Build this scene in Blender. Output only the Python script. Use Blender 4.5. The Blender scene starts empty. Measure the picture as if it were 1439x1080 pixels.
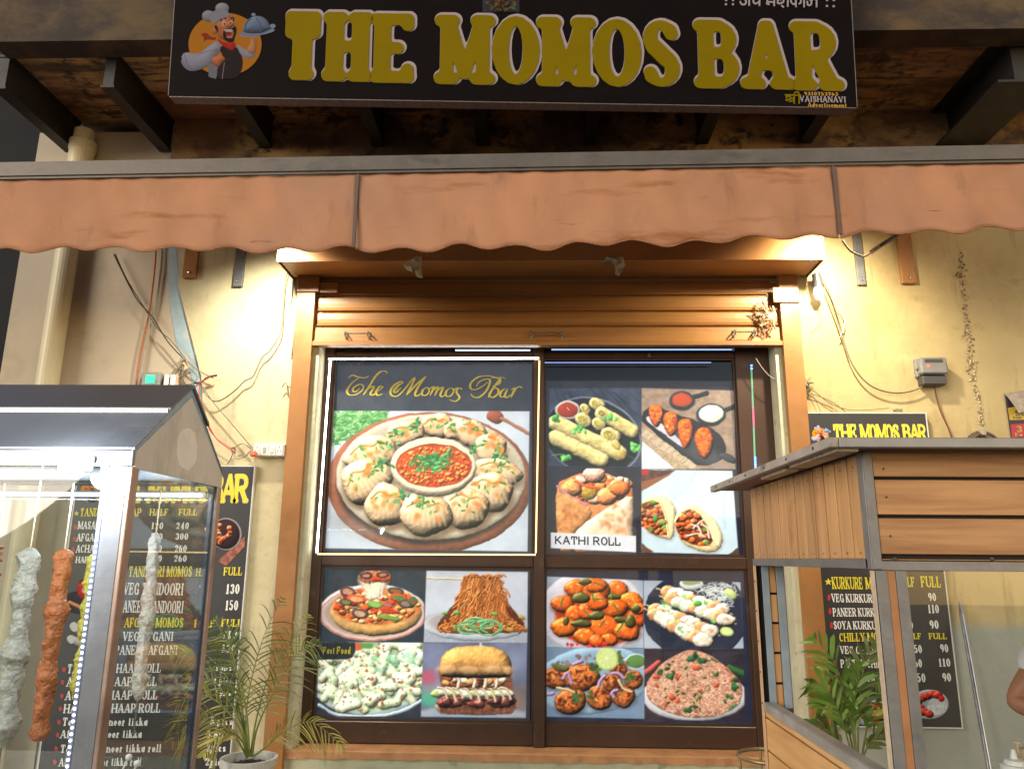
import bpy, math, random
import numpy as np
from mathutils import Vector, Matrix

scene = bpy.context.scene
random.seed(7)
# ------------------------------------------------------------------ camera
F = 1060.0; CX = 719.5; CY = 540.0; DIST = 3.9; EYE = 1.55
_dy = np.array([(752-CX)/F, -(785-CY)/F, -1.0]); _vx = 758-CX
_vy = (F*F+(752-CX)*_vx)/(785-CY)
_dz = np.array([_vx, _vy, -F]); _dz /= np.linalg.norm(_dz); _dy /= np.linalg.norm(_dy)
ROT = np.array([np.cross(_dy, _dz), _dy, _dz]); CAM = np.array([0, -DIST, EYE])
cd = bpy.data.cameras.new('camera'); cam = bpy.data.objects.new('camera', cd)
scene.collection.objects.link(cam); scene.camera = cam
cd.sensor_width = 36; cd.sensor_fit = 'HORIZONTAL'; cd.lens = F/1439*36
cd.clip_start = 0.05; cd.clip_end = 500
mw = Matrix.Identity(4)
for i in range(3):
    for j in range(3): mw[i][j] = ROT[i][j]
    mw[i][3] = CAM[i]
cam.matrix_world = mw
# ------------------------------------------------------------------ world, street light
SUN_EL = math.radians(15); SUN_AZ = math.radians(-46)      # lamp light comes from the street, left of the camera
world = bpy.data.worlds.new('World'); scene.world = world; world.use_nodes = True
wn = world.node_tree.nodes; wl = world.node_tree.links
bg = wn['Background']; sky = wn.new('ShaderNodeTexSky'); sky.sky_type = 'NISHITA'; sky.sun_disc = False
sky.sun_elevation = SUN_EL; sky.sun_rotation = math.pi+SUN_AZ
wl.new(sky.outputs[0], bg.inputs[0]); bg.inputs[1].default_value = 0.06
sd = bpy.data.lights.new('street_light', 'SUN'); sd.energy = SUN_E = 1.35; sd.angle = math.radians(35); sd.color = (1, .86, .70)
so = bpy.data.objects.new('street_light', sd); scene.collection.objects.link(so)
_d = Vector((math.sin(-SUN_AZ)*math.cos(SUN_EL), math.cos(SUN_AZ)*math.cos(SUN_EL), -math.sin(SUN_EL)))
so.rotation_euler = _d.to_track_quat('-Z', 'Y').to_euler(); so.location = (-3, -9, 6)
vs = scene.view_settings; vs.view_transform = 'Standard'; vs.look = 'None'; vs.exposure = 1.15; vs.gamma = 1; vs.use_curve_mapping = False
scene.render.engine = 'CYCLES'

# ------------------------------------------------------------------ helpers
def ray(px, py): return ROT @ np.array([(px-CX)/F, (CY-py)/F, -1.0])
def at(px, py, Y):                       # the point of the vertical plane y=Y that stands at this place of the photo
    d = ray(px, py); t = (Y-CAM[1])/d[1]; p = CAM+t*d; return Vector(p)
def at_x(px, py, X):
    d = ray(px, py); t = X/d[0]; return Vector(CAM+t*d)
def X_(px, py, Y): return at(px, py, Y).x
def Z_(px, py, Y): return at(px, py, Y).z
def proj(P):
    c = (P-CAM) @ ROT; return CX+F*c[..., 0]/-c[..., 2], CY-F*c[..., 1]/-c[..., 2]

def link(o, parent=None):
    scene.collection.objects.link(o)
    if parent is not None: o.parent = parent
    return o
def tag(o, label=None, cat=None, group=None, kind=None):
    if label: o['label'] = label
    if cat: o['category'] = cat
    if group: o['group'] = group
    if kind: o['kind'] = kind
    return o
def empty(name, loc, label, cat, group=None):
    o = bpy.data.objects.new(name, None); o.empty_display_size = .05; o.location = loc; link(o)
    return tag(o, label, cat, group)

class MB:
    def __init__(s): s.v = []; s.f = []; s.mi = []; s.m = 0
    def add(s, vs, fs):
        k = len(s.v); s.v += [tuple(v) for v in vs]; s.f += [tuple(k+i for i in f) for f in fs]; s.mi += [s.m]*len(fs); return s
    def box(s, a, b):
        x0, y0, z0 = [min(a[i], b[i]) for i in range(3)]; x1, y1, z1 = [max(a[i], b[i]) for i in range(3)]
        return s.add([(x0,y0,z0),(x1,y0,z0),(x1,y1,z0),(x0,y1,z0),(x0,y0,z1),(x1,y0,z1),(x1,y1,z1),(x0,y1,z1)],
              [(0,3,2,1),(4,5,6,7),(0,1,5,4),(1,2,6,5),(2,3,7,6),(3,0,4,7)])
    def bbox(s, a, b, r=.003):           # box with chamfered edges
        x0, y0, z0 = [min(a[i], b[i]) for i in range(3)]; x1, y1, z1 = [max(a[i], b[i]) for i in range(3)]
        r = min(r, (x1-x0)*.4, (y1-y0)*.4, (z1-z0)*.4); vs = []; idx = {}
        for sx in (0, 1):
            for sy in (0, 1):
                for sz in (0, 1):
                    c = ((x0, x1)[sx], (y0, y1)[sy], (z0, z1)[sz]); d = (r if sx == 0 else -r, r if sy == 0 else -r, r if sz == 0 else -r)
                    for ax in range(3):
                        p = [c[i]+(0 if i == ax else d[i]) for i in range(3)]
                        idx[(sx, sy, sz, ax)] = len(vs); vs.append(tuple(p))
        g = lambda sx, sy, sz, ax: idx[(sx, sy, sz, ax)]
        fs = []
        for sg in (0, 1):
            fs.append([g(sg,0,0,0), g(sg,1,0,0), g(sg,1,1,0), g(sg,0,1,0)][::(1 if sg else -1)])
            fs.append([g(0,sg,0,1), g(0,sg,1,1), g(1,sg,1,1), g(1,sg,0,1)][::(1 if sg else -1)])
            fs.append([g(0,0,sg,2), g(1,0,sg,2), g(1,1,sg,2), g(0,1,sg,2)][::(1 if sg else -1)])
        for a_ in (0, 1):
            for b_ in (0, 1):
                fl = (a_ == b_)
                fs.append([g(0,a_,b_,1), g(1,a_,b_,1), g(1,a_,b_,2), g(0,a_,b_,2)][::(1 if fl else -1)])
                fs.append([g(a_,0,b_,2), g(a_,1,b_,2), g(a_,1,b_,0), g(a_,0,b_,0)][::(1 if fl else -1)])
                fs.append([g(a_,b_,0,0), g(a_,b_,1,0), g(a_,b_,1,1), g(a_,b_,0,1)][::(1 if fl else -1)])
        for sx in (0,1):
            for sy in (0,1):
                for sz in (0,1):
                    fs.append([g(sx,sy,sz,0), g(sx,sy,sz,1), g(sx,sy,sz,2)][::(1 if (sx+sy+sz) % 2 else -1)])
        return s.add(vs, fs)
    def obox(s, o, ux, uy, uz):          # oriented box from corner o along three edge vectors
        o, ux, uy, uz = map(Vector, (o, ux, uy, uz))
        P = [o, o+ux, o+ux+uy, o+uy]; P += [p+uz for p in P]
        return s.add(P, [(0,3,2,1),(4,5,6,7),(0,1,5,4),(1,2,6,5),(2,3,7,6),(3,0,4,7)])
    def prism(s, pts, d):                # planar polygon extruded by vector d
        n = len(pts); P = [Vector(p) for p in pts]; d = Vector(d)
        return s.add(P+[p+d for p in P], [tuple(range(n))[::-1], tuple(range(n, 2*n))]+[(i, (i+1) % n, n+(i+1) % n, n+i) for i in range(n)])
    def tube(s, pts, r, n=6, cap=True, closed=False):
        P = [Vector(p) for p in pts]; R = r if hasattr(r, '__len__') else [r]*len(P); vs = []; fs = []
        up = None; N = len(P)
        for i, p in enumerate(P):
            t = ((P[(i+1) % N]-P[i-1]) if closed else (P[min(i+1, N-1)]-P[max(i-1, 0)])).normalized()
            if up is None:
                up = Vector((0, 0, 1)) if abs(t.z) < .9 else Vector((1, 0, 0))
            a = t.cross(up); a.normalize(); up = a.cross(t).normalized(); b = up
            for k in range(n):
                q = 2*math.pi*k/n; vs.append(p+a*(R[i]*math.cos(q))+b*(R[i]*math.sin(q)))
        for i in range(N if closed else N-1):
            for k in range(n):
                j = (i+1) % N; fs.append((i*n+k, j*n+k, j*n+(k+1) % n, i*n+(k+1) % n))
        if cap and not closed: fs += [tuple(range(n)), tuple((N-1)*n+k for k in range(n))[::-1]]
        return s.add(vs, fs)
    def lathe(s, prof, c, n=20, axis=2):
        vs = []; fs = []; m = len(prof)
        for i in range(n):
            q = 2*math.pi*i/n
            for (r, z) in prof:
                p = [r*math.cos(q), r*math.sin(q), z]
                if axis == 1: p = [p[0], p[2], p[1]]
                if axis == 0: p = [p[2], p[0], p[1]]
                vs.append((c[0]+p[0], c[1]+p[1], c[2]+p[2]))
        for i in range(n):
            j = (i+1) % n
            for k in range(m-1): fs.append((i*m+k, j*m+k, j*m+k+1, i*m+k+1))
        return s.add(vs, fs)
    def build(s, name, mat, parent=None, smooth=False, label=None):
        me = bpy.data.meshes.new(name); me.from_pydata(s.v, [], s.f); me.validate()
        for m_ in (mat if isinstance(mat, (list, tuple)) else [mat]): me.materials.append(m_)
        if max(s.mi, default=0): me.polygons.foreach_set('material_index', s.mi[:len(me.polygons)])
        if smooth: me.polygons.foreach_set('use_smooth', [True]*len(me.polygons))
        me.update(); o = bpy.data.objects.new(name, me); link(o)
        if parent is not None:
            o.parent = parent
            loc = Vector((0, 0, 0)); q = parent
            while q is not None: loc += q.location; q = q.parent
            o.location = -loc            # parts are modelled in world coordinates
            for v in me.vertices: v.co -= loc
            o.location = (0, 0, 0)
        if label: o['label'] = label
        return o
def recenter(o):                         # a top-level mesh gets its origin at its own place
    me = o.data; n = len(me.vertices); a = np.empty(n*3, 'f'); me.vertices.foreach_get('co', a); a = a.reshape(-1, 3)
    c = a.mean(0); c[2] = a[:, 2].min(); me.vertices.foreach_set('co', (a-c).ravel()); o.location = Vector(c.tolist()); return o
def mesh_copy(o, parent, loc, name=None):
    c = o.copy(); link(c); c.parent = parent; c.location = loc; return c
def smooth_path(P, n=6, closed=False):
    P = [Vector(p) for p in P]; out = []; N = len(P)
    for i in range(N if closed else N-1):
        g = (lambda k: P[k % N]) if closed else (lambda k: P[min(max(k, 0), N-1)])
        a, b, c, d = g(i-1), g(i), g(i+1), g(i+2)
        for k in range(n):
            t = k/n; out.append(.5*((2*b)+(-a+c)*t+(2*a-5*b+4*c-d)*t*t+(-a+3*b-3*c+d)*t**3))
    if not closed: out.append(P[-1])
    return out

# ------------------------------------------------------------------ materials
MATS = {}
def mat(name, col, rough=.6, metal=0, var=.12, vs=6., bump=.0, bs=40., spec=.5, stain=None, grain=None, rnd=0, stretch=None, coat=0, dirt=None):
    if name in MATS: return MATS[name]
    m = bpy.data.materials.new(name); m.use_nodes = True; nt = m.node_tree; N = nt.nodes; L = nt.links
    b = N['Principled BSDF']; b.inputs['Roughness'].default_value = rough; b.inputs['Metallic'].default_value = metal
    b.inputs['Specular IOR Level'].default_value = spec; b.inputs['Coat Weight'].default_value = coat
    tc = N.new('ShaderNodeTexCoord'); mp = N.new('ShaderNodeMapping'); L.new(tc.outputs['Object'], mp.inputs[0])
    if stretch: mp.inputs['Scale'].default_value = stretch
    vec = mp.outputs[0]
    if rnd:
        oi = N.new('ShaderNodeObjectInfo'); vm = N.new('ShaderNodeVectorMath'); vm.operation = 'SCALE'; vm.inputs[0].default_value = (13, 7, 19)
        L.new(oi.outputs['Random'], vm.inputs['Scale']); va = N.new('ShaderNodeVectorMath'); L.new(vec, va.inputs[0]); L.new(vm.outputs[0], va.inputs[1]); vec = va.outputs[0]
    nz = N.new('ShaderNodeTexNoise'); nz.inputs['Scale'].default_value = vs; nz.inputs['Detail'].default_value = 6; nz.inputs['Roughness'].default_value = .6; L.new(vec, nz.inputs['Vector'])
    rp = N.new('ShaderNodeValToRGB'); rp.color_ramp.elements[0].position = .3; rp.color_ramp.elements[1].position = .7
    rp.color_ramp.elements[0].color = (*[c*(1-var) for c in col], 1); rp.color_ramp.elements[1].color = (*[min(1, c*(1+var)) for c in col], 1)
    L.new(nz.outputs[0], rp.inputs[0]); out = rp.outputs[0]
    def mix(fac_socket, colr, base, mode='MIX', f=None):
        mx = N.new('ShaderNodeMix'); mx.data_type = 'RGBA'; mx.blend_type = mode
        if fac_socket is not None: L.new(fac_socket, mx.inputs[0])
        else: mx.inputs[0].default_value = f
        L.new(base, mx.inputs[6])
        if hasattr(colr, 'default_value'): L.new(colr, mx.inputs[7])
        else: mx.inputs[7].default_value = (*colr, 1)
        return mx.outputs[2]
    if grain:                            # wood grain: (colour, scale vector, low, high)
        mg = N.new('ShaderNodeMapping'); mg.inputs['Scale'].default_value = grain[1]; L.new(vec, mg.inputs[0])
        ng = N.new('ShaderNodeTexNoise'); ng.inputs['Scale'].default_value = 1; ng.inputs['Detail'].default_value = 8; ng.inputs['Distortion'].default_value = .6; L.new(mg.outputs[0], ng.inputs['Vector'])
        rg = N.new('ShaderNodeMapRange'); rg.inputs[1].default_value = grain[2]; rg.inputs[2].default_value = grain[3]; L.new(ng.outputs[0], rg.inputs[0]); out = mix(rg.outputs[0], grain[0], out)
    for st in (stain or []):             # (colour, scale, low, high, stretch)
        ms = N.new('ShaderNodeMapping'); ms.inputs['Scale'].default_value = st[4] if len(st) > 4 else (1, 1, 1); ms.inputs['Location'].default_value = (st[1], 3*st[1], 1.7); L.new(vec, ms.inputs[0])
        n2 = N.new('ShaderNodeTexNoise'); n2.inputs['Scale'].default_value = st[1]; n2.inputs['Detail'].default_value = 9; n2.inputs['Roughness'].default_value = .65; L.new(ms.outputs[0], n2.inputs['Vector'])
        r2 = N.new('ShaderNodeMapRange'); r2.inputs[1].default_value = st[2]; r2.inputs[2].default_value = st[3]; L.new(n2.outputs[0], r2.inputs[0]); out = mix(r2.outputs[0], st[0], out)
    if rnd:
        hs = N.new('ShaderNodeHueSaturation'); mr = N.new('ShaderNodeMapRange'); mr.inputs[3].default_value = 1-rnd; mr.inputs[4].default_value = 1+rnd
        L.new(oi.outputs['Random'], mr.inputs[0]); L.new(mr.outputs[0], hs.inputs['Value']); L.new(out, hs.inputs['Color']); out = hs.outputs[0]
    L.new(out, b.inputs['Base Color'])
    if rough > .05:
        rr = N.new('ShaderNodeMapRange'); rr.inputs[3].default_value = max(0, rough-.1); rr.inputs[4].default_value = min(1, rough+.12); L.new(nz.outputs[0], rr.inputs[0]); L.new(rr.outputs[0], b.inputs['Roughness'])
    if bump:
        nb = N.new('ShaderNodeTexNoise'); nb.inputs['Scale'].default_value = bs; nb.inputs['Detail'].default_value = 5; L.new(vec, nb.inputs['Vector'])
        bp = N.new('ShaderNodeBump'); bp.inputs['Strength'].default_value = bump; bp.inputs['Distance'].default_value = .01; L.new(nb.outputs[0], bp.inputs['Height']); L.new(bp.outputs[0], b.inputs['Normal'])
    MATS[name] = m; return m
def emis(name, col, st):
    m = bpy.data.materials.new(name); m.use_nodes = True; b = m.node_tree.nodes['Principled BSDF']
    b.inputs['Base Color'].default_value = (*[c*.5 for c in col], 1); b.inputs['Emission Color'].default_value = (*col, 1); b.inputs['Emission Strength'].default_value = st; return m
def glass(name, tint=(1, 1, 1), ior=1.5, rough=.01, gain=1.0):
    m = bpy.data.materials.new(name); m.use_nodes = True; nt = m.node_tree; N = nt.nodes; L = nt.links; N.remove(N['Principled BSDF'])
    t = N.new('ShaderNodeBsdfTransparent'); t.inputs[0].default_value = (*tint, 1); g = N.new('ShaderNodeBsdfGlossy'); g.inputs['Roughness'].default_value = rough
    fr = N.new('ShaderNodeFresnel'); ge = N.new('ShaderNodeNewGeometry'); io = N.new('ShaderNodeMapRange'); io.inputs[3].default_value = ior; io.inputs[4].default_value = 1/ior; L.new(ge.outputs['Backfacing'], io.inputs[0]); L.new(io.outputs[0], fr.inputs[0]); mx = N.new('ShaderNodeMixShader')
    mm = N.new('ShaderNodeMath'); mm.operation = 'MULTIPLY'; mm.inputs[1].default_value = gain; mm.use_clamp = True; L.new(fr.outputs[0], mm.inputs[0])
    L.new(mm.outputs[0], mx.inputs[0]); L.new(t.outputs[0], mx.inputs[1]); L.new(g.outputs[0], mx.inputs[2]); L.new(mx.outputs[0], N['Material Output'].inputs[0]); return m
def print_mat(name, rough=.35, gain=0, spec=.5):
    m = bpy.data.materials.new(name); m.use_nodes = True; N = m.node_tree.nodes; L = m.node_tree.links; b = N['Principled BSDF']
    a = N.new('ShaderNodeVertexColor'); a.layer_name = 'print'; L.new(a.outputs[0], b.inputs['Base Color']); b.inputs['Roughness'].default_value = rough; b.inputs['Specular IOR Level'].default_value = spec
    if gain: L.new(a.outputs[0], b.inputs['Emission Color']); b.inputs['Emission Strength'].default_value = gain   # back-lit film
    return m
def lin(c): c = np.asarray(c, float)/255.; return np.where(c <= .04045, c/12.92, ((c+.055)/1.055)**2.4)
def L3(r, g, b): return tuple(float(v) for v in lin((r, g, b)))

# ------------------------------------------------------------------ lettering: glyphs from strokes, contoured into meshes
def c_(cx, cy, rx, ry, a0, a1): return ('c', cx, cy, rx, ry, a0, a1)
def l_(x0, y0, x1, y1, w='t'): return ('l', x0, y0, x1, y1, w)
def f_(x, y): return ('f', x, y)
ST = l_(0, 0, 0, 1, 'T')
G = {
'A': (.95, [l_(0,0,.46,1), l_(1,0,.52,1,'T'), l_(.18,.33,.8,.33), f_(0,0), f_(1,0)]),
'B': (.8, [ST, l_(0,1,.5,1), l_(0,.52,.5,.52), l_(0,0,.5,0), c_(.5,.76,.42,.24,-90,90), c_(.5,.26,.5,.26,-90,90), f_(0,0), f_(0,1)]),
'C': (.8, [c_(.5,.5,.5,.5,48,312), l_(.93,.7,.93,.95)]),
'D': (.85, [ST, l_(0,1,.45,1), l_(0,0,.45,0), c_(.45,.5,.55,.5,-90,90), f_(0,0), f_(0,1)]),
'E': (.78, [ST, l_(0,1,1,1), l_(0,.5,.68,.5), l_(0,0,1,0), l_(1,1,1,.76), l_(1,0,1,.24), l_(.68,.38,.68,.62), f_(0,0), f_(0,1)]),
'F': (.75, [ST, l_(0,1,1,1), l_(0,.5,.68,.5), l_(1,1,1,.76), l_(.68,.38,.68,.62), f_(0,0), f_(0,1)]),
'G': (.85, [c_(.5,.5,.5,.5,48,325), l_(.97,.05,.97,.4,'T'), l_(.7,.42,1.05,.42), l_(.93,.7,.93,.95)]),
'H': (.95, [ST, l_(1,0,1,1,'T'), l_(0,.5,1,.5), f_(0,0), f_(0,1), f_(1,0), f_(1,1)]),
'I': (.42, [l_(.5,0,.5,1,'T'), f_(.5,0), f_(.5,1)]),
'K': (.92, [ST, l_(.05,.4,.85,1), l_(.3,.55,.95,0,'T'), f_(0,0), f_(0,1), f_(.92,0), f_(.85,1)]),
'L': (.74, [ST, l_(0,0,1,0), l_(1,0,1,.3), f_(0,0), f_(0,1)]),
'M': (1.15, [ST, l_(1,0,1,1,'T'), l_(.05,1,.5,.1,'T'), l_(.5,.1,.95,1), f_(0,0), f_(0,1), f_(1,0), f_(1,1)]),
'N': (.95, [l_(0,0,0,1), l_(1,0,1,1), l_(.03,1,.97,0,'T'), f_(0,0), f_(0,1), f_(1,1)]),
'O': (.88, [c_(.5,.5,.5,.5,0,360)]),
'P': (.78, [ST, l_(0,1,.5,1), l_(0,.45,.5,.45), c_(.5,.725,.5,.275,-90,90), f_(0,0), f_(0,1)]),
'R': (.9, [ST, l_(0,1,.45,1), l_(0,.48,.45,.48), c_(.45,.74,.45,.26,-90,90), l_(.48,.48,.95,0,'T'), f_(0,0), f_(0,1), f_(.95,0)]),
'S': (.7, [c_(.5,.75,.48,.25,30,250), c_(.5,.25,.48,.25,-150,70), l_(.25,.6,.75,.4,'T'), l_(.93,.72,.93,.95), l_(.05,.05,.05,.3)]),
'T': (.85, [l_(.5,0,.5,1,'T'), l_(0,1,1,1), l_(0,1,0,.72), l_(1,1,1,.72), f_(.5,0)]),
'U': (.9, [l_(0,.3,0,1,'T'), l_(1,.3,1,1), c_(.5,.3,.5,.3,180,360), f_(0,1), f_(1,1)]),
'V': (.92, [l_(0,1,.5,0,'T'), l_(1,1,.5,0), f_(0,1), f_(1,1)]),
'Y': (.9, [l_(0,1,.5,.45,'T'), l_(1,1,.5,.45), l_(.5,0,.5,.45,'T'), f_(.5,0), f_(0,1), f_(1,1)]),
'!': (.32, [l_(.5,.38,.5,1,'T'), l_(.5,.06,.5,.06,'T')]),
'0': (.62, [c_(.5,.5,.5,.5,0,360)]),
'1': (.48, [l_(.55,0,.55,1,'T'), l_(.5,.97,.05,.8), f_(.55,0)]),
'2': (.62, [c_(.5,.72,.46,.28,-20,170), l_(.9,.6,.08,.06), l_(0,.04,1,.04,'t'), l_(1,.04,1,.2)]),
'3': (.62, [c_(.5,.76,.42,.24,-90,160), c_(.5,.26,.48,.26,-160,90)]),
'4': (.66, [l_(.72,0,.72,1,'T'), l_(.7,1,0,.3), l_(0,.3,1,.3), f_(.72,0)]),
'5': (.62, [l_(.1,1,.92,1), l_(.1,1,.08,.55), c_(.45,.32,.5,.32,-150,125)]),
'6': (.62, [c_(.5,.3,.48,.3,0,360), c_(.62,.5,.6,.5,105,185)]),
'7': (.6, [l_(0,1,1,1), l_(1,1,.4,0,'T'), l_(0,1,0,.75)]),
'8': (.62, [c_(.5,.76,.4,.24,0,360), c_(.5,.26,.48,.26,0,360)]),
'9': (.62, [c_(.5,.7,.48,.3,0,360), c_(.38,.5,.6,.5,-75,5)]),
'a': (.6, [c_(.42,.3,.4,.3,0,360), l_(.92,0,.92,.62,'T')]),
'c': (.52, [c_(.5,.3,.46,.3,50,310)]),
'd': (.62, [c_(.42,.3,.4,.3,0,360), l_(.92,0,.92,1,'T'), f_(.8,1)]),
'e': (.56, [c_(.5,.3,.46,.3,0,310), l_(.08,.32,.95,.32)]),
'f': (.42, [l_(.4,0,.4,.85,'T'), c_(.8,.8,.4,.2,60,180), l_(.05,.6,.85,.6), f_(.4,0)]),
'g': (.6, [c_(.42,.32,.4,.28,0,360), l_(.88,.6,.88,-.1,'T'), c_(.45,-.12,.45,.16,180,360)]),
'h': (.66, [ST, c_(.5,.36,.5,.24,0,180), l_(1,0,1,.36,'T'), f_(0,0), f_(1,0), f_(0,1)]),
'i': (.34, [l_(.5,0,.5,.6,'T'), l_(.5,.86,.5,.86,'T'), f_(.5,0)]),
'k': (.64, [ST, l_(.1,.25,.85,.6), l_(.4,.4,.95,0,'T'), f_(0,0), f_(.95,0)]),
'l': (.34, [l_(.5,0,.5,1,'T'), f_(.5,0)]),
'm': (.95, [l_(0,0,0,.6,'T'), c_(.25,.36,.25,.24,0,180), l_(.5,0,.5,.36,'T'), c_(.75,.36,.25,.24,0,180), l_(1,0,1,.36,'T'), f_(0,0), f_(.5,0), f_(1,0)]),
'n': (.66, [l_(0,0,0,.6,'T'), c_(.5,.36,.5,.24,0,180), l_(1,0,1,.36,'T'), f_(0,0), f_(1,0)]),
'o': (.58, [c_(.5,.3,.46,.3,0,360)]),
'p': (.62, [l_(0,-.28,0,.62,'T'), c_(.55,.3,.42,.3,0,360), f_(0,-.28)]),
'r': (.48, [l_(.1,0,.1,.6,'T'), c_(.65,.34,.5,.26,50,180), f_(.1,0)]),
's': (.48, [c_(.5,.45,.42,.15,30,260), c_(.5,.15,.45,.15,-150,80)]),
't': (.42, [l_(.45,.08,.45,.85,'T'), l_(.05,.6,.9,.6), c_(.8,.14,.35,.14,180,300)]),
'v': (.6, [l_(0,.6,.5,0,'T'), l_(1,.6,.5,0)]),
}
STY = {
'slab': dict(T=.105, t=.05, sl=.15, sr=.045, k=0, wf=.86),
'cooper': dict(T=.135, t=.085, sl=.085, sr=.085, k=.03, wf=1.0),
'header': dict(T=.108, t=.068, sl=.09, sr=.07, k=.02, wf=.9),
'sans': dict(T=.085, t=.075, sl=0, sr=0, k=0, wf=.92),
'round': dict(T=.085, t=.065, sl=0, sr=0, k=.02, wf=.7),
}
def seg_d(X, Y, x0, y0, x1, y1, r0, r1):
    dx, dy = x1-x0, y1-y0; q = dx*dx+dy*dy
    t = np.clip(((X-x0)*dx+(Y-y0)*dy)/q, 0, 1) if q > 1e-12 else 0*X
    return (r0+(r1-r0)*t)-np.hypot(X-x0-dx*t, Y-y0-dy*t)
def glyph_field(ch, sty, X, Y, w=None):
    s = STY[sty]; T, t = s['T'], s['t']; W = w if w else G[ch][0]*s['wf']; T = min(T, W*.3)
    TX = T*(.74 if sty == 'cooper' and ch in 'SO' else 1); mx = lambda x: TX+x*(W-2*TX); my = lambda y: t+y*(1-2*t)
    Fd = None
    def acc(d):
        nonlocal Fd
        if Fd is None: Fd = d
        elif s['k'] and sty in ('cooper', 'header'):
            k = s['k']; h = np.clip(.5+.5*(d-Fd)/k, 0, 1); Fd = Fd*(1-h)+d*h+k*h*(1-h)
        else: Fd = np.maximum(Fd, d)
    prims = G[ch][1] if not (sty == 'cooper' and ch == 'S') else [c_(.5,.76,.44,.24,38,228), c_(.5,.24,.48,.24,-142,48), l_(.26,.60,.74,.40,'T'), l_(.90,.90,.95,.83), l_(.10,.10,.04,.17)]
    if sty == 'cooper' and ch == 'E': prims = [ST, l_(0,1,.96,1), l_(0,.5,.6,.5), l_(0,0,1,0), l_(.97,1,.99,.90), l_(1,0,1,.13), f_(0,0), f_(0,1)]
    for p in prims:
        if p[0] == 'l':
            r = T if p[5] == 'T' else t
            if sty == 'cooper' and p[5] == 'T': r *= {'M': .66, 'H': .88, 'E': .85, 'A': .70, 'R': .78, 'B': .78, 'S': .82}.get(ch, 1)
            acc(seg_d(X, Y, mx(p[1]), my(p[2]), mx(p[3]), my(p[4]), r, r))
        elif p[0] == 'f' and s['sl']:
            x, y = mx(p[1]), my(p[2]); yy = y+(s['sr']-t)*(1 if p[2] < .5 else -1)
            acc(seg_d(X, Y, x-s['sl'], yy, x+s['sl'], yy, s['sr'], s['sr']))
        elif p[0] == 'c':
            _, cx, cy, rx, ry, a0, a1 = p; n = max(6, int(abs(a1-a0)/18)); pr = None; best = None
            for i in range(n+1):
                a = math.radians(a0+(a1-a0)*i/n); r = (t+(T-t)*math.cos(a)**2)*(({'O': .82, 'S': .70, 'B': .74, 'R': .76}.get(ch, 1)) if sty == 'cooper' else 1)
                q = (mx(cx+rx*math.cos(a)), my(cy+ry*math.sin(a)), r)
                if pr:
                    d = seg_d(X, Y, pr[0], pr[1], q[0], q[1], pr[2], q[2]); best = d if best is None else np.maximum(best, d)
                pr = q
            acc(best)
    lo = -.35 if ch in 'gp' else 0
    return np.minimum(Fd, np.minimum(Y-lo, 1-Y)+.001)
def contour(field, x0, y0, dx, dy):
    """filled mesh of field>0 on a regular grid; returns 2-D verts, faces, rim edges"""
    ny, nx = field.shape; V = []; Fc = []; E = []; idx = {}
    ins = field > 0
    def gv(key, x, y):
        if key not in idx: idx[key] = len(V); V.append((x, y))
        return idx[key]
    def corner(i, j): return gv(('c', i, j), x0+j*dx, y0+i*dy)
    def cross(i, j, i2, j2):
        if (i2, j2) < (i, j): i, j, i2, j2 = i2, j2, i, j
        a, b = field[i, j], field[i2, j2]; t = a/(a-b)
        return gv(('e', i, j, i2, j2), x0+(j+(j2-j)*t)*dx, y0+(i+(i2-i)*t)*dy)
    for i in range(ny-1):
        run = None
        for j in range(nx-1):
            s4 = (ins[i, j], ins[i, j+1], ins[i+1, j+1], ins[i+1, j]); c = sum(s4)
            if c == 4:
                if run is None: run = j
                continue
            if run is not None: Fc.append((corner(i, run), corner(i, j), corner(i+1, j), corner(i+1, run))); run = None
            if c == 0: continue
            cs = [(i, j), (i, j+1), (i+1, j+1), (i+1, j)]; poly = []; mk = []
            for k in range(4):
                a, b = cs[k], cs[(k+1) % 4]
                if s4[k]: poly.append(corner(*a)); mk.append(0)
                if s4[k] != s4[(k+1) % 4]: poly.append(cross(*a, *b)); mk.append(1 if s4[k] else 2)
            if len(poly) >= 3:
                Fc.append(tuple(poly)); n = len(poly)
                for k in range(n):
                    if mk[k] == 1 and mk[(k+1) % n] == 2: E.append((poly[k], poly[(k+1) % n]))
        if run is not None: Fc.append((corner(i, run), corner(i, nx-1), corner(i+1, nx-1), corner(i+1, run)))
    return V, Fc, E
GC = {}
def glyph(ch, sty, res=26, w=None, grow=0):
    key = (ch, sty, res, w, grow)
    if key not in GC:
        s = STY[sty]; W = w if w else G[ch][0]*s['wf']; lo = -.4 if ch in 'gp' else -.06; h = 1/res
        xs = np.arange(-.2, W+.2+h, h); ys = np.arange(lo, 1.06+h, h); X, Y = np.meshgrid(xs, ys)
        f = glyph_field(ch, sty, X, Y, W)
        GC[key] = (contour(f+grow, xs[0], ys[0], h, h), W)
    return GC[key]
def star_pts(cx, cy, r): return [(cx+(r if k % 2 == 0 else r*.42)*math.cos(math.pi/2+k*math.pi/5), cy+(r if k % 2 == 0 else r*.42)*math.sin(math.pi/2+k*math.pi/5)) for k in range(10)]
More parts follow.
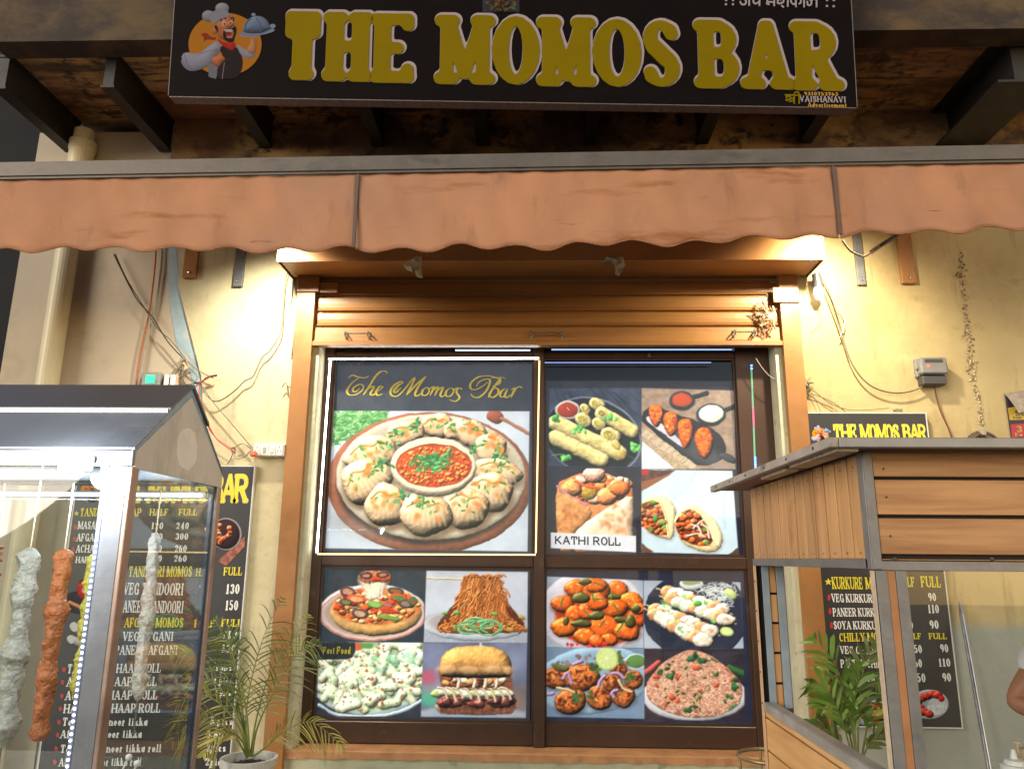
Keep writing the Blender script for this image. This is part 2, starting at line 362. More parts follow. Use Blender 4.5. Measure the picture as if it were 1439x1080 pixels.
def text(mb, s, pt, a, b, h, sty='slab', res=20, rise=.0016, top=None, grow=0, rise2=None):
    """lettering between photo places a and b (left and right ends of the base line), h photo pixels high; pt(px,py,rise) gives the place on the board"""
    wid = 0; L = []; gap = .1
    for ch in s:
        if ch == ' ': wid += .34; continue
        (V, Fc, E), W = glyph(ch, sty, res, None, grow); L.append((V, Fc, wid)); wid += W+gap
    wid -= gap
    A = pt(a[0], a[1], rise); B = pt(b[0], b[1], rise); U = pt(a[0]+(a[1]-0)*0, a[1]-h, rise)
    ux = (B-A)/wid; up = Vector((0, (U-A).y, (U-A).z))
    for V, Fc, o in L: mb.add([A+ux*(o+x)+up*y for x, y in V], Fc)

# ------------------------------------------------------------------ printed pictures: painted on a fine mesh, colour per vertex
_rt = np.random.RandomState(5).rand(256, 256)
def vnoise(x, y, seed=0):
    x = x+seed*17.3; y = y+seed*9.1; xi = np.floor(x).astype(int); yi = np.floor(y).astype(int); fx = x-xi; fy = y-yi
    fx = fx*fx*(3-2*fx); fy = fy*fy*(3-2*fy); g = lambda i, j: _rt[i & 255, j & 255]
    return (g(yi, xi)*(1-fx)+g(yi, xi+1)*fx)*(1-fy)+(g(yi+1, xi)*(1-fx)+g(yi+1, xi+1)*fx)*fy
def fbm(x, y, seed=0, o=3):
    s = 0; a = .5; n = 0
    for k in range(o): s = s+a*vnoise(x*2**k, y*2**k, seed+k); n += a; a *= .55
    return s/n
class Canvas:
    def __init__(s, P, view, bg=(0, 0, 0)):      # P: (ny,nx,3) world places of the mesh points
        s.P = P; px, py = proj(P); s.ox, s.oy, s.sc = view
        s.X = (px-s.ox)*s.sc; s.Y = (py-s.oy)*s.sc; s.fix()
        s.img = np.zeros(s.X.shape+(3,)); s.img[:] = bg; s.alpha = np.zeros(s.X.shape); s.clip = None; s.rs = np.random.RandomState(3)
    def warp(s):
        s.X0, s.Y0 = s.X.copy(), s.Y.copy(); X, Y = s.X0, s.Y0
        s.X = X+9*(fbm(X/45, Y/45, 3, 2)-.5)+2.5*(vnoise(X/12, Y/12, 8)-.5); s.Y = Y+9*(fbm(X/45, Y/45, 13, 2)-.5)+2.5*(vnoise(X/12, Y/12, 18)-.5)
    def finish(s):                               # lens softness, ink grain and slow colour drift of a cheap poster print
        p = np.pad(s.img, ((1, 1), (1, 1), (0, 0)), 'edge'); b = (p[:-2, 1:-1]+p[2:, 1:-1]+p[1:-1, :-2]+p[1:-1, 2:])/4; s.img = s.img*.5+b*.5
        g = 9*(fbm(s.X0/6, s.Y0/6, 31)-.5)+16*(fbm(s.X0/55, s.Y0/55, 41)-.5); s.img = np.clip(s.img+g[..., None], 0, 255)
    def fix(s):
        s.c0 = s.X.min(0); s.c1 = s.X.max(0); s.r0 = s.Y.min(1); s.r1 = s.Y.max(1); s.pix = abs(s.X[0, -1]-s.X[0, 0])/(s.X.shape[1]-1)
    def box(s, a, b, c, d):
        m = 2*s.pix; ci = np.where((s.c1 >= a-m) & (s.c0 <= c+m))[0]; ri = np.where((s.r1 >= b-m) & (s.r0 <= d+m))[0]
        if len(ci) < 2 or len(ri) < 2: return None
        return (slice(ri[0], ri[-1]+1), slice(ci[0], ci[-1]+1))
    def put(s, sl, dist, col, soft=1., a=1., shade=0, R=None, tex=0, ts=8., spec=0, edge=0):
        soft = max(soft*s.pix, .5*s.pix); m = np.clip(dist/soft+.5, 0, 1)*a
        if s.clip is not None: m = m*s.clip[sl]
        c = np.ones(dist.shape+(3,))*np.array(col, float)
        X, Y = s.X[sl], s.Y[sl]
        if tex: c = c*(1+tex*2*(fbm(X/ts, Y/ts, int(col[0]) % 7)-.5))[..., None]
        if shade:
            R = R or max(1e-3, float(dist.max())); t = np.clip(dist/R, 0, 1); hgt = np.sqrt(1-(1-t)**2)*R*.8
            if tex: hgt = hgt+fbm(X/ts, Y/ts, 4)*ts*.5*tex*2
            gy, gx = np.gradient(hgt, s.pix); n = np.sqrt(gx*gx+gy*gy+1); lam = (.42*gx+.62*gy+.66)/n
            if s.P[0, 0, 2] < s.P[-1, 0, 2]: lam = (.42*gx-.62*gy+.66)/n
            c = c*(1+shade*(lam-.62)*1.25)[..., None]
            if spec: c = c+(255*spec*np.clip(lam-.8, 0, 1)**2*25)[..., None]
        if edge: c = c*(1-edge*np.exp(-np.clip(dist, 0, None)/(3*s.pix)))[..., None]
        s.img[sl] = s.img[sl]*(1-m[..., None])+np.clip(c, 0, 255)*m[..., None]
        s.alpha[sl] = np.maximum(s.alpha[sl], m)
    def ell(s, cx, cy, rx, ry, col, rot=0, wob=0, **k):
        r = max(rx, ry)*1.2; sl = s.box(cx-r, cy-r, cx+r, cy+r)
        if sl is None: return
        q = math.radians(rot); x = s.X[sl]-cx; y = s.Y[sl]-cy; u = (x*math.cos(q)+y*math.sin(q))/rx; v = (-x*math.sin(q)+y*math.cos(q))/ry
        d = np.hypot(u, v)
        if wob: th = np.arctan2(v, u); d = d*(1+wob*np.sin(3*th+cx)+wob*.6*np.sin(5*th+cy))
        s.put(sl, (1-d)*min(rx, ry), col, **k)
    def sdf(s, pts, sl):
        X, Y = s.X[sl], s.Y[sl]; D = np.full(X.shape, 1e9); I = np.zeros(X.shape, bool); n = len(pts)
        for i in range(n):
            (x0, y0), (x1, y1) = pts[i], pts[(i+1) % n]; dx, dy = x1-x0, y1-y0; q = dx*dx+dy*dy+1e-9
            t = np.clip(((X-x0)*dx+(Y-y0)*dy)/q, 0, 1); D = np.minimum(D, (X-x0-dx*t)**2+(Y-y0-dy*t)**2)
            if y0 != y1: I ^= ((y0 > Y) != (y1 > Y)) & (X < (x1-x0)*(Y-y0)/(y1-y0)+x0)
        return np.where(I, 1, -1)*np.sqrt(D)
    def poly(s, pts, col, sm=0, **k):
        for _ in range(sm):
            o = []
            for i in range(len(pts)):
                a, b = pts[i], pts[(i+1) % len(pts)]; o += [(a[0]*.75+b[0]*.25, a[1]*.75+b[1]*.25), (a[0]*.25+b[0]*.75, a[1]*.25+b[1]*.75)]
            pts = o
        xs = [p[0] for p in pts]; ys = [p[1] for p in pts]; sl = s.box(min(xs), min(ys), max(xs), max(ys))
        if sl is not None: s.put(sl, s.sdf(pts, sl), col, **k)
    def line(s, pts, w, col, sm=True, w1=None, **k):
        if sm and len(pts) > 2: pts = [(p.x, p.y) for p in smooth_path([(a, b, 0) for a, b in pts], 4)]
        xs = [p[0] for p in pts]; ys = [p[1] for p in pts]; sl = s.box(min(xs)-w, min(ys)-w, max(xs)+w, max(ys)+w)
        if sl is None: return
        X, Y = s.X[sl], s.Y[sl]; D = None; n = len(pts)-1; w1 = w if w1 is None else w1
        for i in range(n):
            d = seg_d(X, Y, *pts[i], *pts[i+1], (w+(w1-w)*i/n)/2, (w+(w1-w)*(i+1)/n)/2); D = d if D is None else np.maximum(D, d)
        s.put(sl, D, col, **k)
    def setclip(s, pts=None, true=True):
        if pts is None: s.clip = None; return
        sl = (slice(None), slice(None)); w = (s.X, s.Y)
        if true and hasattr(s, 'X0'): s.X, s.Y = s.X0, s.Y0
        s.clip = np.clip(s.sdf(pts, sl)/s.pix+.5, 0, 1); s.X, s.Y = w
    def rect(s, pts, col, **k): s.setclip(pts); s.put((slice(None), slice(None)), np.full(s.X.shape, 99.), col, **k)
    def chunk(s, cx, cy, r, col, n=7, sq=.8, sm=1, **k):
        a0 = s.rs.rand()*6; r = r*1.28; s.poly([(cx+r*(.8+.35*s.rs.rand())*math.cos(a0+i*6.283/n), cy+sq*r*(.8+.35*s.rs.rand())*math.sin(a0+i*6.283/n)) for i in range(n)], col, sm=sm, **k)
    def flecks(s, n, cx, cy, rx, ry, col, sz, el=1.6, **k):
        for _ in range(n):
            a = s.rs.rand()*6.283; r = math.sqrt(s.rs.rand()); z = sz*(.6+.8*s.rs.rand()); v = .75+.5*s.rs.rand()
            s.ell(cx+rx*r*math.cos(a), cy+ry*r*math.sin(a), z*el, z, [min(255, c*v) for c in col], rot=s.rs.rand()*180, **k)
    def mesh(s, name, material, parent=None, keep=None):
        ny, nx = s.X.shape; me = bpy.data.meshes.new(name); V = s.P.reshape(-1, 3); I = np.arange(ny*nx).reshape(ny, nx)
        q = np.stack([I[:-1, :-1], I[:-1, 1:], I[1:, 1:], I[1:, :-1]], -1)
        if keep is not None: q = q[(keep[:-1, :-1]+keep[:-1, 1:]+keep[1:, 1:]+keep[1:, :-1]) > 2]
        q = q.reshape(-1, 4); me.vertices.add(len(V)); me.vertices.foreach_set('co', V.ravel())
        me.loops.add(q.size); me.loops.foreach_set('vertex_index', q.ravel()); me.polygons.add(len(q)); me.polygons.foreach_set('loop_start', np.arange(0, q.size, 4)); me.polygons.foreach_set('loop_total', np.full(len(q), 4))
        me.update(calc_edges=True); at_ = me.color_attributes.new('print', 'FLOAT_COLOR', 'POINT'); c = np.ones((ny*nx, 4), 'f'); c[:, :3] = lin(s.img.reshape(-1, 3)); at_.data.foreach_set('color', c.ravel())
        me.materials.append(material); o = bpy.data.objects.new(name, me); link(o)
        if parent is not None:
            o.parent = parent; loc = np.array(parent.location); a = np.empty(len(V)*3); me.vertices.foreach_get('co', a); me.vertices.foreach_set('co', (a.reshape(-1, 3)-loc).ravel())
        return o
def wall_grid(x0, x1, z0, z1, Y, step):
    nx = int((x1-x0)/step)+2; nz = int((z1-z0)/step)+2; X, Z = np.meshgrid(np.linspace(x0, x1, nx), np.linspace(z0, z1, nz))
    return np.stack([X, np.full(X.shape, Y), Z], -1)
# ------------------------------------------------------------------ materials in use
m_wall = mat('cream_plaster', (.56, .49, .30), .75, var=.12, vs=2.2, bump=.35, bs=22, stain=[((.38, .32, .17), 1.3, .50, .75), ((.33, .28, .17), 6, .60, .78), ((.30, .26, .17), 3.5, .58, .74, (3, 1, .35)), ((.22, .19, .13), 30, .70, .76)])
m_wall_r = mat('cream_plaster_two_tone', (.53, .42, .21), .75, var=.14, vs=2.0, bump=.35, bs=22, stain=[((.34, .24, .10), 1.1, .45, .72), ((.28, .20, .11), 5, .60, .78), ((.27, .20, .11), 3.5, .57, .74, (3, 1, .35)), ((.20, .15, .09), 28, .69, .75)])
def two_tone(m, col, zs, soft):           # blends the lower wall to blue-grey, with a ragged upper edge
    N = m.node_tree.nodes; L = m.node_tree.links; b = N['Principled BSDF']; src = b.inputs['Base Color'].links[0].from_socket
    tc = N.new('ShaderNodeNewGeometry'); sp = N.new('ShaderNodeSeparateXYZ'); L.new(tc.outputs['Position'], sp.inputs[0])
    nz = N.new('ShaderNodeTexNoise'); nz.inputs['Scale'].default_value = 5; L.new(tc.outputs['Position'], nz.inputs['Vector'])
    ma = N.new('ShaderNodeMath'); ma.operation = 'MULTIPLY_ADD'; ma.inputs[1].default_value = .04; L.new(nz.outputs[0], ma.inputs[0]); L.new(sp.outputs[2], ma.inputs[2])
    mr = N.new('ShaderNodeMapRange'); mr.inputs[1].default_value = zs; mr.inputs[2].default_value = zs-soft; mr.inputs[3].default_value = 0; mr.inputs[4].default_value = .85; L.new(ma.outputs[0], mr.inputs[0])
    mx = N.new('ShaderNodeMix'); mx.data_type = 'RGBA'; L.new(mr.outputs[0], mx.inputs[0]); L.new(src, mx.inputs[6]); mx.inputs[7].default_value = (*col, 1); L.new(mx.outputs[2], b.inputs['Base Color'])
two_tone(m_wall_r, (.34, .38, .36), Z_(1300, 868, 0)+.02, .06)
m_nwall = mat('beige_plaster', (.47, .40, .30), .8, var=.07, vs=2.0, bump=.2, bs=26, stain=[((.30, .25, .19), 2.0, .55, .8)])
m_blue = mat('pale_blue_paint', (.30, .40, .45), .7, var=.15, vs=12, stain=[((.45, .42, .33), 14, .55, .7)])
m_low = mat('green_cream_plaster', (.50, .50, .34), .8, var=.18, vs=6, bump=.4, bs=25, stain=[((.25, .24, .14), 9, .58, .72), ((.62, .62, .5), 5, .6, .75)])
m_reveal = mat('reveal_plaster', (.56, .54, .38), .8, var=.15, vs=9, bump=.4, bs=30, stain=[((.30, .27, .17), 14, .6, .72)])
m_orange = mat('orange_enamel', (.34, .155, .048), .42, var=.14, vs=3, bump=.12, bs=18, spec=.4, stain=[((.22, .09, .03), 2.5, .5, .8), ((.26, .16, .09), 7, .56, .75, (1, 1, .3)), ((.52, .40, .26), 30, .70, .735)], stretch=(1, 1, 1))
m_orange2 = mat('orange_slat_enamel', (.36, .165, .042), .40, var=.12, vs=2.5, bump=.10, bs=14, stain=[((.20, .085, .028), 3, .45, .8, (.3, 1, 3)), ((.22, .14, .08), 6, .56, .76, (.25, 1, 6)), ((.55, .42, .26), 24, .71, .74, (.4, 1, 2))])
m_sill = mat('orange_painted_sill', (.50, .24, .10), .6, var=.2, vs=8, bump=.4, bs=22, stain=[((.35, .17, .08), 9, .5, .7), ((.55, .45, .32), 18, .66, .72)])
m_alu = mat('brown_aluminium', (.075, .040, .026), .33, .25, var=.10, vs=4, stain=[((.16, .10, .07), 6, .6, .8)])
m_soffit = mat('mottled_old_soffit', (.40, .25, .09), .85, var=.35, vs=3, bump=.6, bs=20, stain=[((.10, .065, .04), 2.6, .43, .56, (.6, 3, 1)), ((.07, .045, .03), 11, .52, .62, (.5, 2.5, 1)), ((.04, .03, .02), 9, .54, .64), ((.22, .11, .055), 1.3, .5, .7)])
m_fascia = mat('mottled_old_fascia', (.085, .055, .025), .85, var=.3, vs=3, bump=.5, bs=14, stain=[((.030, .022, .018), 2.6, .46, .6, (1, 1, 1.8)), ((.045, .028, .018), 11, .55, .68)])
m_joist = mat('black_painted_steel', (.012, .011, .011), .55, var=.3, vs=10, bump=.15, bs=40, stain=[((.05, .03, .02), 12, .62, .75)])
m_pvc = mat('cream_plastic_pipe', (.55, .49, .32), .42, var=.08, vs=5, stain=[((.40, .34, .22), 5, .58, .75)])
m_canvas = mat('salmon_canvas', (.38, .185, .098), .85, var=.14, vs=3.2, bump=.45, bs=7, stain=[((.22, .07, .012), 1.9, .585, .72, (.6, 1, 4)), ((.30, .17, .12), 1.2, .5, .8), ((.22, .11, .06), 9, .56, .8, (1, 1, .3)), ((.16, .05, .012), 8, .665, .71, (.35, 1, 6)), ((.14, .05, .02), 8, .69, .73, (4, 1, .5))])
m_bar = mat('weathered_aluminium_bar', (.12, .105, .09), .5, .35, var=.15, vs=9, bump=.1, bs=50, stain=[((.07, .06, .05), 8, .55, .7, (.4, 1, 1))])
m_sign = mat('black_flex_banner', (.0045, .0028, .0028), .6, var=.25, vs=5, bump=.10, bs=9, spec=.06, stretch=(1, 1, 2.5))
m_signside = mat('grey_banner_side', (.14, .13, .12), .5); m_signedge = mat('dark_flex_banner_edge', (.10, .085, .08), .35, var=.4, vs=14, bump=.3, bs=30, stretch=(6, 1, 1))
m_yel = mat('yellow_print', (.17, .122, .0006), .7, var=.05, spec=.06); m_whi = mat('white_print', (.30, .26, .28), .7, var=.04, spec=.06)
m_yel2 = mat('bright_yellow_print', (.72, .60, .03), .5, var=.05); m_whi2 = mat('bright_white_print', (.78, .77, .74), .5, var=.04)
m_red = mat('red_print', (.45, .03, .03), .5); m_gold = mat('gold_print', (.72, .55, .05), .35, var=.15, vs=30)
m_menu = mat('black_menu_board', (.028, .028, .030), .4, var=.2, vs=4, stain=[((.05, .05, .05), 5, .6, .8)])
m_edge = mat('white_board_edge', (.62, .62, .58), .5)
m_steel = mat('brushed_steel', (.36, .36, .36), .38, .75, var=.12, vs=5, bump=.05, bs=60, stain=[((.26, .25, .24), 3, .55, .75, (1, 1, .4))])
m_steelL = mat('stainless_sheet', (.62, .59, .55), .5, .1, var=.10, vs=5, bump=.04, bs=50, stain=[((.33, .29, .24), 5, .52, .75, (1, 1, .35)), ((.55, .50, .42), 26, .70, .74, (1.5, 1.5, .25))])
m_dsteel = mat('dark_stainless_sheet', (.22, .24, .27), .28, .35, var=.12, vs=2.5, bump=.04, bs=40, stain=[((.11, .125, .15), 1.6, .5, .7)])
m_bsteel = mat('blue_grey_film', (.30, .42, .52), .5, .0, var=.2, vs=10)
m_galv = mat('galvanised_angle', (.20, .205, .215), .45, .55, var=.18, vs=12, bump=.1, bs=60, stain=[((.18, .17, .16), 18, .6, .72)])
m_woodS = mat('honey_laminate_plank', (.50, .275, .11), .42, var=.08, vs=4, bump=.05, bs=60, rnd=.14, grain=((.36, .175, .065), (30, 30, 2.2), .42, .7), stain=[((.33, .13, .04), 4, .60, .74), ((.25, .12, .05), 22, .68, .76)])
m_woodF = mat('brown_laminate_plank', (.45, .24, .10), .48, var=.06, vs=4, bump=.05, bs=60, rnd=.08, grain=((.27, .12, .045), (2.2, 34, 34), .42, .7), stain=[((.22, .09, .035), 5, .68, .78, (.6, 1, 1.2))])
m_woodL = mat('honey_laminate_long_plank', (.62, .36, .15), .48, var=.06, vs=4, bump=.05, bs=60, rnd=.08, grain=((.50, .25, .09), (26, 2.2, 26), .45, .72), stain=[((.44, .19, .06), 4, .66, .78)])
m_roofedge = mat('grey_weathered_board', (.36, .32, .28), .7, .0, var=.2, vs=12, bump=.3, bs=50, stain=[((.18, .15, .12), 16, .56, .68), ((.42, .38, .32), 22, .62, .7)])
m_plyedge = mat('raw_ply_edge', (.50, .40, .28), .8, var=.2, vs=25, bump=.3, bs=60, stain=[((.16, .09, .05), 14, .62, .68, (1, 1, .3))])
m_black = mat('black_gap_board', (.012, .010, .009), .8)
m_wire = mat('dark_wire', (.05, .045, .04), .5); m_wire_b = mat('olive_wire', (.16, .14, .09), .5); m_wire_r = mat('red_wire', (.45, .06, .03), .45); m_wire_w = mat('cream_wire', (.36, .32, .24), .5)
m_plastic = mat('white_plastic', (.70, .69, .64), .4, var=.05); m_grey = mat('grey_plastic', (.22, .22, .215), .4, var=.15, stain=[((.12, .12, .12), 14, .58, .7)]); m_dark = mat('dark_plastic', (.05, .048, .05), .35)
m_lens = glass('clear_cover', gain=1.2); m_pane = glass('window_glass', (.95, .97, .97), 1.52, .015, .75); m_cab = glass('cabinet_glass', (.90, .93, .93), 1.52, .01, 1.0)
m_chrome = mat('polished_steel', (.55, .54, .52), .2, .9, var=.1, vs=14); m_brass = mat('old_brass_tube', (.30, .22, .11), .38, .7, var=.3, vs=20)
m_pot = mat('white_painted_pot', (.52, .51, .46), .7, var=.2, vs=9, bump=.3, bs=30, stain=[((.30, .27, .20), 10, .6, .72)])
m_soil = mat('dark_potting_soil', (.05, .035, .022), .95, var=.5, vs=30, bump=.8, bs=60)
m_leaf = mat('palm_leaf', (.115, .155, .035), .55, var=.4, vs=14, rnd=.25, stain=[((.24, .20, .05), 9, .52, .7)]); m_leafy = mat('yellowing_palm_leaf', (.29, .25, .05), .55, var=.35, vs=10, rnd=.2, stain=[((.22, .12, .04), 12, .56, .7)]); m_leafb = mat('bright_palm_leaf', (.12, .22, .03), .45, var=.4, vs=9, rnd=.3, stain=[((.22, .24, .05), 7, .52, .7)]); m_stem = mat('palm_stem', (.16, .19, .04), .5, var=.3, vs=12)
m_print = print_mat('backlit_picture', .4, .30); m_printm = print_mat('printed_picture_matt', .6, 0, .08)
e_white = emis('cool_white_led', (1, .97, .93), 9); e_warm = emis('warm_white_led', (1, .86, .62), 4.0); e_dot = emis('led_chip', (.93, .95, 1), 7); e_gold = emis('amber_led', (1, .66, .25), 1.6)
e_blue = emis('blue_led', (.06, .16, 1), 5); e_green = emis('green_led', (.10, .45, .22), .45); e_pink = emis('pink_led', (1, .06, .25), .5); e_lcd = emis('green_display', (.02, .85, .30), .8); e_red = emis('red_indicator', (1, .04, .02), 5)
e_tube = emis('blue_white_tube', (.75, .88, 1), 3.2); e_lamp = emis('lamp_face', (1, .98, .95), 30)

# ------------------------------------------------------------------ ground
g = MB().box((-30, -30, -.3), (30, -.55, 0)).build('road', mat('asphalt', (.05, .05, .052), .85, var=.3, vs=8, bump=.5, bs=60)); tag(g, kind='structure')
g = MB().box((-30, -.55, -.3), (30, 2, .13)).build('pavement', mat('concrete_floor', (.42, .39, .34), .85, var=.2, vs=5, bump=.4, bs=40)); tag(g, kind='structure')

db = empty('sky_blocker', (-9, 14, 0), 'black building standing far back in the dark beyond the left wall edge', 'backdrop')  # added block, coloured near black, hides the bright sky in the gap
MB().box((-30, 10, 0), (6, 16, 14)).build('wall', mat('night_black', (.004, .005, .008), .9, var=.2, vs=1), db); MB().box((-30.2, 9.8, 14), (6.2, 16.2, 14.4)).build('roof', mat('night_black', (0, 0, 0)), db)  # body and cap of the added block, near black for night
# ------------------------------------------------------------------ walls
OX0, OX1 = X_(447, 395, 0), X_(1091, 395, 0)                # shutter opening between the guides
OZ0 = Z_(600, 1057, 0); OZ1 = Z_(760, 392, 0)+.25; REC = .15
WX0 = X_(27, 350, 0); WX1 = 3.4; WTOP = 3.97
blue_t = [(243, 300), (250, 400), (262, 460), (283, 530), (288, 640)]
bxs = [at(p[0], p[1], 0) for p in blue_t]
sw = empty('shop_wall', (0, 0, 0), 'cream plastered shop front wall around the orange shutter and its window', 'wall')
MB().prism([(bxs[0].x+.05, 0, WTOP), (bxs[1].x, 0, bxs[1].z), (bxs[3].x, 0, bxs[3].z), (bxs[4].x, 0, bxs[4].z), (bxs[4].x+.0, 0, -.05), (OX0, 0, -.05), (OX0, 0, WTOP)][::-1], (0, .3, 0)).build('plaster_left', m_wall, sw)
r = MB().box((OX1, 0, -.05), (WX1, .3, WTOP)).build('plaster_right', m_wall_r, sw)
MB().box((OX0, .001, OZ1), (OX1, .3, WTOP)).build('lintel', m_wall, sw)
MB().box((OX0, .004, -.05), (OX1, .3, OZ0-.03)).build('plaster_below_sill', m_low, sw)
def rough_sheet(x0, x1, y0, y1, z, amp, seed):              # uneven ledge surface
    mb = MB(); n = 60; rs = random.Random(seed); V = []; Fc = []
    for i in range(n+1):
        x = x0+(x1-x0)*i/n; a = rs.uniform(-amp, amp); b = rs.uniform(-amp, amp)
        V += [(x, y0+a, z-.035+b), (x, y0+a*.8, z-.004), (x, y0+.012, z), (x, y1, z+.004)]
    for i in range(n):
        for k in range(3): Fc.append((4*i+k, 4*i+4+k, 4*i+5+k, 4*i+k+1))
    return mb.add(V, Fc)
rough_sheet(OX0, OX1, -.012, .3, OZ0+.004, .004, 4).build('sill', m_sill, sw)
RV = MB().box((OX0, .012, OZ0), (OX0+.03, REC+.08, OZ1)); RV.build('reveal', m_reveal, sw)
MB().box((OX1-.03, .012, OZ0), (OX1, REC+.08, OZ1)).build('reveal', m_reveal, sw)
# crack in the plaster where it has blown off
mb = MB(); rs = random.Random(11)
crack = [(1352, 355), (1350, 380), (1353, 410), (1356, 440), (1360, 470), (1364, 500), (1364, 520), (1370, 545), (1376, 570), (1379, 600)]
for k in range(230):
    t = rs.random()*(len(crack)-1); i = int(t); u = t-i; px = crack[i][0]*(1-u)+crack[i+1][0]*u; py = crack[i][1]*(1-u)+crack[i+1][1]*u
    spread = 6 if (370 < py < 430 or 470 < py < 540) else 3
    c = at(px+rs.gauss(0, spread*.6), py, 0); s_ = rs.uniform(.002, .008); n = 5; a0 = rs.random()*6
    mb.m = 0 if rs.random() < .55 else 1
    mb.add([(c.x+s_*math.cos(a0+j*1.257)*rs.uniform(.5, 1.2), -.001-rs.uniform(0, .002), c.z+s_*1.3*math.sin(a0+j*1.257)) for j in range(n)]+[(c.x, -rs.uniform(.004, .012), c.z)], [(j, (j+1) % n, n) for j in range(n)])
o = mb.build('blown_plaster', [mat('crumbled_plaster', (.55, .45, .30), .95, var=.3, vs=60), mat('bare_render', (.27, .19, .10), .95, var=.3, vs=60)], sw); tag(o, kind='stuff')

nw = empty('neighbour_wall', (0, 0, 0), 'plain beige wall beside the shop with a pale blue painted edge', 'wall')
MB().box((WX0, .012, -.05), (bxs[3].x+.12, .3, WTOP)).build('plaster', m_nwall, nw)
bl = MB(); V = []
for p, w_ in zip([(243, 150), (243, 357), (252, 430), (262, 480), (280, 530), (285, 640)], [8, 10, 14, 16, 12, 6]):
    a = at(p[0]-w_, p[1], 0); b = at(p[0]+w_*.4, p[1], 0); V += [(a.x, .010, a.z), (b.x, .010, b.z)]
bl.add(V, [(2*i, 2*i+1, 2*i+3, 2*i+2) for i in range(5)]); bl.build('blue_painted_edge', m_blue, nw)

# ------------------------------------------------------------------ balcony over the front
bal = empty('balcony', (0, -.4, 3.9), 'old mottled balcony slab on black steel joists above the name board', 'balcony')
SZ = Z_(60, 58, -.75); BX0 = X_(-14, 90, -.75)-.02
MB().box((BX0, -.62, SZ+.03), (WX1, .3, SZ+.2)).build('slab', m_soffit, bal)
MB().box((BX0, -.75, SZ), (WX1, -.62, SZ+.8)).build('front_beam', m_fascia, bal)
jx = [(100, .07), (232, .07), (376, .07), (533, .07), (680, .075), (828, .07), (985, .07), (1130, .07), (1345, .26)]
for px, w_ in jx:
    x = X_(px, 218, 0); b = MB(); zt, zb = SZ+.03, (SZ-.165 if w_ < .1 else SZ-.19)
    b.box((x-w_/2, -.615, zb), (x+w_/2, .0, zb+.012)); b.box((x-w_/2, -.615, zt-.014), (x+w_/2, 0, zt-.001)); b.box((x-.02-w_*.1, -.61, zb+.012), (x+.02+w_*.1, 0, zt-.014))
    b.build('joist', m_joist, bal)

MB().box((X_(246, 200, 0), -.03, Z_(700, 226, -.03)), (WX1, -.0005, SZ+.028)).build('wall_shade_band', m_soffit, bal)  # added band whose dark colour stands in for shade on the wall top
# drain pipe on the neighbour wall
dp = empty('drain_pipe', (X_(80, 450, -.06), -.07, 0), 'cream plastic drain pipe running down the beige wall', 'pipe')
px_ = dp.location.x
MB().lathe([(0, 0), (.056, 0), (.056, 3.93), (0, 3.93)], (px_, -.062, 0), 24).build('tube', m_pvc, dp, smooth=False)
MB().lathe([(.056, 3.55), (.066, 3.555), (.066, 3.80), (.072, 3.81), (.072, 3.86), (.058, 3.87)], (px_, -.062, 0), 24).build('socket', m_pvc, dp)
MB().lathe([(.056, 1.02), (.065, 1.025), (.065, 1.06), (.056, 1.065)], (px_, -.062, 0), 24).build('collar', m_pvc, dp)

# ------------------------------------------------------------------ shutter
sh = empty('rolling_shutter', ((OX0+OX1)/2, 0, OZ0), 'orange enamelled rolling shutter half rolled up above the shop window', 'shutter')
a = at(420, 430, -.03); wl_ = OX0-X_(420, 430, -.03)
def channel(mb, x0, x1, inner):
    mb.box((x0, -.035, OZ0-.35), (x1, -.031, OZ1-.2)); mb.box((x0, -.031, OZ0-.35), (x0+.004, -.001, OZ1-.2)); mb.box((x1-.004, -.031, OZ0-.35), (x1, -.001, OZ1-.2)); return mb
channel(MB(), OX0-.098, OX0-.001, 1).build('guide_rail', m_orange, sh)
channel(MB(), OX1+.001, OX1+.099, 0).build('guide_rail', m_orange, sh)
HX0, HX1 = X_(389, 365, -.26), X_(1160, 366, -.26); HZ = Z_(760, 366, -.26)
hb = MB().box((HX0, -.262, HZ), (HX1, -.258, HZ+.42)); hb.build('hood_front', m_orange, sh)
ub = MB(); ub.add([(HX0+.004, -.257, HZ+.001), (HX1-.004, -.257, HZ+.001), (HX1-.01, -.215, HZ+.012), (HX0+.01, -.215, HZ+.012), (HX1-.015, -.02, HZ+.006), (HX0+.015, -.02, HZ+.006)], [(0, 1, 2, 3), (3, 2, 4, 5)]); ub.build('hood_underside', m_orange, sh)
MB().box((HX0, -.256, HZ+.002), (HX0+.004, -.002, HZ+.42)).build('hood_end', m_orange, sh); MB().box((HX1-.004, -.256, HZ+.002), (HX1, -.002, HZ+.42)).build('hood_end', m_orange, sh)
MB().box((HX0, -.262, HZ+.421), (HX1, -.001, HZ+.425)).build('hood_top', m_orange, sh)
for px in (408, 1137):
    p = at(px, 362, -.2); MB().lathe([(0, -.004), (.007, -.003), (.009, 0)], (p.x, -.225, HZ+.008), 8).build('screw', m_steel, sh)
# corner brackets at the guide tops
p0, p1 = at(421, 410, -.04), at(474, 397, -.04); MB().bbox((OX0-.1, -.045, p0.z), (OX0+.02, -.036, p1.z+.04), .002).build('bracket', m_orange, sh)
MB().bbox((OX0+.021, -.030, p0.z-.002), (p1.x, -.022, p1.z+.005), .002).build('bracket', m_orange, sh)
p0 = at(1095, 425, -.04); MB().bbox((p0.x-.03, -.045, p0.z), (OX1+.10, -.036, p0.z+.085), .002).build('bracket', m_orange, sh)
